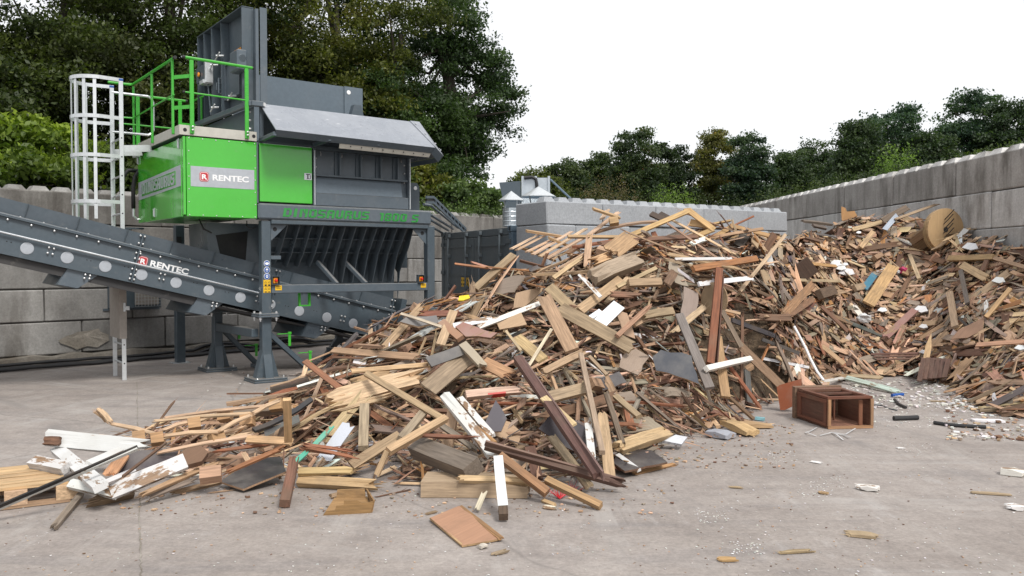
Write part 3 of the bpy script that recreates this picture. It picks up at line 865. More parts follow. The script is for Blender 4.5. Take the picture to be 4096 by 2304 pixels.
# splayed channel braces with green hooks
for (x, y, xe) in ((.27, .3, .98), (.1, 1.95, .72)):
    b = MB(); p0, p1 = V(x, y + .02, .73), V(xe, y + .02, .07)
    b.bar(p0, p1, .10, .012); n_ = unit(np.cross(p1 - p0, V(0, 1, 0)))
    for s in (-1, 1): b.bar(p0 + V(0, .05 * s, 0) - n_ * .03, p1 + V(0, .05 * s, 0) - n_ * .03, .008, .06)
    o = P_('brace', b)
    f = MB(); f.box((xe - .1, y - .09, 0), (xe + .16, y + .11, .065), bev=.005); f.build('base_plate', M['grey2'], o)
    for t in (.16, .62):
        q = p0 + (p1 - p0) * t; h = MB()
        h.box((q[0], q[1] - .05, q[2] + .05), (q[0] + .2, q[1] - .04, q[2] + .062)); h.box((q[0] + .17, q[1] - .05, q[2] - .13), (q[0] + .21, q[1] - .04, q[2] + .05)); h.box((q[0] + .165, q[1] - .06, q[2] + .05), (q[0] + .215, q[1] - .03, q[2] + .08))
        h.build('hook', M['rail'], o)
# main beam under the body, with the machine's name
b = MB(); b.box((.06, .13, 2.372), (2.99, .33, 2.605), bev=.025); BEAM = P_('main_beam', b, 'grey2')
stencil('letter', 'DINOSAURUS', M['lettergreen'], BEAM, lambda a, c_: V(.42 + a * 1.66, .128, 2.42 + c_), .0252, .5)
def s18(a, c_): return V(2.0 + a * 1.6, .128, 2.41 + c_)
stencil('letter', '1800', M['lettergreen'], BEAM, s18, .0252, .5)
stencil('letter', 'S', M['lettergreen'], BEAM, lambda a, c_: V(2.60 + a * 1.6, .128, 2.405 + c_), .0252, .5)
b = MB(); b.box((.26, .15, 2.31), (2.94, .3, 2.37), bev=.006); P_('lower_flange', b)
for s, x in ((1, .262), (-1, 2.938)):
    b = MB(); ring = [(x, 2.31), (x + s * .27, 2.31), (x, 2.05)]
    b.prism([(p[0], .22, p[1]) for p in ring], (0, .012, 0)); o = P_('gusset', b, 'grey2')
    h = MB(); h.disc((x + s * .075, .221, 2.235), (0, -1, 0), .033, .002, 16); h.build('lifting_hole', M['dark'], o)
b = MB(); b.box((.262, .17, 1.287), (2.94, .3, 1.415), bev=.01); RAILB = P_('cross_rail', b, 'grey2')
# emergency stops and their notices
for x in (.315, 2.80):
    b = MB(); z = 1.418
    b.box((x - .06, .2, z), (x + .06, .21, z + .13)); b.box((x - .06, .13, z + .122), (x + .06, .2, z + .13)); b.box((x - .06, .13, z), (x + .06, .2, z + .006))
    for s in (-1, 1): b.box((x + s * .057 - .003, .13, z + .007), (x + s * .057 + .003, .2, z + .121))
    o = P_('stop_box', b)
    c = MB(); c.box((x - .03, .155, z + .02), (x + .035, .199, z + .1), bev=.004); c.build('stop_housing', M['orange'], o)
    c = MB(); c.disc((x + .005, .155, z + .062), (0, -1, 0), .022, .03, 14, dome=.006); c.build('stop_button', M['glow'], o)
    c = MB(); c.box((x + .0, .166, 1.335), (x + .1, .168, 1.405)); n_ = c.build('notice', M['yellow'], o)
    for k in range(2):
        c = MB(); c.box((x + .015, .1645, 1.386 - k * .024), (x + .085, .1655, 1.392 - k * .024)); c.build('notice_line', M['black'], n_)
# pictograms on the front leg
for k, z in enumerate((1.728, 1.633, 1.541)):
    c = MB(); c.disc((.19, .168, z), (0, -1, 0), .046, .003, 24); o = c.build('safety_sign', M['white'], LEG)
    c = MB(); c.disc((.19, .1648, z), (0, -1, 0), .041, .0015, 24); c.build('sign_disc', M['blue'], o)
    c = MB()
    head = [(-.014, -.02), (.014, -.02), (.019, .0), (.016, .018), (0, .026), (-.016, .018), (-.019, 0)]
    c.prism([(.19 + a, .1632, z + e) for a, e in head], (0, -.001, 0))
    if k == 0:
        for s in (-1, 1): c.box((.19 + s * .026 - .006, .161, z - .012), (.19 + s * .026 + .006, .1625, z + .012))
    c.build('sign_figure', M['white'], o)
    c = MB()
    if k == 1: c.box((.175, .1608, z - .014), (.205, .162, z - .002))
    elif k == 2: c.box((.174, .1608, z + .0), (.206, .162, z + .01))
    else: c.box((.172, .1608, z + .02), (.208, .162, z + .026))
    c.build('sign_figure', M['blue'], o)
c = MB(); c.box((.136, .166, 1.302), (.244, .168, 1.490)); WS = c.build('warning_sign', M['yellow'], LEG)
for i in range(2):
    for j in range(2):
        x, z = .15 + .053 * i, 1.412 - .093 * j
        c = MB(); c.prism([(x, .1655, z + .03), (x + .037, .1655, z + .03), (x + .0185, .1655, z + .062)], (0, -.001, 0)); o = c.build('warning_triangle', M['black'], WS)
        c = MB(); c.prism([(x + .007, .164, z + .034), (x + .03, .164, z + .034), (x + .0185, .164, z + .054)], (0, -.001, 0)); c.build('triangle_fill', M['yellow'], o)
        c = MB(); c.box((x + .004, .1645, z - .012), (x + .034, .1655, z + .012 - .01 * j)); c.build('warning_figure', M['black'], WS)
c = MB(); c.box((.136, .1645, 1.394), (.244, .1655, 1.397)); c.box((.189, .1642, 1.302), (.191, .1652, 1.49)); c.build('warning_line', M['black'], WS)
# ribbed trough below the beam
b = MB(); hull = [(.5, 2.33), (.72, 1.98), (.95, 1.75), (1.0, 1.1), (1.5, 1.1)]
for (y0, z0), (y1, z1) in zip(hull, hull[1:]):
    b.add([(.42, y0, z0), (2.75, y0, z0), (2.75, y1, z1), (.42, y1, z1)], [(0, 1, 2, 3)])
b.add([(.42, .5, 2.33), (.42, .3, 2.335), (2.75, .3, 2.335), (2.75, .5, 2.33)], [(0, 1, 2, 3)])
P_('trough', b)
for k, xx in enumerate([435, 575, 712, 848, 978, 1105, 1230, 1353, 1473, 1590, 1705, 1815]):
    u, v = 1000 + xx / 2.8975, 800 + 300 / 2.8975
    d = ray(u, v); t = (.28 - (EYEV - MO) @ MYD) / (d @ MYD); x = ml(EYEV + d * t)[0]
    zb = 1.68 if k < 5 else 1.42
    if k == 0: zb = 1.72
    b = MB(); b.prism([(x, .28, 2.305), (x, .60, 1.88), (x, .80, zb), (x, .93, zb + .02), (x, .95, 1.8), (x, .6, 2.2), (x, .5, 2.31)], (.012, 0, 0))
    P_('rib', b, 'grey2')
for z, y in ((2.11, .62), (1.90, .79)):
    b = MB(); b.box((.43, y - .10, z), (2.72, y + .06, z + .01)); P_('stringer', b)
b = MB(); b.box((.262, .2, 1.79), (.42, .26, 1.845), bev=.004); P_('bracket', b, 'grey2')
for x0, x1 in ((1.24, 1.45), (1.72, 1.95)):
    b = MB(); b.bar((x0, .75, 1.76), (x1 - .08, .31, 1.41), .06, .06, bev=.006); P_('strut', b, 'grey2')
b = MB(); b.prism([(2.76, .34, 2.33), (2.76, 1.9, 2.33), (2.76, 1.9, 1.66), (2.76, .98, 1.66), (2.76, .88, 1.58), (2.76, .88, 1.15), (2.76, .8, 1.6), (2.76, .5, 2.0)], (.012, 0, 0)); P_('end_plate', b)
b = MB(); b.box((2.775, .95, 1.66), (3.0, .97, 2.32)); P_('end_panel', b)
b = MB(); b.prism([(.36, .35, 2.34), (.36, 2.2, 2.34), (.36, 2.2, 1.5), (.36, .95, 1.5), (.36, .95, 1.8)], (.012, 0, 0)); P_('end_plate', b)
# left chute seen below the green cabinet
b = MB(); b.prism([(-.43, .93, 2.34), (.355, .93, 2.34), (.355, .93, 1.5), (-.40, .93, 1.5)], (0, .9, 0)); CH_ = P_('chute', b, 'grey2')
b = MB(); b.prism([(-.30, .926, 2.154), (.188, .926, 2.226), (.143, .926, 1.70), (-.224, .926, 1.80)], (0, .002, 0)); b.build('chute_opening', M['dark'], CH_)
# upper body
b = MB()
b.box((.055, .19, 2.607), (.085, 2.35, 3.49), bev=.003); P_('frame_post', b, 'grey2')
b = MB(); b.box((.088, .30, 2.607), (2.62, 2.3, 3.45)); P_('body_box', b)
b = MB(); b.box((.088, .24, 2.61), (.93, .298, 3.49)); o = P_('door_frame', b, 'dark')
b = MB(); b.box((.095, .165, 2.628), (.905, .20, 3.475), bev=.012); DOOR = P_('service_door', b, 'green')
c = MB(); c.box((.775, .157, 2.985), (.893, .164, 3.085), bev=.003); lk = c.build('latch_plate', M['alu'], DOOR)
c = MB(); c.box((.80, .152, 3.062), (.87, .156, 3.072)); c.box((.823, .152, 3.0), (.838, .156, 3.06)); c.box((.81, .153, 3.0), (.875, .1565, 3.006)); c.box((.868, .152, 3.007), (.874, .1562, 3.06)); c.build('latch_handle', M['dark'], lk)
# ribbed window panel
fr_ = .17
for x0, x1 in ((.925, .965), (2.585, 2.62)):
    b = MB(); b.box((x0, fr_, 2.607), (x1, .3, 3.48), bev=.004); P_('frame_post', b, 'grey2')
    b = MB(); b.box(((x0 + x1) / 2 - .006, fr_ - .008, 2.62), ((x0 + x1) / 2 + .006, fr_ - .001, 3.44)); P_('trim_strip', b, 'alu')
b = MB(); b.box((.968, .262, 2.61), (2.582, .298, 3.45)); P_('back_sheet', b, 'grey2')
b = MB(); b.box((.968, .18, 2.612), (2.582, .26, 2.80), bev=.006); P_('lower_sheet', b, 'grey2')
b = MB(); b.prism([(.968, .182, 2.803), (.968, .255, 2.803), (.968, .255, 3.05), (.968, .235, 3.05)], (1.5, 0, 0)); P_('sloped_sheet', b, 'panel')
b = MB(); b.box((.968, .165, 3.055), (2.56, .26, 3.085), bev=.004); P_('shelf_bar', b, 'grey')
for x in (1.36, 1.72, 2.07, 2.38):
    b = MB(); b.box((x, .175, 3.088), (x + .03, .26, 3.44)); b.box((x - .05, .235, 3.088), (x - .001, .26, 3.44)); P_('mullion', b)
for x in (1.0, 2.54):
    for z in (2.75, 3.05, 3.2, 3.33): bolt(SH, (x, .262, z))
for x in (1.07, 1.42, 1.77, 2.12, 2.47):
    h = MB(); h.tube([(x, .24, 3.44), (x, .22, 3.40), (x, .225, 3.37)], .007, 5); P_('hook', h, 'bolt')
# right-hand lug
b = MB(); b.prism([(2.70, .5, 2.61), (2.98, .5, 2.61), (2.98, .5, 3.02), (2.93, .5, 3.09), (2.82, .5, 3.09), (2.70, .5, 2.9)], (0, .03, 0)); o = P_('lifting_lug', b, 'grey')
h = MB(); h.disc((2.9, .5, 3.0), (0, -1, 0), .035, .006, 16); h.build('lug_ring', M['bolt'], o)
b = MB(); b.box((2.63, .35, 2.61), (2.69, 2.2, 3.12)); P_('end_sheet', b)
b = MB(); b.box((2.64, .6, 3.123), (2.74, .7, 3.22), bev=.005); P_('guard_tab', b, 'rail')
# hood: sloping front flap, chamfered corner flap, side flap
lipz, topz = 3.597, 4.05
FR = [V(.115, .2, topz), V(2.62, .2, topz), V(2.735, -.4, lipz - .03), V(.12, -.4, lipz)]
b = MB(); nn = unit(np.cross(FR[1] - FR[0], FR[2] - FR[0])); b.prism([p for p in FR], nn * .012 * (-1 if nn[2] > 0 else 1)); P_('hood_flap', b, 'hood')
b = MB(); b.prism([FR[3] + V(0, -.001, -.002), FR[2] + V(0, -.001, -.002), FR[2] + V(-.03, .07, -.085), FR[3] + V(.02, .07, -.085)], (0, .01, 0)); P_('hood_lip', b, 'grey2')
C1, C2, C3 = V(2.80, .2, topz), V(3.10, -.06, 3.50), V(3.10, 2.3, 3.50)
CF = [FR[1] + V(.003, 0, .014), C1 + V(0, 0, .014), C2 + V(0, 0, .012), FR[2] + V(.003, 0, .012)]
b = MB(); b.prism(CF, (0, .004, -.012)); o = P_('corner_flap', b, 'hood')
for t in (.12, .5, .88):
    p = CF[0] + (CF[3] - CF[0]) * t + V(.05, -.005, .004); h = MB(); h.disc(p, (0, -.6, .8), .016, .008, 10); h.build('bolt', M['bolt'], o)
b = MB(); b.prism([C2 + V(0, 0, .0), FR[2] + V(.006, 0, .0), FR[2] + V(-.03, .07, -.09), C2 + V(-.06, .06, -.10)], (0, .01, 0)); P_('corner_lip', b, 'grey2')
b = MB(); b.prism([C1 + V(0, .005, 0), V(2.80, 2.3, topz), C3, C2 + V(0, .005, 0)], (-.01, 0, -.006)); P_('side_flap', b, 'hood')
b = MB(); b.prism([C2 + V(-.06, .06, -.10), C3 + V(-.06, 0, -.1), C3 + V(-.02, 0, -.01), C2 + V(-.02, .06, -.012)], (.008, 0, 0)); P_('side_lip', b, 'grey')
for x in (.12, .95, 1.75, 2.55):
    b = MB(); b.bar((x, .2, 3.52), (x + (.0 if x < .2 else .0), -.36, 3.545), .05, .06, bev=.006); P_('hood_arm', b, 'grey')
b = MB(); b.prism([(.105, .16, 4.03), (.105, .20, 4.03), (.105, .20, 3.5), (.105, .16, 3.5)], (.05, 0, 0)); P_('hood_post', b, 'grey2')
b = MB(); b.box((.09, .19, 3.455), (2.7, .30, 3.515)); P_('hood_beam', b, 'grey')
b = MB(); b.add([(.16, .29, 3.52), (2.7, .29, 3.52), (2.7, .29, 4.03), (.16, .29, 4.03)], [(0, 1, 2, 3)]); P_('hopper_front', b, 'grey')
b = MB(); b.prism([(1.12, -.33, 3.512), (2.70, -.33, 3.49), (2.68, -.29, 3.42), (1.13, -.29, 3.435)], (0, .01, 0)); o = P_('seal_strip', b, 'beige')
for k in range(8):
    h = MB(); x = 1.3 + .18 * k; h.disc((x, -.322, 3.471 - .0025 * k), (0, -1, 0), .011, .003, 8); h.build('strip_hole', M['dark'], o)
# hopper walls
b = MB(); b.box((.26, 1.72, 3.45), (2.54, 1.75, 4.815)); HB = P_('hopper_wall', b, 'panel')
c = MB(); c.box((2.19, 1.695, 4.25), (2.54, 1.718, 4.82)); c.build('wall_lap', M['panel'], HB)
c = MB(); c.disc((2.27, 1.694, 4.72), (0, -1, 0), .038, .006, 16); c.build('pivot_cover', M['white'], HB)
c = MB(); c.prism([(2.03, 1.2, 4.10), (2.34, 1.2, 4.10), (2.26, 1.2, 4.42), (2.13, 1.2, 4.42)], (0, .12, 0)); P_('hinge_bracket', c, 'grey')
b = MB(); b.box((2.56, .25, 3.45), (2.585, 2.3, 4.03)); P_('hopper_side', b, 'panel')
# upright end wall of the hopper ("tower") with its ribs and hardware
TW = MB(); TW.box((.055, .34, 4.06), (.085, 2.42, 5.44)); TOW = P_('end_wall', TW, 'grey')
for y0, y1, x0 in ((.335, .36, -.09), (.57, .60, .0), (1.30, 1.325, -.07), (1.70, 1.725, -.09), (2.08, 2.105, -.09), (2.40, 2.43, -.09)):
    b = MB(); b.box((x0, y0, 4.06), (.052, y1, 5.435)); b.build('wall_rib', M['grey'], TOW)
b = MB(); b.box((-.09, .335, 5.443), (.085, 2.43, 5.455)); b.build('top_strip', M['grey'], TOW)
b = MB(); b.box((.142, .235, 4.03), (.245, .25, 5.45)); b.box((.185, .252, 4.03), (.20, .332, 5.45)); b.box((.075, .235, 4.05), (.12, .333, 5.42)); b.build('front_column', M['grey2'], TOW)
b = MB(); b.bar((-.10, 2.45, 4.02), (-.04, .1, 4.02), .08, .075, bev=.008); b.build('bottom_beam', M['grey2'], TOW)
b = MB(); b.box((-.045, .07, 3.985), (.13, .165, 4.06), bev=.008); b.build('beam_end', M['grey2'], TOW)
h = MB(); h.disc((.135, .12, 4.02), (0, -1, 0), .03, .05, 10); h.build('pivot_bolt', M['bolt'], TOW)
b = MB(); b.box((-.20, .22, 4.50), (-.05, .55, 4.80), bev=.02); FAN = b.build('beacon_box', M['grey2'], TOW)
c = MB(); c.disc((-.125, .221, 4.675), (0, -1, 0), .055, .004, 20); gr = c.build('speaker_grille', M['grey'], FAN)
for i in range(-3, 4):
    for j in range(-3, 4):
        if i * i + j * j < 11:
            c = MB(); c.disc((-.125 + i * .015 + (j % 2) * .0075, .2165, 4.675 + j * .014), (0, -1, 0), .0048, .001, 6); c.build('grille_hole', M['dark'], gr)
c = MB(); c.box((-.004, .76, 4.885), (.05, 1.05, 4.97)); c.v = [(.048 if x > .02 else .046, y, z) for x, y, z in c.v]; o = c.build('notice', M['orange'], TOW)
for k in range(3):
    l_ = MB(); l_.box((.043, .79, 4.955 - .02 * k - .006), (.0455, 1.02, 4.955 - .02 * k)); l_.build('notice_line', M['black'], o)
b = MB(); b.box((-.035, .62, 4.24), (.05, .66, 4.80)); b.box((-.035, 1.25, 4.24), (.05, 1.29, 4.80)); b.box((-.035, .661, 4.765), (.05, 1.249, 4.80)); b.box((-.035, .661, 4.24), (.05, 1.249, 4.275))
DR = b.build('hatch', M['grey2'], TOW)
c = MB(); c.box((-.01, .662, 4.278), (.02, 1.248, 4.762)); c.build('hatch_leaf', M['grey'], DR)
for z0, z1, y in ((4.35, 4.58, 1.31), (4.42, 4.52, 1.4)):
    c = MB(); c.tube([(-.05, y, z0), (-.11, y, z0), (-.11, y, z1), (-.05, y, z1)], .012, 6); c.build('hatch_handle', M['grey2'], DR)
for y, z in ((1.52, 4.83), (1.25, 4.92), (1.5, 4.17), (.7, 4.22)):
    c = MB(); c.tube([(-.05, y, z), (-.16, y + .03, z - .01)], .014, 6); c.tube([(-.13, y - .05, z + .03), (-.14, y + .12, z - .06)], .012, 6); c.build('toggle_clamp', M['alu'], TOW)
b = MB(); b.prism([(-.2, 1.72, 4.86), (-.05, 1.72, 4.92), (-.05, 1.72, 4.62), (-.2, 1.72, 4.62)], (0, .40, 0)); CB = b.build('control_box', M['grey2'], TOW)
c = MB(); c.disc((-.205, 1.95, 4.73), (-1, 0, 0), .06, .004, 16); c.build('switch_ring', M['dark'], CB)
c = MB(); c.disc((-.21, 1.95, 4.735), (-1, 0, 0), .035, .02, 14); c.build('switch_knob', M['orange'], CB)
c = MB(); c.box((-.21, 1.62, 4.56), (-.09, 1.69, 4.9), bev=.008); c.build('junction_box', M['alu'], CB)
c = MB(); c.box((-.24, 1.66, 4.55), (-.08, 1.85, 4.61), bev=.006); c.build('junction_box', M['alu'], CB)
c = MB(); c.tube([(-.15, 1.7, 4.55), (-.13, 1.71, 4.35), (-.1, 1.72, 4.08)], .011, 6); c.build('conduit', M['grey2'], CB)
b = MB(); b.tube([(-.03, .30, 4.05), (-.03, .30, 4.5)], .008, 6); P_('gas_strut', b, 'alu')
b = MB(); b.add([(.03, .2, 3.63), (.03, 2.4, 3.63), (.03, 2.4, 4.0), (.03, .2, 4.0)], [(0, 1, 2, 3)]); P_('hopper_cheek', b, 'grey2')
for z in (3.68, 3.8, 3.92): bolt(SH, (.0, .25, z), 'x-')

# ------------------------------------------------------------------ green cabinet and platform
b = MB(); b.box((-.93, .20, 2.39), (.05, 2.58, 3.48)); CAB = P_('cabinet', b, 'rail')
b = MB(); b.box((-.935, .165, 2.378), (.052, .196, 3.478), bev=.01); FP = b.build('front_panel', M['green'], CAB)
for x in np.linspace(-.90, .02, 6):
    for z in (2.40, 3.455): bolt(FP, (x, .166, z)).scale = (.8, .8, .8)
for z in np.linspace(2.58, 3.28, 5):
    for x in (-.905, .025): bolt(FP, (x, .166, z)).scale = (.8, .8, .8)
c = MB(); c.box((-.882, .1615, 2.795), (.012, .1645, 3.075)); ST = c.build('name_plate', M['silver'], FP)
badge(ST, lambda a, e, d=0: V(-.70 + a, .1610 - d, 2.935 + e), .067)
text_part('badge_letter', 'R', M['white'], ST, (-.738, .1540, 2.902), (PI / 2, 0, 0), .092, 1.25, .004, .0008)
text_part('name_lettering', 'RENTEC', M['white'], ST, (-.59, .1600, 2.895), (PI / 2, 0, 0), .110, 1.28, .0038, .001)
b = MB(); b.box((-.98, .165, 2.40), (-.945, .235, 3.475), bev=.004); b.build('corner_post', M['green'], CAB)
b = MB(); b.box((-.985, .245, 2.375), (-.955, 2.60, 3.455), bev=.006); LD = b.build('side_door', M['green'], CAB)
c = MB(); c.prism([(-.986, .26, 2.80), (-.986, 2.58, 2.74), (-.986, 2.58, 3.02), (-.986, .26, 3.09)], (-.002, 0, 0)); SS = c.build('name_band', M['silver'], LD)
c = MB(); c.prism([(-.989, .5, 2.83), (-.989, 2.35, 2.79), (-.989, 2.35, 2.98), (-.989, .5, 3.03)], (-.002, 0, 0)); GF = c.build('band_frame', M['green'], SS)
stencil('letter', 'DINOSAURUS', M['silver'], GF, lambda a, e: V(-.9925, 2.31 - a, 2.815 + e + a * .02), .0325, .55 + .95, .05) if False else stencil('letter', 'DINOSAURUS', M['silver'], GF, lambda a, e: V(-.9925, 2.30 - a * 1.62, 2.82 + e * 1.02 + a * .02), .0318, .55, .05)
def latch(parent, x, y, z, ax):
    c = MB()
    c.box((x - .012, y - .02, z - .07), (x - .004, y + .02, z + .07)); c.tube([(x - .02, y, z - .06), (x - .02, y, z + .05)], .008, 6); c.tube([(x - .022, y - .02, z + .045), (x - .022, y + .02, z + .045)], .01, 6)
    return c.build('latch', M['alu'], parent)
latch(LD, -.985, 1.62, 2.50, 'x'); latch(LD, -.985, .33, 3.39, 'x'); latch(LD, -.985, 2.55, 3.38, 'x')
b = MB(); b.box((-1.03, .15, 3.49), (.05, .166, 3.625), bev=.004); PF = P_('platform', b, 'beige')
c = MB(); c.box((-1.03, .168, 3.49), (-1.014, 2.42, 3.625), bev=.004); c.build('edge_channel', M['beige'], PF)
c = MB(); c.box((-1.012, .168, 3.585), (.04, 2.42, 3.61)); c.build('deck', M['beige'], PF)
c = MB(); c.box((-1.012, .168, 3.487), (.04, 2.4, 3.50)); c.build('deck_underside', M['grey'], PF)
for x in (-.955, .005):
    c = MB(); c.disc((x, .149, 3.56), (0, -1, 0), .026, .002, 18); c.build('lifting_hole', M['dark'], PF)
c = MB(); c.box((-1.10, 2.25, 3.40), (-1.032, 2.45, 3.52), bev=.004); c.build('ladder_bracket', M['alu'], PF)

# railing
RAIL = tag(empty('railing', parent=SH), None)
def post(x, y, z0, z1, wx=.055, wy=.03):
    b = MB(); b.box((x - wx / 2, y - wy / 2, z0), (x + wx / 2, y + wy / 2, z1), bev=.008); o = b.build('post', M['rail'], RAIL)
    return o
def rtube(pts, r=.021, m='rail', name='rail'):
    b = MB(); b.tube(pts, r, 10); return b.build(name, M[m], RAIL, smooth=False)
for x in (-.865, -.10):
    o = post(x, .132, 3.51, 4.52)
    for z in (3.56, 3.605): bolt(o, (x, .116, z))
rtube([(-.955, .13, 4.545), (-.012, .13, 4.53)]); rtube([(-.985, .13, 4.549), (-.95, .13, 4.545)], .024, 'black', 'end_cap'); rtube([(-.016, .13, 4.53), (.004, .13, 4.53)], .023, 'black', 'end_cap')
rtube([(-.955, .13, 4.072), (-.10, .13, 4.058)], .012); rtube([(-.985, .13, 4.073), (-.955, .13, 4.072)], .015, 'black', 'end_cap')
for y in (.40, 1.48, 2.58): post(-1.045, y, 3.52, 4.55, .03, .05)
rtube([(-1.045, .30, 4.555), (-1.045, 2.62, 4.585), (-1.12, 2.66, 4.586), (-1.4, 2.66, 4.586)]); rtube([(-1.045, .25, 4.554), (-1.045, .31, 4.555)], .024, 'black', 'end_cap')
rtube([(-1.045, .34, 4.06), (-1.045, 2.6, 4.05), (-1.35, 2.66, 4.05)], .012)
for z in (4.28, 3.86):                                  # short rungs between corner posts
    b = MB(); b.box((-1.03, .375, z), (-.995, .40, z + .05)); b.bar((-1.03, .38, z + .025), (-.87, .15, z + .025), .012, .05); b.build('tie_bar', M['rail'], RAIL)
for x in (-1.02, -.375): post(x, 2.42, 3.6, 4.37, .055, .03)
rtube([(-1.35, 2.44, 4.385), (-.27, 2.44, 4.385)]); rtube([(-1.3, 2.44, 3.92), (-.3, 2.44, 3.92)], .012); rtube([(-.285, 2.44, 4.385), (-.255, 2.44, 4.385)], .024, 'black', 'end_cap')
rtube([(-.06, 2.76, 4.46), (-.06, 2.3, 4.46), (.0, 2.0, 4.46)], .015); post(-.06, 2.33, 3.6, 4.46, .03, .03); post(-.10, 2.75, 3.6, 4.46, .04, .03)
b = MB(); b.box((-.36, 2.40, 3.97), (-.1, 2.415, 4.02)); b.build('tie_bar', M['rail'], RAIL)

# caged ladder
LA = empty('caged_ladder', parent=SH)
lx, ya, yb = -1.45, 1.58, 2.17
for y in (ya, yb):
    b = MB(); b.box((lx - .03, y - .0125, 0), (lx + .03, y + .0125, 4.41), bev=.004); o = b.build('stile', M['alu'], LA)
    c = MB(); c.box((lx - .032, y - .0145, 4.405), (lx + .032, y + .0145, 4.44), bev=.005); c.build('stile_cap', M['cap'], LA)
for k in range(13):
    z = .25 + .277 * k
    b = MB(); b.tube([(lx, ya, z), (lx, yb, z)], .016, 8); b.build('rung', M['alu'], LA)
    b = MB(); b.disc((lx, ya - .0126, z), (0, -1, 0), .011, .001, 10); b.build('rung_end', M['dark'], LA)
b = MB(); b.box((lx - .062, ya - .03, .62), (lx - .045, yb + .03, 1.75)); b.box((lx - .06, ya - .032, .62), (lx + .035, ya - .016, 1.75)); b.build('climb_guard', M['board'], LA)
b = MB(); b.box((lx - .01, ya - .046, 1.02), (lx + .02, ya - .034, 1.15), bev=.003); b.box((lx + .01, ya - .06, 1.04), (lx + .07, ya - .05, 1.1), bev=.003); b.build('padlock_hasp', M['alu'], LA)
cy, rad = (ya + yb) / 2, .34
def hoop_pt(a): return (lx - .30 + rad * math.cos(a) * .95, cy + rad * math.sin(a) * 1.0)
def hoop(z):
    b = MB(); path = [(lx + .03, ya)] + [hoop_pt(a) for a in np.linspace(-PI * .5, -PI * 1.5, 21)] + [(lx + .03, yb)]
    for (x0, y0), (x1, y1) in zip(path, path[1:]): b.bar((x0, y0, z), (x1, y1, z), .006, .052)
    b.build('cage_hoop', M['alu'], LA)
for z in (4.42, 3.86, 3.30, 2.63): hoop(z)
for a in np.linspace(-PI * .56, -PI * 1.44, 7):
    x, y = hoop_pt(a); x += .012 * -math.cos(a); y -= .012 * math.sin(a)
    b = MB(); t_ = V(-math.sin(a), math.cos(a), 0); b.obox((x, y, 3.4), t_, V(math.cos(a), math.sin(a), 0), V(0, 0, 1), .022, .003, 1.02); b.build('cage_strap', M['alu'], LA)
b = MB(); b.tube([(lx, yb, 4.34), (lx + .52, yb, 4.34), (lx + .57, yb, 4.31), (lx + .6, yb, 4.25), (lx + .6, yb, 3.82), (lx + .57, yb, 3.77), (lx + .52, yb, 3.74), (lx, yb, 3.74)], .019, 10); b.build('hand_hoop', M['bright'], LA)
b = MB(); b.bar((lx, ya + .02, 3.42), (-1.03, ya + .02, 3.46), .012, .1); b.bar((lx, yb - .02, 3.42), (-1.03, yb - .02, 3.46), .012, .1); b.build('ladder_bracket', M['alu'], LA)
# hydraulic hoses
for dx, y in ((0, 2.66), (.16, 2.60)):
    x = -1.22 + dx; b = MB()
    b.tube([(-.93, y, 3.22), (x + .1, y, 3.22), (x + .03, y, 3.12), (x, y, 2.95), (x, y, 2.45 + dx)], .032, 8); P_('hydraulic_hose', b, 'black', smooth=True)
    b = MB(); b.tube([(x, y, 2.46 + dx), (x, y, 2.33 + dx), (x + .05, y, 2.28 + dx), (x + .14, y, 2.28 + dx)], .02, 8); P_('hose_fitting', b, 'alu')
b = MB(); b.box((-1.25, 2.62, 2.28), (-.9, 2.66, 2.31)); P_('hose_bracket', b, 'grey')
b = MB(); b.tube([(.02, .5, 2.36), (.0, .45, 2.28), (.05, .42, 2.24), (.12, .4, 2.26)], .008, 6); P_('cable', b, 'black'); b = MB(); b.tube([(-.55, .9, 2.38), (-.52, .8, 2.24), (-.4, .8, 2.18)], .012, 6); P_('cable', b, 'black')
# steel post beside the wall, behind the shredder
pp = thing('steel_post', 'slim dark steel post bolted down between shredder and block wall', 'post', tuple(mw(-.14, 3.4, 0)), MANG)
b = MB(); b.box((-.075, -.075, .012), (.075, .075, 2.4), bev=.008); b.build('shaft', M['grey'], pp)
b = MB(); b.box((-.15, -.13, 0), (.15, .13, .012)); b.build('base_plate', M['alu'], pp)
b = MB(); b.box((-.06, -.09, 2.0), (.02, -.078, 2.2)); b.build('terminal_box', M['black'], pp)
pp = thing('steel_post', 'dark steel post under the far right corner of the shredder', 'post', tuple(mw(3.55, 3.3, 0)), MANG)
b = MB(); b.box((-.075, -.075, .012), (.075, .075, 2.3), bev=.008); b.build('shaft', M['grey'], pp)
b = MB(); b.box((-.15, -.13, 0), (.15, .13, .012)); b.build('base_plate', M['alu'], pp)

# ------------------------------------------------------------------ conveyor
CV = thing('conveyor', 'long sloping grey belt conveyor with round roller covers passing under the shredder', 'conveyor', tuple(mw(-2.783, .8, 1.923)), 0)
CANG = math.atan(.2517)
CV.rotation_euler = Matrix.Rotation(MANG, 4, 'Z').to_euler() if False else (Matrix.Rotation(MANG, 4, 'Z') @ Matrix.Rotation(CANG, 4, 'Y')).to_euler()
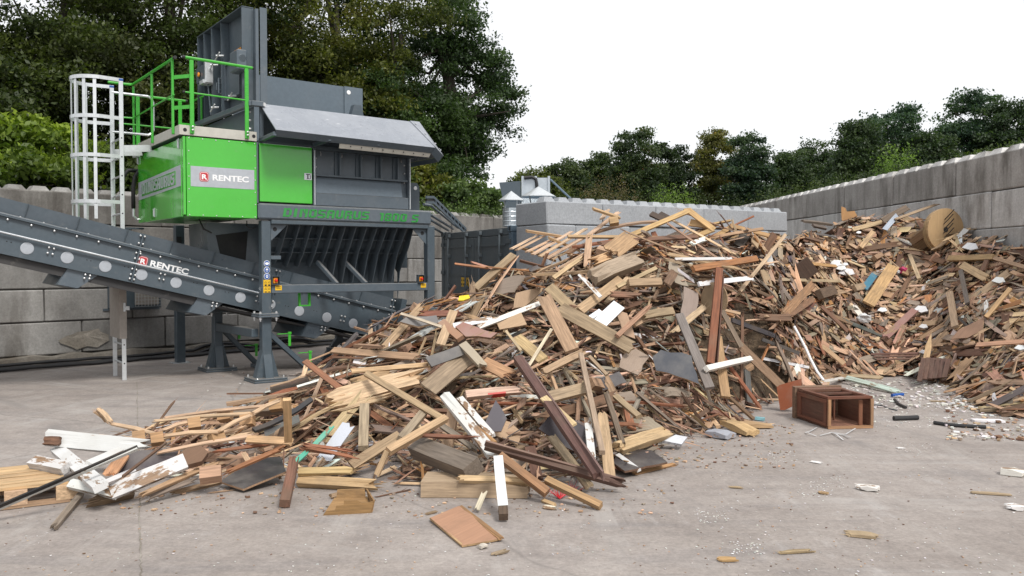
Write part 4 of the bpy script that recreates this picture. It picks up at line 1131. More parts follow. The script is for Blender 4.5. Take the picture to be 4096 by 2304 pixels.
# local frame: x runs down the belt, z square to it, y away from the camera. Disc pitch .4815
T0, T1, WID = -2.6, 5.62, 1.25
def CP(name, b, m='grey', parent=None): return b.build(name, M[m], parent or CV)
for s, y in ((0, 0.0), (1, WID)):
    b = MB(); b.box((T0, y, -.128), (T1, y + .012, .345)); b.box((T0, y - (.0 if s else .045), .335), (T1, y + .055, .35)); b.box((T0, y - .03 if not s else y, -.14), (T1, y + .04, -.129)); o = CP('side_frame', b)
    b = MB(); b.tube([(T0, y - .03 if not s else y + .04, .36), (T1 - .1, y - .03 if not s else y + .04, .36)], .017, 8); CP('edge_tube', b, 'grey2')
b = MB(); b.tube([(T0, -.05, .128), (3.32, -.05, .128)], .014, 8); CP('grab_rail', b, 'bright')
for k in range(-4, 13):
    b = MB(); b.disc((.4815 * k, -.001, 0), (0, -1, 0), .079, .008, 28, dome=.003); CP('roller_cover', b, 'disc')
# skirt sheets above the frame, near and far
e = T0; nsk = 0
while e < T1 - .3:
    e2 = min(e + .62, T1 + .1)
    for y, dy in ((.03, .06), (WID - .03, -.06)):
        b = MB(); b.prism([(e + .004, y, .352), (e2 - .004, y, .352), (e2 - .004, y - dy * .6, .565), (e + .004, y - dy * .6, .565)], (0, .006, 0)); CP('skirt_sheet', b, 'grey2' if y < .5 else 'grey')
        b = MB(); b.prism([(e2 - .004, y - .012, .352), (e2 + .004, y - .012, .352), (e2 + .004, y - dy * .6 - .03, .57), (e2 - .004, y - dy * .6 - .03, .57)], (0, .02, 0)); CP('skirt_rib', b, 'grey')
    e = e2
for (ta, tb_) in ((1.33, 0), (3.36, 0), (5.45, 0)):                    # bolted joints between the sections
    b = MB(); b.box((ta - .008, -.05, -.125), (ta + .008, -.001, .335)); b.box((ta - .008, -.04, .37), (ta + .008, .02, .56)); CP('joint_flange', b)
    for z in (-.09, -.03, .05, .2, .28, .42, .53):
        for dx in (-.028, .028): bolt(CV, (ta + dx, -.004, z))
for k in range(30):
    t = T0 + .1 + k * .275
    if t < T1 - .1: bolt(CV, (t, -.003, .305)); bolt(CV, (t + .13, -.02, .352), 'z+')
for k in range(-4, 12):
    t = .4815 * k + .24
    if k % 3 == 0:
        for dx in (0, .06): bolt(CV, (t + dx, -.003, .0)); bolt(CV, (t + dx, -.003, .075))
    else:
        for dx in (0, .05):
            b = MB(); b.disc((t + dx, -.0005, .03 if k % 2 else .06), (0, -1, 0), .008, .002, 8); CP('bolt_hole', b, 'dark')
b = MB(); b.box((T0, .02, .18), (T1 - .1, WID - .01, .21)); CP('belt', b, 'belt')
b = MB(); b.box((T0, .05, -.22), (T1, WID - .05, -.19)); CP('return_belt', b, 'belt')
b = MB(); b.box((T0, .03, -.26), (T0 + 5.0, .06, -.145)); CP('under_tray', b, 'belt')
b = MB(); b.tube([(T1 - .05, .0, .02), (T1 - .05, WID, .02)], .16, 18); CP('tail_drum', b, 'grey')
b = MB(); b.box((T1 + .003, .0, .2), (T1 + .1, WID, .6)); CP('tail_plate', b, 'grey')
for t0 in (.345, 2.10, 3.88):                                   # box guards slung under the frame
    b = MB(); b.prism([(t0 + .17, .03, -.14), (t0 + .42, .03, -.14), (t0 + .34, .03, -.38), (t0 + .10, .03, -.38)] , (0, WID - .06, 0)); o = CP('box_guard', b)
    b = MB(); b.prism([(t0 + .11, .015, -.375), (t0 + .18, .015, -.14), (t0 + .56, .015, -.14), (t0 + .50, .015, -.21), (t0 + .36, .015, -.37)], (0, .01, 0)); b.build('guard_cheek', M['grey2'], o)
    for dx, dz in ((.40, -.17), (.46, -.17), (.40, -.22), (.46, -.21)): bolt(o, (t0 + dx, -.002, dz))
badge(CV, lambda a, e_, d=0: V(1.417 + a, -.0005 - d, .19 + e_), .068)
text_part('badge_letter', 'R', M['white'], CV, (1.379, -.0075, .157), (PI / 2, 0, 0), .092, 1.25, .004, .0008)
text_part('name_lettering', 'RENTEC', M['white'], CV, (1.515, -.0015, .152), (PI / 2, 0, 0), .112, 1.32, .0038, .001)
# pivot brackets and A-frame stand near the low end (built upright in the shredder's axes)
AF = empty('stand', parent=CV)
AF.matrix_parent_inverse = Matrix.Identity(4)
AF.matrix_local = (Matrix.Translation(Vector(tuple(mw(-2.783, .8, 1.923)))) @ CV.rotation_euler.to_matrix().to_4x4()).inverted() @ (Matrix.Translation(Vector(tuple(MO))) @ Matrix.Rotation(MANG, 4, 'Z'))
for y in (.80, 2.06):
    sy = -1 if y < 1 else 1
    yy = y + (-.03 if y < 1 else .03); ax = 2.25; az = .46
    b = MB()
    b.bar((ax, yy, az - .06), (ax - .30, yy, .02), .10, .09, up=(0, 1, 0), bev=.006); b.bar((ax, yy, az - .06), (ax + .32, yy, .02), .10, .09, up=(0, 1, 0), bev=.006)
    b.prism([(ax - .07, yy - .05, az - .12), (ax + .07, yy - .05, az - .12), (ax + .04, yy - .05, az + .05), (ax - .04, yy - .05, az + .05)], (0, .1, 0)); b.build('stand_leg', M['grey2'], AF)
    b = MB(); b.box((ax - .40, yy - .1, 0), (ax - .18, yy + .1, .012)); b.build('base_plate', M['grey'], AF); b = MB(); b.box((ax + .2, yy - .1, 0), (ax + .44, yy + .1, .012)); b.build('base_plate', M['grey'], AF)
    b = MB(); b.box((ax - .07, yy - .045, az + .06), (ax - .055, yy + .03, az + .34)); b.box((ax + .055, yy - .045, az + .06), (ax + .07, yy + .03, az + .34)); b.prism([(ax - .07, yy - .05, az + .0), (ax + .07, yy - .05, az + .0), (ax + .07, yy - .05, az + .14), (ax - .07, yy - .05, az + .14)], (0, .01, 0)); b.build('pivot_bracket', M['grey2'], AF)
    b = MB(); b.disc((ax, yy - .052, az + .02), (0, -1, 0), .025, .02, 10); b.build('pivot_pin', M['bolt'], AF)
b = MB(); b.bar((2.0, .84, .22), (2.0, 2.0, .22), .08, .08, bev=.005); b.build('stand_tie', M['grey'], AF)
# green stirrup hanging under the cross rail
gh = MB(); gh.box((.745, .32, 1.08), (.775, .36, 1.286)); gh.box((.905, .32, 1.08), (.935, .36, 1.286)); gh.box((.776, .32, 1.08), (.904, .36, 1.10)); P_('hook', gh, 'rail')

# ------------------------------------------------------------------ container, chimneys, filter, cable runs
CR_, CL_ = V(0.0, 15.4, 0), V(-1.57, 18.67, 0)
cd = unit(CR_ - CL_); CW = np.linalg.norm(CR_ - CL_); CH = 2.44
cang = math.atan2(cd[1], cd[0])
CT = thing('shipping_container', 'dark grey shipping container with closed end doors behind the wood heap', 'container', tuple(CL_), cang)
# local: x along the doors (left to right), y into the container
def TP(name, b, m='contain', parent=None): return b.build(name, M[m], parent or CT)
cl = 4.2
b = MB(); b.box((.02, .06, .1), (CW - .02, cl, CH - .04)); TP('body', b, 'container_side')
for x0, x1 in ((0, .12), (CW - .14, CW)):
    b = MB(); b.box((x0, 0, .0), (x1, .14, CH - .12), bev=.01); TP('corner_post', b, 'contain' if x0 == 0 else 'container_side')
b = MB(); b.box((.13, .02, CH - .17), (CW - .15, .12, CH - .03), bev=.01); TP('door_header', b)
b = MB(); b.box((.13, .02, .0), (CW - .15, .12, .14), bev=.01); TP('door_sill', b)
for x in (-.01, CW - .17):
    for z in (-.0, CH - .118):
        b = MB(); b.box((x, -.015, z), (x + .18, .16, z + .118), bev=.012); o = TP('corner_casting', b, 'contain' if x < 0 else 'container_side')
        b = MB(); b.disc((x + .09, -.016, z + .06), (0, -1, 0), .03, .002, 12); b.v = [(q[0], q[1], z + .06 + (q[2] - z - .06) * 1.4) for q in b.v]; b.build('casting_hole', M['dark'], o)
mid_ = CW / 2
for i, (x0, x1) in enumerate(((.135, mid_ - .012), (mid_ + .012, CW - .155))):
    b = MB(); b.box((x0, .015, .15), (x1, .06, CH - .18), bev=.006); dr = TP('door', b)
    for z in (.42, 1.02, 1.62):                                      # pressed-in recesses
        b = MB(); b.box((x0 + .18, .0, z - .11), (x1 - .2, .013, z + .13)); b.v = [(q[0], q[1] if q[1] > .005 else .0135, q[2]) for q in b.v]
        r = MB()
        r.box((x0 + .14, .002, z + .10), (x1 - .16, .0145, z + .14)); r.box((x0 + .14, .002, z - .14), (x1 - .16, .0145, z - .10)); r.build('door_pressing', M['contain'], dr)
        q = MB(); q.box((x0 + .14, .0085, z - .098), (x1 - .16, .0142, z + .098)); q.build('door_recess', M['dark'] if False else M['grey'], dr)
    for x in ((x0 + .35, x1 - .33)):
        b = MB(); b.tube([(x, -.035, .08), (x, -.035, CH - .08)], .022, 8); lb = b.build('locking_bar', M['contain'], dr)
        for z in (.2, .75, 1.25, 1.9, CH - .1):
            b = MB(); b.box((x - .05, -.05, z - .035), (x + .05, .014, z + .035), bev=.006); b.build('bar_keeper', M['contain'], lb)
    for z in (.3, .95, 1.55, 2.15):
        xh = x0 - .04 if i == 0 else x1 + .02
        b = MB(); b.box((xh - .06, -.03, z - .04), (xh + .1, .013, z + .04), bev=.006); b.build('hinge', M['contain'], dr)
    b = MB(); b.box((x0 + .1, -.028, CH - .36), (x1 - .1, -.012, CH - .33)); b.build('top_bar', M['contain'], dr)
xs0 = 1.2
for k in range(3):
    b = MB(); b.disc((xs0 + .15 * k, .0135, 1.54), (0, -1, 0), .07, .003, 20); o = TP('safety_sign', b, 'blue')
    b = MB(); b.prism([(xs0 + .15 * k + a, .0098, 1.54 + e_) for a, e_ in ((-.02, -.04), (.02, -.04), (.03, .01), (0, .045), (-.03, .01))], (0, -.001, 0)); b.build('sign_figure', M['white'], o)
for k in range(4):
    b = MB(); b.box((xs0 - .07 + .105 * k, .0105, 1.26), (xs0 + .025 + .105 * k, .0135, 1.45)); o = TP('warning_sign', b, 'yellow')
    b = MB(); b.prism([(xs0 - .055 + .105 * k, .0095, 1.37), (xs0 + .01 + .105 * k, .0095, 1.37), (xs0 - .0225 + .105 * k, .0095, 1.43)], (0, -.001, 0)); b.build('warning_figure', M['black'], o); b = MB(); b.box((xs0 - .05 + .105 * k, .0086, 1.28), (xs0 + .0 + .105 * k, .0095, 1.33)); b.build('warning_figure', M['black'], o)

def chimney(label, c, r, z0, z1, zr, za, rc):
    t = thing('chimney', label, 'chimney', (c[0], c[1], z0), 0, 'chimneys with conical caps')
    b = MB(); prof = []
    n = int((z1 - z0) / .085)
    for k in range(n + 1):
        z = (z1 - z0) * k / n
        prof += [(z, r)] + ([(z + .012, r * 1.035), (z + .024, r)] if k < n else [])
    b.tube([(0, 0, z) for z, _ in prof], [q for _, q in prof], 24); b.build('duct', M['galv'], t)
    b = MB(); n = 24; zr -= z0; za -= z0
    ring = [(rc * math.cos(2 * PI * k / n), rc * math.sin(2 * PI * k / n), zr) for k in range(n)]
    ring2 = [(x, y, z - .012) for x, y, z in ring]
    b.add(ring + [(0, 0, za)] + ring2 + [(0, 0, za - .02)], [(k, (k + 1) % n, n) for k in range(n)] + [(n + 1 + (k + 1) % n, n + 1 + k, 2 * n + 1) for k in range(n)] + [(k, n + 1 + k, n + 1 + (k + 1) % n, (k + 1) % n) for k in range(n)])
    b.build('conical_cap', M['alu'], t)
    for a in (.5, 2.3, 3.9, 5.4):
        b = MB(); b.bar((r * .98 * math.cos(a), r * .98 * math.sin(a), z1 - z0 - .05), (rc * .72 * math.cos(a), rc * .72 * math.sin(a), zr + .05), .03, .006, up=(math.cos(a), math.sin(a), 0)); b.build('cap_strut', M['galv'], t)
    return t
p = depth_at(*D(1286, 560), 16.0); chimney('short galvanised chimney with cone cap at the container corner', p, .165, CH, 2.79, 2.94, 3.12, .245)
p = depth_at(*D(1354, 560), 16.6); chimney('wider galvanised chimney cap rising behind the end of the new block wall', p, .21, CH, 2.93, 3.06, 3.26, .35)
# filter unit with hopper on the container roof
p = depth_at(*D(1350, 520), 18.0); fu = thing('filter_unit', 'galvanised filter unit with grey hopper standing behind the chimney caps', 'filter unit', (p[0], p[1], CH), 0)
sc = 18.0 / 2110.0
def fz(y): return 1.7 + (668 - y) * sc - CH
b = MB(); b.box((-.30, 0, 0), (.28, .7, fz(448))); b.build('housing', M['galv'], fu)
for x in (-.30, -.02, .26):
    b = MB(); b.box((x - .025, -.03, 0), (x + .025, -.002, fz(444))); b.build('corner_profile', M['galv'], fu)
b = MB(); b.prism([(-.80, .0, fz(460)), (-.34, .0, fz(456)), (-.34, .0, .02), (-.58, .0, .02)], (0, .6, 0)); b.build('hopper', M['grey'], fu)
b = MB(); b.tube([(-.27, -.06, fz(449)), (-.1, -.06, fz(447)), (-.02, -.06, fz(452)), (.0, -.06, fz(465)), (.0, -.06, fz(500))], .035, 8); b.build('hose', M['black'], fu)
b = MB(); b.disc((.12, -.034, .3), (0, -1, 0), .12, .02, 16); b.build('fan_cover', M['dark'], fu)
q0, q1 = depth_at(*D(1385, 452), 17.6), depth_at(*D(1442, 506), 17.0)
b = MB(); b.tube([(q0 - V(p[0], p[1], CH)), (q1 - V(p[0], p[1], CH))], .022, 6); b.build('stay_tube', M['container_side'], fu)
# cable tray and conduits from the shredder down to the container
ct = thing('cable_tray', 'steel cable ladder sloping from the shredder down behind the container', 'cable tray', (0, 0, 0))
a0, a1, a2 = depth_at(*D(1072, 496), 16.6), depth_at(*D(1090, 496), 17.0), depth_at(*D(1172, 576), 19.0)
for dv in (0, 14):
    o_ = V(0, 0, -dv * 16 / 2110.)
    b = MB(); b.bar(a0 + o_, a1 + o_, .03, .05); b.bar(a1 + o_, a2 + o_, .03, .05); b.build('tray_rail', M['grey2'], ct)
for k in range(9):
    q = a1 + (a2 - a1) * (k + .5) / 9; b = MB(); b.bar(q, q + V(.02, .02, -.13), .02, .02); b.build('tray_rung', M['grey2'], ct)
for k in range(3):
    b = MB(); dz = V(.0, .05, -.03 - .033 * k); b.tube([a0 + dz, a1 + dz, a2 + dz], .018, 6); b.build('tray_cable', M['black'], ct)
for k, (y0, y1) in enumerate(((523, 573), (545, 576), (556, 580), (570, 588))):
    q0 = mw(2.9, 1.2 + .15 * k, 0); Z0 = q0[1]
    c0, c1, c2 = depth_at(*D(1066 - k, y0 - 9), Z0), depth_at(*D(1084, y0 - 6 + 2 * k), Z0 + .4), depth_at(*D(1152 - 12 * k, y1), 18.9)
    t = thing('conduit', ['uppermost grey conduit running down from the shredder to the container', 'second grey conduit from the top between shredder and container', 'third grey conduit from the top between shredder and container', 'lowest grey conduit beside the top of the shredder leg'][k], 'conduit', tuple(c0), 0, 'conduits between shredder and container')
    b = MB(); b.tube([V(0, 0, 0), c1 - c0, c2 - c0], .024, 8); b.build('pipe', M['grey'], t)
    b = MB(); b.tube([(c1 - c0) * .98, (c1 - c0) * 1.02 + (c2 - c1) * .03], .03, 8); b.build('pipe_clamp', M['grey'], t)
# electrical cabinet with wire guard on the block wall
def on_left_wall(u, v):
    d = ray(u, v); t = ((WB - EYEV) @ WNB) / (d @ WNB); return EYEV + d * t
q = on_left_wall(*D(330, 760)); s_ = (q - WB) @ WD
eb = thing('electrical_box', 'grey electrical box with wire mesh guard on the block wall behind the ladder', 'electrical box', tuple(q), WANG)
b = MB(); b.box((-.42, -.30, -.10), (.42, -.004, .42), bev=.01); b.build('casing', M['grey'], eb)
b = MB(); b.box((-.06, -.335, -.04), (.36, -.302, .30)); b.build('terminal_panel', M['board'], eb)
for k in range(9):
    b = MB(); b.box((-.08 + .057 * k, -.37, -.07), (-.076 + .057 * k, -.366, .34)); b.build('guard_wire', M['alu'], eb)
for k in range(8):
    b = MB(); b.box((-.08, -.375, -.07 + .058 * k), (.38, -.371, -.066 + .058 * k)); b.build('guard_wire', M['alu'], eb)
for z in (-.12, .43):
    b = MB(); b.box((-.5, -.03, z - .02), (.5, -.004, z + .02)); b.build('mounting_bar', M['grey2'], eb)
# black cables along the foot of the wall
cr = random.Random(12)
labs = ['thick black cable lying nearest the camera along the wall foot', 'black cable second from the wall foot', 'black cable tucked against the rough wall footing', 'black cable looped in a loose heap beside the slim steel post']
for k in range(4):
    t = thing('cable', labs[k], 'cable', tuple(WB + WD * 0), 0, 'black cables along the wall foot')
    b = MB(); pts = []
    for i in range(46):
        s_ = -1.5 + .26 * i; d_ = -.48 + .085 * k + cr.uniform(-.02, .02) - (.12 * math.sin((s_ - 4) * 1.2) if 3.3 < s_ < 6.2 and k % 2 else 0)
        p = WD * s_ + WNB * d_; pts.append((p[0], p[1], .03 + (.05 if k == 3 else 0) + cr.uniform(0, .02) + (.10 * abs(math.sin((s_ - 3) * 2.1)) if 3.2 < s_ < 5.6 and k >= 2 else 0)))
    b.tube(pts, .03, 6); b.build('sheath', M['black'], t, smooth=True)

# ================================================================== WOOD HEAPS
import zlib
# Heap shape: spot heights, read where the heap's foot, slopes and crest stand in the yard
HP = []
def foot(u, v):
    p = ground(*D(u, v)); HP.append((p[0], p[1], 0.0))
def crest(u, v, Z, dz=0.0):
    p = depth_at(*D(u, v), Z); HP.append((p[0], p[1], max(p[2] + dz, 0)))
for q in [(-60, 1290), (150, 1262), (350, 1250), (580, 1228), (760, 1218), (950, 1232), (1100, 1245), (1270, 1262), (1400, 1238), (1560, 1215), (1690, 1150), (1780, 1098), (1900, 1060), (1960, 1005),
          (2060, 962), (2200, 950), (2330, 955), (2430, 1000), (2500, 1045), (2620, 1110), (2800, 1200),
          (-60, 1140), (200, 1090), (420, 1060), (640, 1030), (800, 985), (890, 915)]: foot(*q)
for q in [(60, 1195, 7.0), (300, 1150, 7.3), (550, 1120, 7.4), (760, 1060, 7.7), (900, 985, 8.1), (960, 900, 8.9), (1010, 805, 9.7), (1080, 775, 10.2), (1180, 740, 10.7), (1290, 700, 11.0),
          (1360, 665, 11.2), (1480, 628, 11.6), (1600, 604, 11.8), (1720, 600, 11.9), (1830, 612, 12.0), (1930, 630, 12.1),
          (1990, 610, 13.5), (2060, 572, 15.0), (2130, 556, 15.8), (2220, 548, 16.2), (2310, 556, 16.0), (2400, 604, 14.9), (2480, 636, 13.9), (2576, 660, 13.1), (2700, 690, 12.2),
          (1200, 1000, 8.1), (1400, 980, 8.2), (1300, 830, 9.3), (1500, 800, 9.6), (1700, 800, 9.9), (1650, 960, 8.9), (1850, 800, 10.4), (1850, 960, 10.0), (1950, 800, 11.0), (2000, 900, 11.9),
          (2150, 830, 13.6), (2300, 800, 14.0), (2300, 690, 15.2), (2150, 690, 15.0), (2450, 800, 12.3), (2560, 900, 10.7), (2500, 740, 12.8), (2440, 920, 11.8), (2640, 850, 10.9), (2760, 900, 9.9)]: crest(*q)
for (x, y) in [(-4, 9.6), (-2.6, 11.2), (-1.4, 12.4), (-.3, 13.2), (.6, 13.6), (-6, 9.2), (-4.6, 12), (-2, 14), (-8, 9), (-8, 7), (-6, 5), (-3, 4.5), (0, 5), (3, 5.5), (4, 7.5), (5.6, 9.2), (7, 6)]: HP.append((x, y, 0.0))
for (x, y, h) in [(1.6, 13.4, 1.5), (3.0, 14.3, 1.7), (4.4, 15.2, 1.6), (5.6, 16.0, 1.6), (6.0, 18.5, 1.2), (7.0, 19, 1.4), (8.0, 19, 1.2), (7.9, 21, .3), (6.2, 22, 0), (5.6, 20, 0), (8.3, 14.6, 2.25), (8.5, 10.4, 1.5), (8.6, 8, .5), (8.3, 16.5, 2.4), (8, 18, 2.0)]: HP.append((x, y, h))
HPa = np.array(HP)
def _phi(r): return np.sqrt(r * r + .04)
_A = _phi(np.linalg.norm(HPa[:, None, :2] - HPa[None, :, :2], axis=2))
_n = len(HPa)
_S = np.zeros((_n + 1, _n + 1)); _S[:_n, :_n] = _A + np.eye(_n) * -.02; _S[:_n, _n] = 1; _S[_n, :_n] = 1
_w = np.linalg.solve(_S, np.append(HPa[:, 2], 0))
def heap_at(x, y):
    x = np.asarray(x, float); y = np.asarray(y, float)
    r = np.sqrt((x[..., None] - HPa[:, 0]) ** 2 + (y[..., None] - HPa[:, 1]) ** 2)
    return np.maximum(_phi(r) @ _w[:_n] + _w[_n], 0.0)
# heights on a fine lattice, looked up bilinearly
GX0, GY0, GD = -10.0, 4.0, .1
_gx = np.arange(GX0, 9.4, GD); _gy = np.arange(GY0, 23.0, GD)
HG = np.stack([heap_at(_gx, np.full_like(_gx, y)) for y in _gy])
def behind_mid(x, y):
    d = np.array([x - MB0[0], y - MB0[1]]); a = d @ np.array([.854, .52]); b_ = d @ np.array([-.52, .854])
    return a > -.1 and a < 6.02 and b_ > -.06
def hh(x, y):
    i = min(max((x - GX0) / GD, 0), HG.shape[1] - 1.001); j = min(max((y - GY0) / GD, 0), HG.shape[0] - 1.001)
    a, b_ = int(i), int(j); fx, fy = i - a, j - b_
    return float((HG[b_, a] * (1 - fx) + HG[b_, a + 1] * fx) * (1 - fy) + (HG[b_ + 1, a] * (1 - fx) + HG[b_ + 1, a + 1] * fx) * fy)
def is_rear(x, y): return x > 3.55 + max(0, (11.0 - y) * .4) and (y > 9.6 or x > 5)
def hnorm(x, y, e=.18):
    return unit(V(-(hh(x + e, y) - hh(x - e, y)) / (2 * e), -(hh(x, y + e) - hh(x, y - e)) / (2 * e), 1))
def hit(u, v, lift=0.0):
    """Where a line of sight meets the heap (or the yard); past the crest, where it passes closest."""
    d = ray(u, v); best, bz = None, 9
    z = 4.5
    while z < 17.5:
        p = EYEV + d * (z / d[1]); h = hh(p[0], p[1])
        gap = p[2] - (h + lift)
        if gap <= 0: return p
        if h > .4 and gap < bz: bz, best = gap, p
        z += .04
    return best if best is not None else EYEV + d * (12 / d[1])

TAN, PALE, GREYW, BROWN, RED, MDF = (.42, .268, .168), (.59, .405, .262), (.285, .228, .178), (.155, .082, .05), (.26, .105, .055), (.41, .28, .175)
WHITE, FILM, GBLUE, ORANGE, DKGREY, MINT, BLUE, GREENP = (.60, .605, .59), (.04, .034, .038), (.44, .47, .52), (.42, .21, .085), (.11, .10, .10), (.55, .66, .58), (.05, .17, .24), (.08, .36, .25)
def vary(c, r_, a=.16):
    k = 1 + r_.uniform(-a, a); return tuple(max(0.005, min(.85, x * k * (1 + r_.uniform(-a * .3, a * .3)))) for x in c)

def plank_geo(b, c, ex, ey, ez, L, w, t, tint, r_, spl=(0., 0.), rows=2, cols=3, m=0, ms=None, bow=0., twist=0.0, slv=0):
    """A length of timber: broken ends run out in splinters, edges slightly uneven."""
    ms = m if ms is None else ms
    off = V(r_.uniform(-50, 50), r_.uniform(-50, 50), r_.uniform(-50, 50))
    xs_ = np.linspace(-.5, .5, rows)
    e0 = [r_.uniform(0, 1) * spl[0] for _ in range(cols + 1)]; e1 = [r_.uniform(0, 1) * spl[1] for _ in range(cols + 1)]
    vs, lc = [], []
    for s in (1, -1):
        for i, xx in enumerate(xs_):
            for k in range(cols + 1):
                x = xx * L
                if i == 0: x += e0[k] + (s * .25 * spl[0] * r_.uniform(-.5, .5))
                if i == rows - 1: x -= e1[k] + (s * .25 * spl[1] * r_.uniform(-.5, .5))
                y = (k / cols - .5) * w; z = s * t / 2
                if (i == 0 and spl[0] > 0) or (i == rows - 1 and spl[1] > 0): z *= r_.uniform(.25, 1.0)
                z += bow * (1 - 4 * xx * xx) ; y += r_.uniform(-.03, .03) * w
                tw = twist * xx; y, z = y * math.cos(tw) - z * math.sin(tw), y * math.sin(tw) + z * math.cos(tw)
                vs.append(c + ex * x + ey * y + ez * z); lc.append(V(x, y, z) + off)
    n1 = cols + 1; N = rows * n1; fs, mm = [], []
    for i in range(rows - 1):
        for k in range(cols):
            a = i * n1 + k
            fs.append((a, a + n1, a + n1 + 1, a + 1)); mm.append(m)
            fs.append((N + a, N + a + 1, N + a + n1 + 1, N + a + n1)); mm.append(m)
        for k in (0, cols):
            a = i * n1 + k
            q = (a, N + a, N + a + n1, a + n1); fs.append(q if k else q[::-1]); mm.append(ms)
    for i in (0, rows - 1):
        for k in range(cols):
            a = i * n1 + k; q = (a, a + 1, N + a + 1, N + a); fs.append(q if i else q[::-1]); mm.append(ms)
    b.tint = tint; b.add(vs, fs, mm, lc)
    light = tuple(min(.8, q * 1.25 + .03) for q in tint)
    for e_, sg in ((spl[0], -1), (spl[1], 1)):
        if e_ < .05 or slv == 0: continue
        b.tint = light
        for _ in range(slv):
            y0, z0, wl, ll = r_.uniform(-.45, .45) * w, r_.uniform(-.35, .35) * t, max(.004, w * r_.uniform(.06, .16)), e_ * r_.uniform(.6, 1.5)
            x0 = sg * (L / 2 - e_); x1 = x0 + sg * ll; dy, dz = r_.gauss(0, .12) * ll, r_.gauss(0, .14) * ll
            q4 = [(x0, y0 - wl / 2, z0 - t * .2), (x0, y0 + wl / 2, z0 - t * .2), (x0, y0, z0 + t * .25), (x1, y0 + dy, z0 + dz)]
            b.add([c + ex * x + ey * y + ez * z for x, y, z in q4], [(0, 1, 3), (1, 2, 3), (2, 0, 3)], m, [V(*q) + off for q in q4])
    b.tint = tint

def sheet_geo(b, c, ex, ey, ez, poly, t, tint, r_, edge_tint, m=0, ms=1):
    """A broken piece of board: a polygon with ragged edges and its own thickness."""
    off = V(r_.uniform(-50, 50), r_.uniform(-50, 50), r_.uniform(-50, 50))
    n = len(poly); top = [c + ex * x + ey * y + ez * t / 2 for x, y in poly]; bot = [p - ez * t for p in top]
    lc = [V(x, y, 0) + off for x, y in poly]
    b.tint = tint; b.add(top + bot, [tuple(range(n)), tuple(range(n, 2 * n))[::-1]], m, lc + lc)
    b.tint = edge_tint; b.add(top + bot, [(n + k, n + (k + 1) % n, (k + 1) % n, k) for k in range(n)], ms, lc + lc)

def ragged(poly, r_, amt=.03, step=.12, sides=None):
    out = []
    for i, (x0, y0) in enumerate(poly):
        x1, y1 = poly[(i + 1) % len(poly)]; L = math.hypot(x1 - x0, y1 - y0)
        out.append((x0, y0))
        if sides is not None and i not in sides: continue
        k = int(L / step)
        for j in range(1, k):
            s = j / k; nx, ny = -(y1 - y0) / L, (x1 - x0) / L; a = r_.uniform(-amt, amt)
            out.append((x0 + (x1 - x0) * s + nx * a, y0 + (y1 - y0) * s + ny * a))
    return out

WM = [M['wood'], M['paintwood'], M['paintwood2'], M['sheet'], M['film']]
MW, MPEEL, MPAINT, MSHEET, MFILM = 0, 1, 2, 3, 4
def wmb():
    b = MB(); b.use_attr = True; return b

ANCH = []
SEEN = []
def covers(c, ex, L):
    """True where a loose piece would bury one of the recognisable pieces."""
    for t in (-.45, 0, .45):
        d = c + ex * (L * t) - EYEV; z = d @ FW; u, v = CX + F_PX * (d @ RT) / z, CY - F_PX * (d @ UP) / z
        for (u1, v1, u2, v2, h) in SEEN:
            du, dv = u2 - u1, v2 - v1; q = du * du + dv * dv
            k = max(0, min(1, ((u - u1) * du + (v - v1) * dv) / q)) if q > 0 else 0
            if math.hypot(u - u1 - du * k, v - v1 - dv * k) < h: return True
    return False
def frame_from(ex, n):
    ex = unit(ex); ez = unit(n - ex * (n @ ex)); return ex, np.cross(ez, ex), ez

CROP = {'J': (0, 1550, 1.9815), 'K': (1200, 1400, 1.7047), 'M': (1600, 800, 1.9815), 'N': (2700, 800, 1.8116), 'Q': (2900, 1350, 1.5193), 'D': (0, 0, 1 / K)}
def px(c, x, y): a, b_, s = CROP[c]; return a + x / s, b_ + y / s

def hero(c, x1, y1, x2, y2, wpx, t, tint, label, name='plank', m=MW, ms=None, spl=(0, 0), lift=.1, lift2=None, face=.55, Z=None, bow=0., grp=None, rows=3, cat=None, w=None, roll=0.0, twist=0.0, parent=None, root_loc=None, cols=3, short=None):
    """A piece that can be picked out in the photograph, laid on the heap between its two ends."""
    r_ = random.Random(zlib.crc32(repr((c, x1, y1, x2)).encode()))
    p = hit(*px(c, x1, y1), lift) if Z is None else depth_at(*px(c, x1, y1), Z[0])
    q = hit(*px(c, x2, y2), lift if lift2 is None else lift2) if Z is None else depth_at(*px(c, x2, y2), Z[1])
    for e in (p, q): e[2] = max(e[2], t * .5 + .004)
    SEEN.append((*px(c, x1, y1), *px(c, x2, y2), wpx / CROP[c][2] * .4 + 3))
    ctr = (p + q) / 2; ex = unit(q - p); L = np.linalg.norm(q - p)
    if w is None: w = wpx / CROP[c][2] / F_PX * ctr[1]
    n = unit(hnorm(ctr[0], ctr[1]) * (1 - face) + unit(EYEV - ctr) * face)
    ex, ey, ez = frame_from(ex, n)
    if roll: ey, ez = ey * math.cos(roll) + ez * math.sin(roll), ez * math.cos(roll) - ey * math.sin(roll)
    b = wmb(); plank_geo(b, ctr, ex, ey, ez, L, w, t, vary(tint, r_, .08), r_, spl, rows, cols + 1, m, ms, bow, twist, slv=5 if m == MW else 2)
    o = b.build(name, WM, parent, origin=ctr if parent is None else root_loc)
    if parent is None: tag(o, label, cat or name.replace('_', ' '), grp)
    if short: ANCH.append((short, ctr))
    return o

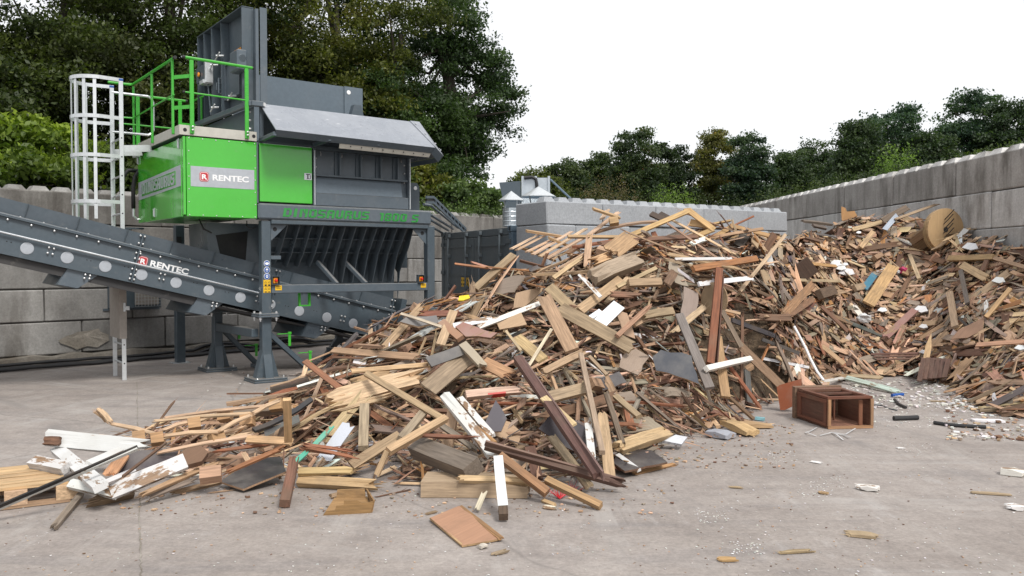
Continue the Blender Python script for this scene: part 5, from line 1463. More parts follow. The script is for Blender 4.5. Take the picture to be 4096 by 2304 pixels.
def hero_sheet(c, pts, t, tint, label, name='board', m=MSHEET, edge=MDF, lift=.1, rag=.015, tilt=None, Z=None, cat=None, parent=None, root_loc=None, short=None):
    """A flat broken panel given by its corners; all corners are put on one plane through the heap."""
    r_ = random.Random(zlib.crc32(repr((c, pts[0])).encode()))
    um, vm = sum(px(c, *q)[0] for q in pts) / len(pts), sum(px(c, *q)[1] for q in pts) / len(pts); SEEN.append((um, vm, um + 1, vm, .4 * sum(math.hypot(px(c, *q)[0] - um, px(c, *q)[1] - vm) for q in pts) / len(pts) + 6))
    P3 = [hit(*px(c, x, y), lift) if Z is None else depth_at(*px(c, x, y), Z) for x, y in pts]
    ctr = sum(P3) / len(P3)
    if tilt is None:
        n = unit(hnorm(ctr[0], ctr[1], .4) * .6 + unit(EYEV - ctr) * .4)
    else: n = unit(V(*tilt))
    ctr = ctr + n * .03
    P3 = [EYEV + (ray(*px(c, x, y))) * (((ctr - EYEV) @ n) / (ray(*px(c, x, y)) @ n)) for x, y in pts]
    lo = min(p[2] for p in P3)
    if lo < t / 2 + .004:
        sh = t / 2 + .004 - lo; P3 = [p + V(0, 0, sh) for p in P3]; ctr = ctr + V(0, 0, sh)
    ex, ey, ez = frame_from(P3[1] - P3[0], n)
    poly = [((p - ctr) @ ex, (p - ctr) @ ey) for p in P3]
    ar = sum(a[0] * b_[1] - b_[0] * a[1] for a, b_ in zip(poly, poly[1:] + poly[:1]))
    if ar < 0: poly = poly[::-1]
    if rag: poly = ragged(poly, r_, rag, .10)
    b = wmb(); sheet_geo(b, ctr, ex, ey, ez, poly, t, vary(tint, r_, .06), r_, edge, m, MW)
    o = b.build(name, WM, parent, origin=ctr if parent is None else root_loc)
    if parent is None: tag(o, label, cat or name.replace('_', ' '))
    if short: ANCH.append((short, ctr))
    return o

from mathutils import noise as mnoise
HOLES = []
def hollow(x, y):
    for hx, hy, hr_ in HOLES:
        if (x - hx) ** 2 + (y - hy) ** 2 < hr_ * hr_: return True
    return mnoise.noise(Vector((x * 1.25 + 3.1, y * 1.25 + 7.7, .4))) + .5 * mnoise.noise(Vector((x * 3.1, y * 3.1, 5.4))) > .24 and hh(x, y) > .5

for u, v, q in ((1760, 850, .45), (1690, 900, .4), (1600, 900, .3), (1850, 930, .45), (1560, 790, .25), (1130, 1010, .25), (1000, 1090, .25), (1330, 880, .25), (1900, 870, .4)):
    p = hit(*D(u, v), 0); HOLES.append((p[0], p[1], q))

# ------------------------------------------------------------------ the heap's inside: fines and rubble
b = MB(); hr = random.Random(2); nx, ny = 190, 184; gx = np.linspace(-9.6, 9.0, nx); gy = np.linspace(5.0, 22.6, ny); idm = {}
for j in range(ny):
    for i in range(nx):
        x, y = gx[i], gy[j]; h = hh(x, y) - (.14 if is_rear(x, y) else .40) - (.15 if hollow(x, y) and hh(x, y) > .7 else 0)
        b.v.append((x, y, max(h + hr.uniform(-.05, .05), -.06) if h > .02 else -.06)); b.t.append((1, 1, 1)); b.l.append((0, 0, 0))
for j in range(ny - 1):
    for i in range(nx - 1):
        q = (j * nx + i, j * nx + i + 1, (j + 1) * nx + i + 1, (j + 1) * nx + i)
        if max(b.v[k][2] for k in q) > 0 and not behind_mid(gx[i], gy[j]) and gx[i] < 8.9 - .046 * gy[j]:
            b.f.append(q); b.m.append(0)
tag(b.build('wood_fines', M['fines']), kind='stuff')

# ------------------------------------------------------------------ random pieces
KINDS = [  # weight, tint, material, side material, width range, thickness range
    (.27, TAN, MW), (.22, PALE, MW), (.18, GREYW, MW), (.16, BROWN, MW), (.045, RED, MW), (.05, WHITE, MPEEL), (.05, ORANGE, MW), (.035, DKGREY, MW), (.04, MDF, MSHEET)]
def pick(r_):
    s = r_.uniform(0, sum(k[0] for k in KINDS))
    for k in KINDS:
        s -= k[0]
        if s <= 0: return k
    return KINDS[0]
def lay(r_, x, y, L, tilt, lift):
    """A resting frame on the heap surface at x, y."""
    n = hnorm(x, y)
    a = r_.uniform(0, 2 * PI)
    if not is_rear(x, y) and r_.random() < .45: a = math.radians(r_.gauss(20, 28))
    d = V(math.cos(a), math.sin(a), 0); d = unit(d - n * (d @ n))
    n2 = unit(n + V(r_.gauss(0, tilt), r_.gauss(0, tilt), r_.gauss(0, tilt * .4)))
    d = unit(d + n * r_.gauss(0, tilt * .6))
    ex, ey, ez = frame_from(d, n2)
    c = V(x, y, hh(x, y)) + n * lift
    lo = c[2] - abs(ex[2]) * L / 2
    if lo < .015: c[2] += .015 - lo
    return c, ex, ey, ez
def sample(r_, rear=None, zmax=None, edge=.04, hol=0):
    while True:
        x, y = r_.uniform(-8.6, 8.5), r_.uniform(5.2, 18.5)
        h = hh(x, y)
        if h < edge or behind_mid(x, y) or behind_mid(x, y + .25) or x > 8.80 - .046 * y: continue
        if rear is not None and is_rear(x, y) != rear: continue
        if abs(x) / y > .80: continue
        if hol and hollow(x, y) and r_.random() < hol: continue
        if r_.random() * 1.9 > 1 / max(hnorm(x, y)[2], .3): continue
        return x, y, h

# buried and small pieces, far too many to count: one mass for each heap

# ------------------------------------------------------------------ pieces that can be picked out one by one
# left foreground
def slat_thing(name, label, cat, c, u, v, lift=.1, Z=None):
    p = hit(*px(c, u, v), lift) if Z is None else depth_at(*px(c, u, v), Z)
    return thing(name, label, cat, tuple(p)), p
def q_(c, x, y, z): return ground(*px(c, x, y), z)
# new pallet at the left edge
pl, p0 = slat_thing('pallet', 'clean pale pallet of close boards at the left picture edge', 'pallet', 'J', 200, 740)
fl, fr2, bl, br = q_('J', -330, 850, .14), q_('J', 560, 748, .14), q_('J', -330, 670, .14), q_('J', 330, 604, .14)
rr = random.Random(3)
for k in range(7):
    t0, t1 = (k + .06) / 7, (k + .94) / 7
    a, b_ = fl + (bl - fl) * (t0 + t1) / 2, fr2 + (br - fr2) * (t0 + t1) / 2
    w = np.linalg.norm(bl - fl) / 7 * .80; ex, ey, ez = frame_from(b_ - a, V(0, 0, 1))
    b = wmb(); plank_geo(b, (a + b_) / 2 + V(0, 0, rr.uniform(-.006, .006)), ex, ey, ez, np.linalg.norm(b_ - a), w, .02, vary((.62, .42, .23), rr, .07), rr, (0, 0), 3, 2, MW); b.build('slat', WM, pl, origin=p0)
for t in (.02, .5, .98):
    for s in (.03, .5, .97):
        c_ = fl + (fr2 - fl) * s + (bl - fl + ((br - fr2) - (bl - fl)) * s) * t
        b = wmb(); b.tint = vary(PALE, rr, .1); b.obox(V(c_[0], c_[1], .075), *frame_from(fr2 - fl, V(0, 0, 1)), .07, .05, .05); b.build('block', WM, pl, origin=p0)
for t in (.02, .98):
    a, b_ = fl + (bl - fl) * t, fr2 + (br - fr2) * t; a[2] = b_[2] = .014
    b = wmb(); ex, ey, ez = frame_from(b_ - a, V(0, 0, 1)); plank_geo(b, (a + b_) / 2, ex, ey, ez, np.linalg.norm(b_ - a), .09, .02, vary(TAN, rr, .1), rr, (0, 0), 2, 2, MW); b.build('skid', WM, pl, origin=p0)
ANCH.append(('pale pallet at the left edge', (fl + fr2 + bl + br) / 4))

hero('J', 350, 395, 1250, 490, 130, .05, WHITE, 'long white door rail with a dark mortise, lying highest at the left end', 'door_rail', MPAINT, spl=(.03, .25), lift=.30, lift2=.22, face=.8, cat='door rail', rows=4, cols=4, short='white door rail')
dr = hero('J', 345, 420, 485, 425, 64, .056, BROWN, 'dark rotten stub in the end of the long white door rail', 'timber_stub', MW, spl=(.02, .02), lift=.285, face=.8, cat='timber')
hero('J', -40, 965, 1090, 478, 34, .03, (.5, .52, .5), 'grey and white glazing strip with a black seal, running off the left edge', 'glazing_strip', MPEEL, lift=.10, lift2=.42, cat='strip', short='glazing strip')
hero('J', -40, 955, 1092, 470, 13, .036, (.02, .02, .022), 'black rubber seal lying along the grey glazing strip', 'rubber_seal', MSHEET, lift=.115, lift2=.435, cat='seal')
wf, wp = slat_thing('broken_casement', 'broken white painted window frame corner with a rotten brown end', 'window', 'J', 880, 820, .1)
for a in ((455, 490, 800, 790, 105, 'stile', .2, .2), (560, 765, 925, 845, 75, 'rail', .14, .1), (870, 825, 1470, 585, 125, 'rail', .12, .26), (800, 770, 1060, 660, 34, 'bead', .19, .22)):
    hero('J', *a[:5], .05, WHITE, None, a[5], MPEEL if a[5] != 'bead' else MPAINT, spl=(0, .0), lift=a[6], lift2=a[7], face=.75, parent=wf, root_loc=wp, rows=4)
hero_sheet('J', [(1390, 560), (1480, 500), (1600, 480), (1650, 530), (1600, 600), (1450, 640)], .045, (.17, .10, .06), None, 'rotten_end', MSHEET, BROWN, .25, .012, parent=wf, root_loc=wp)
ANCH.append(('broken white window frame', wp))
hero('J', 265, 590, 530, 640, 95, .06, WHITE, 'short white board with torn tan edges in front of the door rail', 'board', MPEEL, MW, spl=(0, 0), lift=.2, short='short white board')
bp, bq = slat_thing('broken_pallet', 'broken softwood pallet with bent slats and cube blocks on the left tail of the heap', 'pallet', 'J', 1500, 320, .25)
for a in ((770, 155, 890, 288, 40, .50, .36), (738, 182, 862, 290, 30, .48, .34), (870, 285, 1290, 385, 38, .36, .30), (1280, 385, 1740, 348, 40, .30, .34), (1720, 352, 2000, 212, 38, .34, .34), (1990, 215, 2235, 92, 34, .34, .42),
          (1205, 268, 2000, 205, 30, .3, .34), (1290, 242, 2160, 140, 30, .28, .38), (1270, 345, 1535, 262, 34, .3, .3), (1500, 300, 1800, 190, 30, .25, .3), (1240, 520, 2010, 380, 34, .2, .3), (1780, 420, 2010, 360, 34, .25, .3), (1560, 440, 1960, 300, 30, .24, .28)):
    hero('J', *a[:5], .018, PALE, None, 'slat', MW, spl=(.05, .05), lift=a[5], lift2=a[6], face=.35, parent=bp, root_loc=bq, bow=.01)
for (x, y) in ((1100, 395), (1245, 410), (1715, 395), (1540, 288), (1785, 222), (1962, 262), (2192, 140)):
    hero('J', x - 50, y + 8, x + 50, y - 8, 85, .085, (.46, .28, .14), None, 'block', MW, lift=.28, face=.7, parent=bp, root_loc=bq, rows=2, cols=2)
ANCH.append(('broken pallet with bent slats', bq))
hero_sheet('J', [(940, 690), (1010, 520), (1420, 480), (1400, 560), (1180, 640)], .02, (.055, .045, .05), 'dark brown sheet lying under the broken white window frame', 'plywood_sheet', MFILM, MDF, .14, .01, cat='plywood')
hero('J', 860, 700, 975, 545, 95, .022, (.50, .27, .14), 'short pinkish plank with a torn lower end beside the white frame', spl=(.08, .0), lift=.2, short='pinkish plank')
hero('J', 975, 705, 1315, 440, 18, .016, BROWN, 'thin brown stick lying across the white window frame', 'stick', lift=.3, cat='stick')
hero('J', 700, 610, 950, 500, 55, .04, WHITE, 'short white and red-brown moulding under the glazing strip', 'moulding', MPEEL, lift=.24, cat='moulding')
hero('J', 1620, 520, 2300, 425, 26, .02, (.30, .11, .05), 'long red-brown splinter below the broken pallet', 'splinter', spl=(.2, .2), lift=.25, cat='splinter')
hero('J', 1760, 690, 2260, 470, 34, .025, (.33, .15, .07), 'red-brown lath running up to the upright new batten', 'lath', spl=(.1, .1), lift=.16, lift2=.35, cat='lath')
hero_sheet('J', [(1740, 750), (1930, 812), (2268, 672), (2230, 560), (2050, 560)], .016, FILM, 'dark brown film-faced plywood with a pale edge at the foot of the left tail', 'plywood_sheet', MFILM, TAN, .06, .004, tilt=(-.05, -.25, 1), cat='plywood', short='dark plywood at the foot')
hero('J', 2335, 560, 2255, 920, 78, .06, (.22, .105, .065), 'reddish-brown square post pointing at the camera at the heap foot', 'post', MPEEL if False else MW, spl=(.02, 0), lift=.22, lift2=.04, short='reddish post')
hero('J', 640, 850, 420, 1125, 48, .035, GREYW, 'weathered grey stick with a broken orange tip lying on the yard', 'stick', spl=(0, .08), lift=.05, lift2=.02, cat='stick')
gs, gq = slat_thing('painted_strip', 'broken green and white painted strip in two pieces', 'strip', 'J', 2450, 470, .25)
for a in ((2318, 612, 2440, 505, 40, .2, .24), (2470, 480, 2640, 300, 38, .27, .3)):
    hero('J', *a[:5], .02, GREENP, None, 'strip', MPEEL, spl=(.05, .05), lift=a[5], lift2=a[6], parent=gs, root_loc=gq)
ANCH.append(('green painted strip', gq))
hero('J', 1585, 700, 1755, 680, 105, .085, TAN, 'squared tan block above the dark plywood sheet', 'timber_block', lift=.16, cat='timber', short='squared tan block')
hero('J', 1110, 855, 1740, 590, 40, .03, (.46, .30, .17), 'long tan batten at the heap foot right of the white frame', 'batten', spl=(.1, .05), lift=.1, lift2=.18, short='long tan batten')
hero('J', 1090, 895, 1560, 720, 55, .02, GREYW, 'weathered grey board tipped against the heap foot', lift=.05, lift2=.12, spl=(.1, .1))
hero('J', 1330, 845, 1755, 745, 36, .03, (.33, .22, .13), 'brown lath lying lowest beside the dark plywood', 'lath', lift=.03, cat='lath', spl=(.1, 0))
hero('J', 650, 920, 1080, 830, 70, .05, (.24, .16, .10), 'splintered brown timber under the white frame corner', 'timber', spl=(.15, .1), lift=.05)
hero('J', 1620, 845, 1880, 808, 10, .008, TAN, 'thin pale splinter on the yard before the dark plywood', 'splinter', spl=(.1, .1), lift=.008, cat='splinter')
nb, nq = slat_thing('nailed_battens', 'two new pale battens nailed into an open corner, one upright', 'battens', 'J', 2290, 430, .35)
for a in ((2275, 92, 2285, 425, 62, .75, .38), (1960, 410, 2310, 430, 60, .3, .35)):
    hero('J', *a[:5], .03, (.62, .41, .22), None, 'batten', lift=a[5], lift2=a[6], face=.7, parent=nb, root_loc=nq)
ANCH.append(('nailed new battens', nq))
hero('J', 2010, 340, 2470, 95, 40, .03, (.035, .035, .04), 'black rubber strip sagging behind the broken pallet', 'rubber_strip', MSHEET, lift=.25, lift2=.3, cat='rubber strip', bow=-.05, rows=5)
# centre foreground
hero('K', 90, 380, 880, 165, 125, .10, (.58, .41, .26), 'big fresh yellow splintered beam lying across the left shoulder', 'beam', spl=(.3, .2), lift=.16, rows=4, cols=5, short='fresh yellow beam')
hero('K', 150, 430, 660, 300, 50, .05, (.53, .37, .23), 'splintered lower half of the broken yellow beam', 'timber', spl=(.3, .25), lift=.10, cols=5)
hero('K', 340, 145, 905, 98, 34, .025, (.56, .38, .22), 'pale lath sticking out level above the yellow beam', 'lath', spl=(.02, .15), lift=.2, lift2=.15, cat='lath')
hero('K', 350, 220, 680, 130, 50, .03, (.46, .30, .17), 'tan plank tucked behind the yellow beam', spl=(.1, .15), lift=.13)
hero('K', 450, 160, 990, 480, 44, .03, (.44, .31, .18), 'long tan batten crossing the yellow beam down to the right', 'batten', lift=.30, lift2=.22, short='crossing tan batten')
hero('K', 950, 505, 1215, 690, 42, .03, GREYW, 'lower grey-tan batten continuing below the crossing batten', 'batten', spl=(.05, .1), lift=.2)
hero('K', 875, 85, 1110, 0, 80, .02, DKGREY, 'dark slate-grey plank on the left shoulder of the heap', m=MFILM, lift=.22, short='slate-grey plank')
hero('K', 870, 270, 1150, 40, 130, .03, (.30, .225, .155), 'broad weathered board leaning up the slope under the slate-grey plank', 'board', lift=.12, spl=(.02, .05), short='broad weathered board')
hero('K', 1250, 85, 1460, 185, 92, .03, (.47, .27, .15), 'reddish-tan plank with a splintered right end below the slate-grey plank', spl=(.0, .12), lift=.2)
hero('K', 1130, 310, 1540, 265, 56, .06, (.62, .42, .33), 'pale block with a red painted underside near the heap centre', 'timber', spl=(.0, .12), lift=.22, cols=4, short='red-edged pale block')
hero('K', 1140, 326, 1400, 300, 14, .066, (.42, .03, .02), 'red painted edge strip under the pale block', 'edge_strip', MPAINT, lift=.21, cat='strip')
hero('K', 985, 305, 1325, 725, 78, .05, WHITE, 'white peeling post with green flakes leaning down the front of the heap', 'post', MPEEL, spl=(.03, .03), lift=.3, lift2=.25, rows=4, short='white peeling post')
hero('K', 1090, 330, 1310, 585, 46, .03, WHITE, 'white moulded strip right beside the peeling post', 'moulding', MPEEL, lift=.25, cat='moulding')
hero('K', 1040, 400, 1330, 640, 30, .04, (.42, .23, .1), 'bare brown strip between the peeling post and white moulding', 'strip', lift=.26)
hero('K', 1350, 740, 1385, 1080, 66, .06, WHITE, 'white peeling table leg standing out to the yard from the heap foot', 'table_leg', MPEEL, lift=.32, lift2=.08, cat='leg', rows=4, short='white leg')
hero('K', 1384, 1080, 1388, 1140, 64, .055, (.11, .07, .045), 'bare dark end of the white peeling leg', 'leg_end', MW, lift=.08, lift2=.04, cat='leg')
hero('K', 1262, 650, 2240, 925, 56, .05, (.13, .075, .055), 'long brown grooved window profile sloping down to the right foot', 'window_profile', spl=(0, .15), lift=.34, lift2=.06, cat='profile', rows=4, short='brown window profile')
hero('K', 1262, 632, 2200, 895, 14, .06, (.20, .13, .10), 'raised lip along the long brown window profile', 'profile_lip', lift=.37, lift2=.09, cat='profile')
hero('K', 1485, 60, 2040, 860, 66, .07, (.125, .065, .055), 'long dark maroon beam leaning up the middle of the front heap', 'beam', spl=(.0, .03), lift=.30, lift2=.2, rows=4, short='maroon beam')
hero('K', 1515, 60, 2070, 860, 12, .08, (.20, .13, .11), 'narrow bead on the edge of the maroon beam', 'bead', lift=.31, lift2=.21, cat='bead')
hero_sheet('K', [(1262, 500), (1335, 345), (1410, 470), (1372, 558), (1300, 560)], .014, (.085, .075, .085), 'dark grey plywood offcut with a pale torn edge by the peeling post', 'plywood_sheet', MFILM, TAN, .2, .01, cat='plywood', short='grey plywood offcut')
hero_sheet('K', [(1625, 540), (1700, 455), (1830, 455), (2065, 610), (1960, 735), (1800, 660)], .014, FILM, 'large dark film-faced panel under the maroon beam', 'plywood_sheet', MFILM, BROWN, .16, .005, cat='plywood', short='large dark panel')
# big foreground beam: front face and top seen, lies flat on the yard
a, b_ = ground(*px('K', 822, 1010), .0), ground(*px('K', 1568, 1022), .0)
ex = unit(b_ - a); eyy = V(-ex[1], ex[0], 0); Lb = np.linalg.norm(b_ - a); bh = .115
b = wmb(); rr = random.Random(9); plank_geo(b, (a + b_) / 2 + eyy * .16 + V(0, 0, bh / 2 + .004), ex, eyy, V(0, 0, 1), Lb, .30, bh, (.44, .325, .215), rr, (.0, .03), 4, 4, MW)
tag(b.build('beam', WM, None, origin=(a + b_) / 2), 'thick clean tan beam lying flat on the yard at the front of the heap', 'beam'); ANCH.append(('thick flat tan beam', (a + b_) / 2))
hero('K', 1070, 880, 1690, 905, 40, .06, (.58, .42, .24), 'splintered yellow timber just behind the thick flat beam', 'timber', spl=(.05, .1), lift=.15, lift2=.1)
hero('K', 1360, 725, 1685, 975, 55, .06, (.30, .165, .085), 'orange-brown square post beside the white leg', 'post', lift=.3, lift2=.08, short='orange-brown post')
hero('K', 1400, 770, 1640, 975, 16, .03, WHITE, 'thin white lath under the orange-brown post', 'lath', MPEEL, lift=.22, lift2=.03, cat='lath')
hero('K', 1680, 885, 2052, 1070, 46, .05, (.42, .27, .135), 'square tan batten pointing out onto the yard right of the white leg', 'batten', lift=.16, lift2=.03, short='yard-pointing batten')
hero('K', 1660, 325, 1865, 515, 54, .02, (.64, .48, .28), 'pale fresh lath crossing the maroon beam', 'lath', lift=.42, lift2=.36, cat='lath')
hero('K', 1690, 325, 1950, 262, 82, .05, (.42, .32, .2), 'dusty tan plank end right of the maroon beam', spl=(.02, 0), lift=.24, short='dusty plank end')
hero('K', 1915, 30, 2060, 700, 36, .04, (.36, .27, .19), 'long weathered stake standing up the slope right of the maroon beam', 'stake', lift=.3, lift2=.2, short='long weathered stake')
hero('K', 2085, 285, 2205, 655, 36, .04, (.20, .145, .105), 'dark weathered stake leaning beside the large dark panel', 'stake', spl=(.05, .05), lift=.28, lift2=.12)
hero('K', 2150, 315, 2310, 455, 42, .035, (.34, .25, .16), 'short weathered batten with a cut end at the right of the front foot', 'batten', lift=.25)
hero('K', 800, 665, 1185, 815, 140, .12, (.185, .15, .12), 'heavy weathered grey beam in the shadow of the front foot', 'beam', lift=.14, lift2=.2, short='heavy grey beam')
hero('K', 995, 465, 600, 690, 50, .05, (.49, .335, .20), 'yellow-tan batten slanting down left above the heavy grey beam', 'batten', lift=.35, lift2=.28, short='yellow-tan batten')
hero('K', 680, 580, 350, 790, 72, .03, (.37, .26, .155), 'flat tan plank running down to the left foot', lift=.2, lift2=.08)
hero('K', 595, 690, 525, 850, 36, .03, (.52, .38, .22), 'short pale stick hanging from the yellow-tan batten', 'stick', lift=.28, lift2=.1, cat='stick')
hero('K', 770, 580, 1230, 602, 26, .03, (.24, .10, .06), 'thin red-brown strip running into the white peeling post', 'strip', spl=(.1, .2), lift=.3)
hero_sheet('K', [(2130, 770), (2200, 672), (2400, 690), (2505, 770), (2215, 832)], .016, FILM, 'dark plywood sheet lying flat on the yard at the right foot', 'plywood_sheet', MFILM, BROWN, .02, .008, tilt=(.0, -.04, 1), cat='plywood', short='flat dark sheet')
hero('K', 2165, 715, 2312, 822, 32, .02, WHITE, 'short white strip lying on the flat dark sheet', 'strip', MPEEL, lift=.06)
hero('K', 2265, 845, 2570, 775, 28, .02, (.46, .26, .12), 'orange-tan lath on the yard by the flat dark sheet', 'lath', spl=(.05, .1), lift=.02, cat='lath')
hero('K', 2150, 672, 2505, 560, 90, .08, (.56, .40, .23), 'split pale log half at the right foot of the front heap', 'split_log', spl=(.08, .05), lift=.1, cat='log', cols=4, short='split pale log')
hero_sheet('K', [(2470, 625), (2560, 585), (2640, 600), (2600, 650)], .03, (.6, .63, .67), 'small white foam slab beside the split pale log', 'foam_slab', MSHEET, (.6, .62, .66), .05, .01, cat='foam')
hero('K', 1700, 570, 1975, 935, 60, .04, (.33, .25, .16), 'weathered tan plank just left of the maroon beam foot', lift=.16, lift2=.06, spl=(.05, .02))
hero('K', 2060, 420, 2115, 880, 72, .03, (.52, .38, .22), 'pale splintered plank standing right of the maroon beam', spl=(.1, .05), lift=.2, lift2=.04, short='pale standing plank')
hero('K', 1960, 470, 1990, 740, 50, .03, WHITE, 'white plank end behind the long weathered stake', m=MPEEL, lift=.22)
hero('K', 440, 380, 430, 670, 66, .05, (.36, .28, .19), 'upright dusty tan board end on the left foot', lift=.22, lift2=.16)
hero('K', 845, 425, 690, 610, 56, .05, (.36, .275, .19), 'dusty tan timber slanting under the crossing batten', 'timber', lift=.2)
hero('K', 155, 760, 335, 500, 92, .015, GBLUE, 'pale blue-grey board leaning on the left foot', 'board', MPAINT, lift=.14, lift2=.25, spl=(.05, .05), short='blue-grey board')
for i, a in enumerate(((0, 640, 440, 700), (0, 655, 440, 745), (0, 672, 300, 716))):
    hero('K', *a, 22, .016, (.32, .13, .07), ['uppermost of three red splinters at the left foot', 'longest lower red splinter at the left foot', 'shortest red splinter at the left foot'][i], 'splinter', spl=(.1, .25), lift=.3 - .02 * i, lift2=.22, grp='red splinters at the left foot', cat='splinter')
hero('K', -10, 830, 390, 822, 52, .035, (.56, .41, .2), 'yellow-tan batten lying level at the left foot', 'batten', lift=.13, spl=(0, .1), short='level yellow batten')
hero('K', -10, 895, 575, 925, 68, .06, (.50, .35, .18), 'long tan beam on the yard at the left foot with a frayed right end', 'beam', lift=.05, spl=(0, .15), short='frayed-end beam')
hero('K', 200, 1005, 435, 950, 32, .03, (.36, .25, .15), 'grey-tan stick on the yard before the frayed beam', 'stick', lift=.02, cat='stick', spl=(.02, .1))
hero('K', 480, 1015, 760, 955, 9, .008, BROWN, 'thin dark splinter on the yard left of the thick beam', 'splinter', lift=.008, cat='splinter', spl=(.1, .1))
# loose items on the yard in front
hero('K', 1205, 1095, 1262, 962, 36, .02, (.62, .55, .42), 'small pale split stick leaning on the thick flat beam', 'stick', lift=.03, lift2=.13, spl=(.02, .04), cat='stick')
hero('K', 1655, 1032, 1738, 1060, 26, .02, (.55, .38, .2), 'small tan chip on the yard near the red tufts', 'wood_chip', lift=.012, cat='chip')
hero('K', 1655, 1078, 1755, 1090, 30, .02, (.6, .55, .45), 'small whitish frayed chip on the yard near the red tufts', 'wood_chip', MPEEL, lift=.012, spl=(.02, .05), cat='chip')
mb_, mq = slat_thing('sheet_with_lath', 'reddish-tan hardboard sheet with a lath along one edge, flat on the yard', 'hardboard', 'K', 1130, 1200, 0.02)
hero_sheet('K', [(888, 1150), (1085, 1068), (1375, 1290), (1105, 1340)], .012, (.36, .205, .125), None, 'sheet', MSHEET, (.42, .27, .14), .0, .006, tilt=(0, -.03, 1), parent=mb_, root_loc=mq)
hero('K', 1090, 1072, 1375, 1288, 36, .018, (.36, .20, .09), None, 'lath', lift=.03, spl=(.0, .03), parent=mb_, root_loc=mq)
hero('K', 890, 1150, 1105, 1335, 14, .016, (.50, .33, .17), None, 'lath', lift=.022, parent=mb_, root_loc=mq)
cs = ground(*px('K', 330, 1120)); tr = thing('broken_tray', 'broken brown pulp corner piece with a stepped edge on the yard', 'packaging', tuple(cs), math.radians(10))
b = wmb(); b.tint = (.30, .175, .07)
prof = [(-.17, 0), (-.15, .045), (-.09, .05), (-.08, .10), (-.03, .105), (-.03, .15), (.06, .15), (.09, .12), (.14, .12), (.17, .13), (.15, .0)]
b.prism([V(x, 0, z * .62) for x, z in prof], V(.0, .012, 0)); b.build('front_wall', WM, tr)
b = wmb(); b.tint = (.34, .20, .085); pts = [(-.16, .01, .004), (.15, .01, .004), (.13, .20, .05), (-.10, .22, .05)]; b.prism([V(*p) for p in pts], (0, 0, .01)); b.build('base', WM, tr)
b = wmb(); b.tint = (.32, .19, .08); b.prism([V(-.09, .2, .04), V(.12, .18, .04), V(.11, .19, .12), V(-.08, .215, .115)], (0, .012, 0)); b.build('rear_wall', WM, tr)
b = wmb(); b.tint = (.28, .16, .065); b.prism([V(.152, .01, .0), V(.135, .19, .04), V(.12, .19, .12), V(.17, .01, .082)], (.01, 0, 0)); b.build('side_wall', WM, tr)
rd = ground(*px('K', 1800, 1020)); tf = thing('plastic_tuft', 'red frayed plastic strands on the yard beside the pointing batten', 'plastic', tuple(rd))
rr = random.Random(15)
for k in range(2):
    b = MB()
    for i in range(16):
        a = rr.uniform(.2, 2.6); L = rr.uniform(.06, .17); o_ = V(-.03 + .08 * k, .1 * k, .005)
        b.tube([o_, o_ + V(math.cos(a) * L * .6, math.sin(a) * L * .9, .03), o_ + V(math.cos(a) * L, math.sin(a) * L * 1.4, rr.uniform(.0, .07))], [.003, .0025, .001], 4)
    tag(b.build('strands', M['red'], tf), kind='stuff')

# upper part of the front heap
hero('M', 1520, 615, 1890, 470, 125, .15, (.40, .32, .225), 'massive weathered beam with a sawn end near the heap crest', 'beam', lift=.24, lift2=.2, face=.55, spl=(.02, .02), rows=4, cols=4, short='massive sawn beam')
hero('M', 1140, 760, 1365, 1195, 112, .035, (.41, .28, .175), 'broad tan plank standing steeply down the middle of the slope', lift=.32, lift2=.2, face=.75, rows=4, spl=(.04, .0), short='broad steep plank')
hero('M', 1255, 850, 1850, 1175, 108, .035, (.35, .255, .165), 'long broad tan plank slanting down right from the steep plank', lift=.26, lift2=.22, face=.7, rows=4, spl=(.05, .04), short='long slanting plank')
hero('M', 1180, 690, 1380, 880, 88, .03, (.42, .31, .19), 'tan plank end sticking up behind the steep plank', lift=.2, lift2=.15, face=.7)
hero('M', 1425, 875, 1755, 632, 84, .03, (.43, .30, .175), 'yellow-tan plank slanting up towards the massive sawn beam', lift=.18, lift2=.15, face=.6, short='yellow-tan slanting plank')
hero('M', 1720, 690, 2030, 540, 30, .03, (.46, .34, .2), 'pale lath below the massive sawn beam', 'lath', lift=.15, cat='lath')
hero('M', 1555, 1005, 1735, 830, 105, .018, (.70, .72, .74), 'clean white board in the shadowed middle of the heap', 'board', MPAINT, lift=.14, short='clean white board')
hero('M', 1485, 950, 1590, 880, 40, .018, (.70, .72, .74), 'small white strip left of the clean white board', 'strip', MPAINT, lift=.15)
hero('M', 1420, 590, 1590, 770, 30, .02, (.62, .62, .6), 'thin pale grey lath crossing the yellow-tan slanting plank', 'lath', MPEEL, lift=.32, lift2=.28, cat='lath')
hero('M', 500, 1150, 670, 1325, 66, .06, (.36, .30, .23), 'dark-ended post with flaking paint below the slate-grey plank', 'post', MPEEL, lift=.24, spl=(0, .06))
hero('M', 330, 970, 480, 1100, 62, .05, (.32, .18, .11), 'chunky red-brown and cream moulding at the left shoulder', 'moulding', MPEEL, lift=.2, cat='moulding')
hero('M', 320, 1150, 425, 880, 70, .02, (.46, .33, .2), 'tan board standing up at the left shoulder of the heap', 'board', lift=.2, lift2=.22, face=.7, short='standing shoulder board')
hero('M', 10, 900, 330, 1005, 22, .02, (.6, .52, .4), 'pale stick reaching left from the left shoulder', 'stick', lift=.25, lift2=.25, cat='stick')
hero('M', 130, 905, 520, 900, 48, .04, (.26, .105, .07), 'red-brown frayed timber on top of the left shoulder', 'timber', spl=(.15, .1), lift=.18, short='frayed red-brown timber')
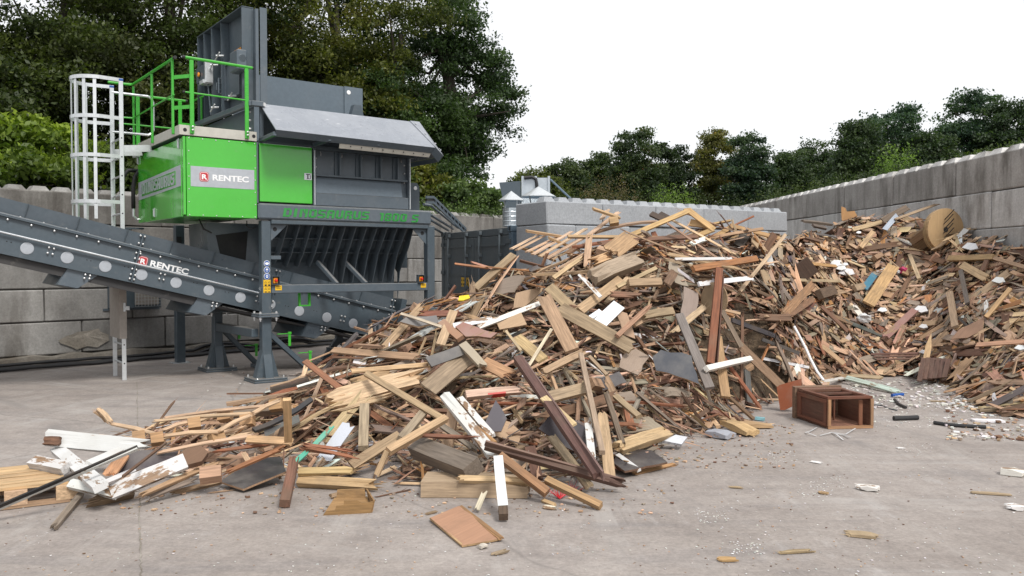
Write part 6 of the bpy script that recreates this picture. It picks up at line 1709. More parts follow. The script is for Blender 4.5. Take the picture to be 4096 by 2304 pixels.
hero_sheet('M', [(0, 970), (60, 930), (290, 920), (310, 980), (150, 1010)], .03, (.16, .15, .15), 'dark felt-covered board with frayed pale edges on the left shoulder', 'board', MFILM, PALE, .16, .015)
hero_sheet('M', [(440, 1010), (500, 975), (600, 1010), (770, 1060), (720, 1100), (520, 1090)], .035, (.27, .14, .11), 'maroon veneered board with peeling tan patches', 'board', MPEEL, TAN, .2, .015, short='maroon peeling board')
hero('M', 620, 1010, 1110, 820, 40, .03, (.66, .64, .6), 'long white moulding with a brown underside across the upper slope', 'moulding', MPEEL, lift=.2, lift2=.2, cat='moulding', short='long white moulding')
hero('M', 420, 1000, 730, 940, 46, .02, (.62, .64, .66), 'whitish board left of the long white moulding', 'board', MPEEL, lift=.18)
hero_sheet('M', [(770, 985), (960, 895), (1005, 990), (790, 1030)], .018, MDF, 'plain fibreboard square on the upper left slope', 'fibreboard', MSHEET, MDF, .16, .006)
hero_sheet('M', [(900, 860), (920, 740), (1140, 690), (1120, 730), (985, 850)], .02, (.36, .25, .155), 'curved fibreboard offcut with a notch above the long moulding', 'fibreboard', MSHEET, MDF, .14, .01)
hero('M', 925, 1090, 1135, 1270, 90, .03, (.50, .36, .19), 'short ribbed pale plank under the pale crossing stick', lift=.2, short='short ribbed plank')
hero('M', 1200, 1025, 1020, 1315, 24, .02, (.62, .52, .38), 'pale thin stick crossing in front of the ribbed plank', 'stick', lift=.36, lift2=.3, cat='stick')
hero('M', 840, 1040, 960, 1195, 20, .02, (.58, .44, .28), 'short thin pale stick above the ribbed plank', 'stick', lift=.3, cat='stick')
hero('M', 1130, 1365, 1480, 1195, 60, .05, (.40, .285, .18), 'grooved tan timber below the steep plank', 'timber', lift=.22, spl=(.02, .1))
hero('M', 1500, 1240, 1640, 1387, 26, .025, (.36, .27, .17), 'thin stake below the long slanting plank', 'stake', lift=.28)
hero('M', 1720, 1080, 1990, 830, 40, .035, (.40, .24, .15), 'red-tan split rail right of the clean white board', 'rail', spl=(0, .2), lift=.3, lift2=.22, short='red-tan split rail')
hero('M', 1890, 920, 2160, 880, 60, .06, (.36, .26, .16), 'stacked pale and brown timber ends on the upper right slope', 'timber', lift=.2, spl=(.1, 0))
hero('M', 1810, 660, 2070, 650, 60, .06, (.42, .30, .18), 'thick tan timber with a squared end below the crest', 'timber', lift=.2)
hero('M', 1640, 745, 1920, 760, 44, .04, (.28, .15, .09), 'reddish splintered timber under the thick tan timber', 'timber', spl=(.1, .15), lift=.22)
# pallets and frames thrown on the crest
cp, cq = slat_thing('broken_pallet', 'pale broken pallet tipped on the crest with its parallel slats fanned to the left', 'pallet', 'M', 1200, 360, Z=11.4)
for a in ((880, 388, 1100, 272, 26), (922, 398, 1142, 282, 28), (1003, 412, 1250, 290, 28), (1050, 432, 1370, 245, 32), (1105, 448, 1482, 222, 30), (1160, 462, 1590, 225, 30), (1480, 290, 1738, 92, 30), (1200, 470, 1500, 330, 28), (1600, 150, 1650, 72, 28)):
    zz = 11.2 + (a[0] - 880) * .0006
    a = a[:4] + (a[4] * 1.35,)
    hero('M', *a, .018, (.66, .47, .32), None, 'slat', Z=(zz, zz + .45), face=.45, parent=cp, root_loc=cq, spl=(.0, .04))
for a in ((945, 372, 1230, 480, 40), (1180, 300, 1420, 400, 40), (1530, 70, 1740, 140, 38), (1000, 245, 1300, 292, 34)):
    hero('M', *a, .03, (.46, .30, .16), None, 'bearer', Z=(11.5, 11.7), face=.45, parent=cp, root_loc=cq)
hero('M', 1660, 175, 1730, 165, 60, .08, (.5, .33, .17), None, 'block', Z=(11.6, 11.6), face=.6, parent=cp, root_loc=cq, rows=2, cols=2)
ANCH.append(('fanned pallet on the crest', cq))
fp, fq = slat_thing('broken_pallet', 'open broken pallet frame standing up at the highest point of the front heap', 'pallet', 'M', 2300, 100, Z=12.0)
for a in ((1820, 285, 2300, 82, 40, 11.7, 12.0), (2285, 80, 2490, 238, 46, 12.0, 11.8), (2490, 232, 2260, 320, 36, 11.8, 11.9), (2250, 85, 2310, 78, 30, 12, 12), (2300, 180, 2440, 200, 60, 12.02, 11.9)):
    hero('M', *a[:5], .03, (.55, .36, .17), None, 'rail', Z=(a[5], a[6]), face=.6, parent=fp, root_loc=fq)
ANCH.append(('open frame on the crest', fq))
fp2, fq2 = slat_thing('broken_pallet', 'lower tan pallet frame leaning against the right end of the new block wall', 'pallet', 'N', 420, 200, Z=12.5)
for a in ((262, 288, 415, 190, 34, 12.4, 12.5), (400, 185, 760, 280, 30, 12.5, 12.7), (370, 320, 470, 235, 26, 12.4, 12.5), (520, 330, 560, 235, 26, 12.5, 12.6), (190, 190, 400, 150, 16, 12.6, 12.8)):
    hero('N', *a[:5], .03, (.48, .30, .14), None, 'rail', Z=(a[5], a[6]), face=.6, parent=fp2, root_loc=fq2)
ANCH.append(('lower tan pallet frame', fq2))
hero('M', 1540, 260, 2040, 172, 34, .03, (.30, .20, .13), 'long brown and white plank edge lying along the crest', m=MPEEL, Z=(11.7, 12.0), face=.4, bow=.04, rows=5)
hero('M', 1990, 110, 2110, 165, 44, .04, (.11, .08, .06), 'dark wet-looking plank end poking up behind the open frame', Z=(12.3, 12.1))
hero('M', 2060, 110, 2140, 150, 40, .04, (.10, .075, .06), 'second dark plank end close beside the open frame', Z=(12.4, 12.2))
hero('M', 1330, 290, 2140, 298, 26, .03, (.50, .33, .18), 'long level tan batten just under the crest', 'batten', Z=(11.3, 11.8), spl=(.0, .1), short='level crest batten')
hero('M', 1670, 420, 1840, 290, 150, .03, (.44, .28, .15), 'splintered orange-tan board end above the massive sawn beam', 'board', lift=.24, lift2=.2, face=.7, spl=(.12, .05), cols=5, short='splintered orange-tan board')
hero('M', 1500, 500, 1670, 440, 70, .05, (.52, .33, .18), 'torn fibrous timber end left of the massive sawn beam', 'timber', lift=.25, spl=(.15, .1), cols=5)
hero('M', 1215, 620, 1450, 450, 34, .03, (.54, .38, .22), 'tan lath pointing up left of the torn fibrous timber', 'lath', lift=.22, lift2=.3, cat='lath', spl=(.0, .1))
hero('M', 600, 710, 905, 430, 62, .07, (.34, .24, .15), 'weathered post sticking out left in front of the container', 'post', Z=(10.6, 10.9), face=.6, spl=(0, .03), short='post before the container')
hero('M', 428, 505, 700, 540, 16, .02, (.40, .19, .1), 'thin red-brown stick pointing left across the container doors', 'stick', Z=(10.7, 10.7), cat='stick', spl=(.02, 0))
hero('M', 555, 488, 960, 620, 20, .02, (.40, .2, .14), 'longer red-and-white stick crossing the container doors', 'stick', MPEEL, Z=(10.7, 10.9), cat='stick', spl=(.1, 0))
hero_sheet('M', [(462, 800), (470, 765), (545, 755), (555, 780), (500, 800)], .02, (.75, .55, .03), 'yellow plastic scrap with print at the left edge of the upper slope', 'plastic_scrap', MSHEET, (.6, .45, .03), .2, .006, cat='plastic')
# right side of the front heap
hero('N', 322, 500, 255, 1190, 54, .05, (.235, .085, .04), 'tall red-brown painted door post standing upright in the heap', 'door_post', lift=.45, lift2=.3, face=.8, cat='post', rows=4, short='tall red-brown post')
hero('N', 345, 560, 300, 1190, 10, .055, (.10, .045, .03), 'dark edge strip along the tall red-brown post', 'strip', lift=.44, lift2=.29)
hero('N', 30, 830, 252, 1365, 66, .04, (.22, .19, .175), 'dark grey weathered post leaning right in front of the octagonal panel', 'post', lift=.36, lift2=.3, face=.7, rows=4, short='dark leaning post')
hero('N', 305, 990, 365, 1430, 66, .03, (.42, .275, .145), 'tan plank standing upright at the right foot of the front heap', lift=.3, lift2=.12, face=.75, short='upright tan plank')
hero('N', 225, 1225, 550, 1148, 40, .05, (.70, .68, .66), 'white plank lying level across the upright tan plank', m=MPEEL, lift=.42, lift2=.36, spl=(.0, .03), short='level white plank')
hero('N', 470, 1055, 800, 1375, 62, .025, (.36, .24, .15), 'long thin tan board curving down to the cabinet', 'board', lift=.28, lift2=.12, face=.7, short='long board above the cabinet')
hero('N', 340, 800, 480, 1065, 34, .025, (.25, .19, .14), 'grey stick continuing up from the long curved board', 'stick', lift=.3, cat='stick')
hero_sheet('N', [(-163, 1141), (-101, 1089), (120, 1132), (174, 1337), (-136, 1239)], .022, (.06, .064, .075), 'dark slate-coloured octagonal panel with broken pale edges', 'panel', MFILM, PALE, .3, .02, tilt=(-.25, -.8, .6), short='octagonal dark panel')
# round fibreboard disc half hidden by the red post
c_ = hit(*px('N', 285, 720), .12); n_ = unit(V(-.72, -.6, .3)); ex, ey, ez = frame_from(V(0, 0, 1), n_)
rr = random.Random(33); b = wmb(); R = .215
sheet_geo(b, c_, ex, ey, ez, [(R * math.cos(2 * PI * k / 28), R * .92 * math.sin(2 * PI * k / 28)) for k in range(28)], .02, (.40, .29, .18), rr, (.33, .22, .13), MSHEET, MW)
tag(b.build('round_board', WM, None, origin=c_), 'round fibreboard disc behind the tall red-brown post', 'round board'); ANCH.append(('round fibreboard disc', c_))
hero('N', 470, 660, 800, 250, 24, .025, (.55, .40, .26), 'long pale stick crossing the valley between the two heaps', 'stick', Z=(11.0, 12.2), cat='stick', short='long pale valley stick')
hero('N', 905, 450, 985, 555, 80, .06, (.085, .05, .032), 'dark brown square block standing between the heaps', 'timber_block', lift=.2, face=.8, w=.28, cat='timber', short='dark square block')
hero('N', 640, 390, 720, 250, 50, .04, (.16, .08, .045), 'dark brown short plank upright near the lower pallet frame', Z=(12.1, 12.3))
hero('N', 455, 335, 525, 240, 70, .04, (.075, .06, .05), 'blackened plank upright before the lower pallet frame', Z=(12.2, 12.3))
hero('N', 100, 372, 650, 352, 44, .05, (.30, .24, .19), 'long grey beam lying level just below the lower pallet frame', 'beam', Z=(12.0, 12.4), short='level grey beam')
hero('N', 130, 500, 590, 425, 46, .05, (.36, .17, .07), 'orange-brown plank with a white edge under the level grey beam', m=MW, lift=.2, short='orange-brown level plank')
hero('N', 0, 430, 410, 425, 22, .02, WHITE, 'narrow white strip above the orange-brown level plank', 'strip', MPEEL, lift=.2)
hero('N', 170, 610, 560, 565, 34, .03, (.68, .68, .68), 'white angled strip left of the tall red-brown post top', 'strip', MPEEL, lift=.3)
hero('N', 785, 830, 1010, 600, 60, .03, (.38, .22, .12), 'reddish splintered plank with a forked top in the valley', spl=(.05, .25), lift=.25, cols=5, short='forked splintered plank')
hero('N', 800, 850, 1000, 715, 44, .03, (.30, .17, .10), 'reddish plank below the forked splintered plank', lift=.22)
hero('N', 975, 460, 1170, 480, 22, .02, (.55, .33, .14), 'orange lath on the rear heap beside the dark square block', 'lath', lift=.1, cat='lath')
hero('N', 900, 580, 1195, 588, 22, .02, (.5, .37, .24), 'pale lath below the dark square block', 'lath', lift=.14, cat='lath')
hero('N', 1045, 685, 1150, 655, 70, .09, (.15, .10, .065), 'dark drilled timber block in the middle valley', 'timber_block', lift=.15, cat='timber')
hero('N', 410, 870, 720, 985, 34, .03, (.06, .055, .06), 'black plank in the dark hollow right of the red-brown post', lift=.2)
hero('N', 630, 1010, 900, 1110, 24, .02, (.07, .065, .065), 'long blackened strip above the cabinet', 'strip', lift=.2)
hero('N', 1130, 835, 1500, 985, 28, .03, (.06, .075, .07), 'black-green and white moulding lying across the rear heap foot', 'moulding', MPEEL, lift=.2, cat='moulding', short='black-green moulding')
hero('N', 1060, 770, 1250, 950, 26, .03, (.26, .15, .10), 'brown stick above the black-green moulding', 'stick', lift=.2, cat='stick')
# white bent pipe
pts = [hit(*px('N', x, y), .25) for x, y in ((862, 915), (900, 985), (945, 1070), (985, 1160), (1030, 1245), (1075, 1305))]
b = MB(); b.tube(pts, .018, 10); tag(b.build('pipe', M['white'], None, origin=pts[2], smooth=True), 'thin white bent plastic pipe above the cabinet', 'pipe'); ANCH.append(('white bent pipe', pts[2]))
# rear heap
hero('N', 1400, 755, 1585, 475, 84, .035, (.54, .36, .17), 'broad yellow plank standing on the rear heap slope', lift=.18, lift2=.16, face=.7, rows=4, spl=(.0, .06), short='broad yellow plank')
hero('N', 1370, 640, 1445, 540, 48, .02, BLUE, 'short teal blue painted board left of the broad yellow plank', 'board', MPAINT, lift=.14, short='teal board')
hero('N', 1300, 640, 1370, 625, 50, .06, (.38, .28, .19), 'small square timber end at the foot of the teal board', 'timber_block', lift=.12, cat='timber')
hero('N', 1665, 540, 1705, 480, 46, .03, (.42, .26, .13), 'orange-tan block right of the pink bag', 'timber_block', lift=.12, face=.7, cat='timber')
hero('N', 1700, 395, 1770, 570, 26, .025, (.55, .42, .27), 'pale split stick right of the orange-tan block', 'stick', lift=.14, cat='stick', short='pale split stick')
hero('N', 2080, 470, 2260, 570, 56, .03, (.50, .37, .21), 'cracked pale plank on the right side of the rear heap', lift=.14, spl=(.0, .05), short='cracked pale plank')
hero('N', 2070, 510, 2120, 750, 30, .03, (.14, .115, .1), 'dark grey stick standing left of the cracked pale plank', 'stick', lift=.16, cat='stick')
hero('N', 1985, 425, 2310, 415, 40, .06, (.50, .35, .18), 'squared tan beam lying level below the spool', 'beam', lift=.14, short='level tan beam')
hero('N', 2310, 420, 2540, 490, 30, .03, (.40, .27, .17), 'tan batten continuing right from the level tan beam', 'batten', lift=.14)
hero('N', 1345, 345, 1435, 230, 34, .04, (.50, .34, .19), 'short tan stick with a sawn end on the upper rear heap', 'stick', lift=.2, cat='stick')
hero('N', 1285, 215, 1500, 160, 30, .03, (.56, .42, .24), 'pale plank along the rear heap crest', lift=.12)
hero('N', 2255, 850, 2430, 640, 30, .03, (.50, .33, .17), 'tan batten leaning up at the right edge of the rear heap', 'batten', lift=.2, lift2=.25, short='right leaning batten')
hero('N', 1990, 670, 2030, 920, 46, .04, (.36, .26, .17), 'upright weathered post on the right rear slope', 'post', lift=.2, face=.75, short='upright weathered post')
hero_sheet('N', [(2000, 1010), (2060, 940), (2240, 850), (2230, 950), (2120, 1000)], .015, (.36, .22, .15), 'reddish-brown board below the right leaning batten', 'board', MSHEET, MDF, .14, .01)
hero('N', 1520, 1000, 1745, 790, 50, .03, (.24, .12, .10), 'purplish-red board with a jagged end on the rear heap foot', m=MPEEL, lift=.2, spl=(.1, .05), short='purplish-red board')
hero('N', 1590, 1050, 1660, 910, 34, .03, (.36, .17, .12), 'pinkish splintered stick by the purplish-red board', 'stick', MPEEL, lift=.16, spl=(.1, 0), cat='stick')
cl_, clq = slat_thing('cladding_panel', 'dark brown grooved cladding panel leaning at the foot of the rear heap', 'cladding', 'N', 1870, 1230, .12)
for k in range(6):
    x = 1775 + 36 * k
    hero('N', x - 4, 1302 - 3 * k if k else 1312, x + 28, 1142 + 2 * k, 33, .016, (.125, .068, .05), None, 'board', lift=.10 + .004 * (k % 2), lift2=.20, face=.6, parent=cl_, root_loc=clq, cols=2)
ANCH.append(('grooved cladding panel', clq))
for i, y in enumerate((1110, 1128, 1148)):
    hero('N', 1420 + 20 * i, y + 8, 1770, y, 14, .02, (.15, .075, .055), ['uppermost dark brown cladding strip above the cladding panel', 'middle dark brown cladding strip above the cladding panel', 'lowest dark brown cladding strip above the cladding panel'][i], 'strip', lift=.16, grp='dark cladding strips')
hero('N', 1240, 1288, 1630, 1392, 38, .04, MINT, 'mint green painted plank lying on the yard behind the cabinet', m=MPEEL, lift=.09, lift2=.04, spl=(.02, .05), short='mint green plank')
hero('N', 1040, 1325, 1220, 1290, 34, .02, (.55, .54, .52), 'whitish plank at the foot between pipe and mint green plank', m=MPEEL, lift=.06)
hero('N', 1240, 1270, 1510, 1290, 30, .03, (.52, .40, .25), 'pale plank tip behind the mint green plank', lift=.1, spl=(.1, .05))
# spool: two round flanges with a drum of staves between them
sp0 = depth_at(*px('N', 1955, 215), 15.1); sn = unit(V(.22, -.86, .42)); ex, ey, ez = frame_from(V(0, 0, 1), sn)
SPL = thing('cable_spool', 'broken wooden cable spool leaning against the streaked wall', 'cable spool', tuple(sp0)); rr = random.Random(19)
def flange(c, R, name, tint):
    poly = [(R * math.cos(2 * PI * k / 36), R * math.sin(2 * PI * k / 36)) for k in range(36)]
    b = wmb(); sheet_geo(b, c, ex, ey, ez, poly, .05, tint, rr, vary(tint, rr, .1), MSHEET, MW); return b.build(name, WM, SPL, origin=sp0)
fo = flange(sp0, .385, 'flange', (.47, .315, .165)); fi = flange(sp0 - sn * .065, .40, 'flange_backing', (.40, .27, .14))
for k in range(5):
    a = sp0 + ex * (-.16 + .09 * k) * .9 + ey * (.03 + .02 * (k % 2)) + ez * .03
    b = MB(); b.tube([a, a + sn * .12 + V(.03, 0, .06), a + sn * .17 + V(.05, 0, .10)], .009, 6); b.build('tie_rod', M['bark'], SPL, loc=None).data.transform(Matrix.Translation(-Vector(tuple(sp0))))
b = MB(); b.disc(sp0 + ez * .026, ez, .05, .003, 16); b.build('hub_hole', M['dark'], SPL).data.transform(Matrix.Translation(-Vector(tuple(sp0))))
for k in range(9):
    a = 2 * PI * k / 9; o_ = ex * .25 * math.cos(a) + ey * .25 * math.sin(a)
    b = wmb(); plank_geo(b, sp0 + o_ - sn * .38, sn, unit(np.cross(sn, o_)), unit(o_), .58, .15, .02, vary((.20, .12, .06), rr, .15), rr, (.05, .0), 3, 2, MW); b.build('stave', WM, SPL, origin=sp0)
f2 = sp0 - sn * .72
b = wmb(); sheet_geo(b, f2 + V(0, 0, -.05), ex, ey, ez, ragged([(.36 * math.cos(2 * PI * k / 20), .36 * math.sin(2 * PI * k / 20)) for k in range(12)], rr, .02, .1), .05, (.24, .15, .08), rr, BROWN, MSHEET, MW); b.build('broken_flange', WM, SPL, origin=sp0)
ANCH.append(('wooden spool', sp0))
hero('N', 1500, 150, 1690, 50, 44, .03, (.17, .125, .09), 'dark curled board sticking up left of the spool', 'board', Z=(15.6, 16.0), face=.6, spl=(.02, .05), short='dark board by the spool')
hero('N', 1590, 142, 1915, 25, 18, .025, (.36, .26, .17), 'long thin plank resting above the spool', Z=(15.5, 16.0), spl=(.05, .1))
hero('N', 1520, 215, 1610, 110, 36, .012, (.36, .40, .46), 'bluish plastic film strip hanging left of the spool', 'plastic_film', MSHEET, Z=(15.4, 15.6), cat='plastic', twist=.8)
hero_sheet('N', [(1208, 150), (1205, 48), (1235, 60), (1245, 85), (1300, 80), (1330, 150)], .03, (.40, .215, .09), 'orange-brown broken board upright on the rear heap crest', 'board', MSHEET, MDF, 0, .01, tilt=(-.2, -.95, .2), Z=16.2, short='upright orange-brown board')
hero('N', 918, 150, 1130, 178, 34, .05, (.16, .125, .10), 'dark weathered timber at the left end of the rear crest', 'timber', Z=(15.0, 15.6), spl=(.05, .02), short='dark crest timber')
hero('N', 1000, 185, 1090, 205, 26, .04, (.13, .10, .08), 'second dark timber just below the left end of the rear crest', 'timber', Z=(14.9, 15.2))
for i, (x, y, s) in enumerate(((1165, 455, 50), (1240, 520, 60), (1200, 490, 40), (1780, 790, 55), (1800, 915, 34), (2345, 580, 50), (1500, 795, 36), (1230, 465, 24), (2140, 335, 60), (1330, 235, 20), (1800, 1100, 30), (2500, 1070, 40))):
    r_ = random.Random(500 + i)
    hero_sheet('N', [(x - s, y + s * .2), (x - s * .3, y - s * .4), (x + s * .7, y - s * .3), (x + s, y + s * .3), (x + s * .1, y + s * .5)], .025, (.74, .75, .76),
               ['ragged white foam sheet uppermost on the rear heap', 'largest torn white foam sheet on the rear slope', 'white foam scrap between two larger foam sheets', 'white foam piece above the purplish-red board', 'small white foam piece right of the purplish-red board', 'white foam scrap near the right edge of the rear heap', 'flat white foam scrap beside the plastic bag', 'small white foam crumb by the uppermost foam sheet', 'white strip of foam behind the level tan beam', 'tiny white foam crumb on the rear crest', 'white foam crumb above the cladding panel', 'white foam block at the right edge low on the heap'][i],
               'foam_scrap', MSHEET, (.7, .71, .72), .1, .012, cat='foam')
# crumpled bags
def bag(label, c, x, y, s, m, lift=.12):
    p = hit(*px(c, x, y), lift); r_ = random.Random(x); b = MB(); n, k_ = 9, 6; vs, fs = [], []
    for i in range(k_ + 1):
        for j in range(n):
            th = PI * i / k_; ph = 2 * PI * j / n; r = s * r_.uniform(.6, 1.15)
            vs.append(V(r * math.sin(th) * math.cos(ph) * 1.2, r * math.sin(th) * math.sin(ph), r * math.cos(th) * .8))
    for i in range(k_):
        for j in range(n): fs.append((i * n + j, i * n + (j + 1) % n, (i + 1) * n + (j + 1) % n, (i + 1) * n + j))
    b.add(vs, fs); tag(b.build('plastic_bag', m, None, loc=tuple(p)), label, 'plastic bag'); 
    return p
M['pink'] = painted('pink_plastic', (.42, .03, .11), .35, .05); M['clear'] = painted('milky_plastic', (.62, .63, .64), .3, .3, (.4, .4, .4))
ANCH.append(('pink bag', bag('crumpled pink plastic bag right of the broad yellow plank', 'N', 1648, 508, .085, M['pink'])))
ANCH.append(('milky plastic bag', bag('crumpled milky plastic bag above the black-green moulding', 'N', 1372, 855, .10, M['clear'])))
bag('small milky plastic scrap left of the pink bag', 'N', 1612, 520, .05, M['clear'])

# ------------------------------------------------------------------ overturned cabinet
a, bR, bL = ground(*px('D', 2082, 1080)), ground(*px('D', 2195, 1077)), ground(*px('D', 1994, 1052))
ex = unit(bR - a); cw = np.linalg.norm(bR - a); cl2 = np.linalg.norm(bL - a); ey = unit(bL - a); ey = unit(ey - ex * (ey @ ex) * .6); ez = V(0, 0, 1)
CABN = thing('cabinet', 'reddish-brown wooden bedside cabinet lying on its side with its open end towards the camera', 'cabinet', tuple(a)); rr = random.Random(44)
CBR, CBD, CBE = (.17, .062, .035), (.12, .05, .032), (.42, .23, .12)
ch = .315
def cpart(name, o, dx, dy, dz, tint, m=MW):
    b = wmb(); L_ = max(dx, dy, dz)
    if L_ == dy: plank_geo(b, o + ex * dx / 2 + ey * dy / 2 + ez * dz / 2, ey, ez if dx <= dz else ex, ex if dx <= dz else ez, dy, dz if dx <= dz else dx, dx if dx <= dz else dz, vary(tint, rr, .06), rr, (0, 0), 3, 2, m)
    elif L_ == dx: plank_geo(b, o + ex * dx / 2 + ey * dy / 2 + ez * dz / 2, ex, ey if dy >= dz else ez, ez if dy >= dz else ey, dx, dy if dy >= dz else dz, dz if dy >= dz else dy, vary(tint, rr, .06), rr, (0, 0), 3, 2, m)
    else: plank_geo(b, o + ex * dx / 2 + ey * dy / 2 + ez * dz / 2, ez, ex if dx >= dy else ey, ey if dx >= dy else ex, dz, dx if dx >= dy else dy, dy if dx >= dy else dx, vary(tint, rr, .06), rr, (0, 0), 3, 2, m)
    return b.build(name, WM, CABN, origin=a)
D_ = lambda x, y, z: a + ex * x + ey * y + ez * z
cpart('bottom_panel', D_(0, 0, .004), cw, cl2, .018, (.24, .11, .07))
cpart('edge_strip', D_(0, -.014, .003), cw, .013, .03, CBE)
cpart('side_panel', D_(.0, .0, .024), .018, cl2, ch - .03, CBD)
for o, s in (((-.012, .02, .03), (.011, cl2 - .06, .035)), ((-.012, .02, ch - .05), (.011, cl2 - .06, .04)), ((-.013, .02, .066), (.012, .04, ch - .118)), ((-.013, cl2 - .12, .066), (.012, .08, ch - .118))): cpart('frame_moulding', D_(*o), *s, CBR)
cpart('front_post', D_(-.002, -.016, .034), .03, .016, ch - .04, CBE)
cpart('side_panel', D_(cw - .02, .0, .024), .018, cl2, ch - .03, (.16, .065, .038))
cpart('front_post', D_(cw - .03, -.016, .034), .032, .016, ch - .04, (.36, .21, .12))
cpart('back_panel', D_(.02, cl2 - .02, .024), cw - .042, .018, ch - .03, CBD)
cpart('divider', D_(cw * .55, cl2 * .55, .024), .016, .02, ch - .06, CBR)
cpart('brace', D_(cw - .12, .05, .024), .04, .02, ch - .05, (.22, .09, .05))
cpart('inner_rail', D_(.04, cl2 - .05, .06), cw - .09, .02, .03, CBR)
cpart('top_rail', D_(.0, .0, ch - .004), cw, .05, .026, CBR); cpart('top_rail', D_(0, .052, ch - .003), .05, cl2 - .2, .024, CBR); cpart('top_rail', D_(cw - .05, .052, ch - .003), .05, cl2 - .2, .024, CBR)
cpart('top_rail', D_(.052, cl2 * .45, ch - .003), cw - .104, .035, .022, CBD)
cpart('top_panel', D_(.0, cl2 - .145, ch - .003), cw, .15, .03, (.20, .095, .062))
cpart('base_moulding', D_(-.03, cl2 - .03, .0), cw + .05, .06, ch + .04, (.21, .13, .085))
ANCH.append(('overturned cabinet', D_(cw / 2, cl2 / 2, .2)))
CROP['R'] = (3000, 1480, 4.2933)
hero_sheet('R', [(520, 772), (460, 378), (515, 340), (885, 232), (890, 640), (600, 772)], .02, (.29, .085, .035), 'bright red-brown board propped upright behind the cabinet', 'board', MPAINT, RED, 0, .004, tilt=(-.45, -.85, .1), Z=9.75, short='propped red-brown board')

# ------------------------------------------------------------------ litter on the open yard
def ptube(label, pts, r, m, name='pipe', cat='pipe', z=None):
    P = [ground(*px('Q', x, y), r if z is None else z) for x, y in pts]
    b = MB(); b.tube(P, r, 10); tag(b.build(name, m, None, origin=P[0], smooth=False), label, cat)
ptube('short black pipe offcut on the yard right of the cabinet', [(1025, 491), (1100, 489), (1172, 486)], .026, M['black'])
ptube('long black curved pipe lying on the yard below the rear heap', [(1270, 517), (1350, 529), (1450, 537), (1585, 544)], .02, M['black'])
ptube('dark bent pipe end among the white crumbs', [(1030, 378), (1055, 405), (1098, 425)], .018, M['black'])
ptube('thin grey cable curving from the cabinet towards the crumbs', [(895, 408), (950, 412), (1000, 432), (1045, 442)], .008, M['grey'], 'cable', 'cable')
ptube('bright blue plastic offcut among the white crumbs', [(1015, 352), (1082, 346)], .022, M['cap'], 'plastic_offcut', 'plastic')
CROP['R'] = (3000, 1480, 4.2933)
def strap(label, segs):
    p0 = ground(*px('R', *segs[0])); b = MB(); P = [ground(*px('R', x, y)) for x, y in segs]
    for i, (s, e) in enumerate(zip(P, P[1:])):
        up = .008 + .015 * (i % 2); s, e = s + V(0, 0, up), e + V(0, 0, .023 - .015 * (i % 2)); d = unit(e - s); n = np.cross(d, V(0, 0, 1)) * .006
        b.add([s - n, s + n, e + n, e - n, s - n + V(0, 0, .002), s + n + V(0, 0, .002), e + n + V(0, 0, .002), e - n + V(0, 0, .002)], [(3, 2, 1, 0), (4, 5, 6, 7), (0, 1, 5, 4), (1, 2, 6, 5), (2, 3, 7, 6), (3, 0, 4, 7)])
    tag(b.build('plastic_strap', M['clear'], None, origin=p0), label, 'strap')
strap('left zigzag of white packing strap in front of the cabinet', [(1150, 1000), (1045, 1085), (945, 1090), (1000, 1120), (1140, 1150)])
strap('right white packing strap crossing in front of the cabinet', [(1200, 1140), (1400, 1110), (1600, 1130), (1720, 1195)])
strap('white packing strap curl ending nearest the cabinet corner', [(1600, 1215), (1480, 1140), (1400, 1080), (1450, 1115), (1640, 1120), (1810, 1040)])
def litter(c, x1, y1, x2, y2, wpx, t, tint, label, name, m=MW, spl=(.03, .03), cat=None):
    hero(c, x1, y1, x2, y2, wpx, t, tint, label, name, m, spl=spl, lift=t / 2 + .002, face=0.0, cat=cat or name.replace('_', ' '), w=wpx / CROP[c][2] / F_PX * 9 * 1.9)
litter('Q', 785, 905, 948, 930, 24, .035, (.68, .66, .62), 'white chipped foam slab lying alone in the middle of the yard', 'foam_slab', MPEEL, (.05, .03), 'foam')
litter('Q', 1670, 812, 1830, 835, 34, .05, (.70, .68, .65), 'white slab of render at the right edge, the farther one', 'render_slab', MPEEL, (.03, .05), 'slab')
litter('Q', 1695, 1028, 1840, 1038, 28, .03, (.70, .68, .65), 'white slab of render at the right edge, the nearer one', 'render_slab', MPEEL, (.05, .05), 'slab')
litter('Q', 1505, 505, 1690, 512, 36, .02, (.75, .76, .77), 'clean white board on the yard at the right heap foot', 'board', MPAINT, (.0, .0))
litter('Q', 1485, 942, 1742, 958, 12, .014, (.42, .32, .2), 'pale lath lying alone near the right edge of the yard', 'lath')
litter('Q', 710, 1195, 942, 1215, 26, .02, (.42, .32, .2), 'crumbly tan fibre clump on the bare yard', 'fibre_clump', MW, (.08, .06), 'fibre clump')
litter('Q', 315, 1308, 565, 1296, 12, .012, (.36, .26, .15), 'thin forked splinter on the yard near the bottom', 'splinter', MW, (.08, .08))
litter('Q', -50, 1362, 78, 1362, 14, .016, (.50, .32, .14), 'orange-tan lath end at the bottom of the yard', 'lath')
litter('Q', 555, 945, 632, 955, 12, .012, (.42, .28, .15), 'small brown bark chip left of the lone foam slab', 'bark_chip', MW, (.03, .03))
litter('Q', 15, 912, 118, 922, 10, .01, (.45, .33, .2), 'small pale splinter far left on the open yard', 'splinter', MW, (.05, .05))
litter('Q', 1240, 388, 1385, 390, 9, .014, (.48, .36, .22), 'thin lath across the white crumbs right of the cabinet', 'lath')
litter('Q', 1540, 448, 1750, 428, 26, .03, (.26, .19, .12), 'weathered plank at the lower edge of the right heap', 'plank')
litter('Q', 185, 490, 240, 500, 22, .03, (.20, .38, .42), 'small pale blue foam block left of the cabinet', 'foam_block', MSHEET, (0, 0), 'foam')
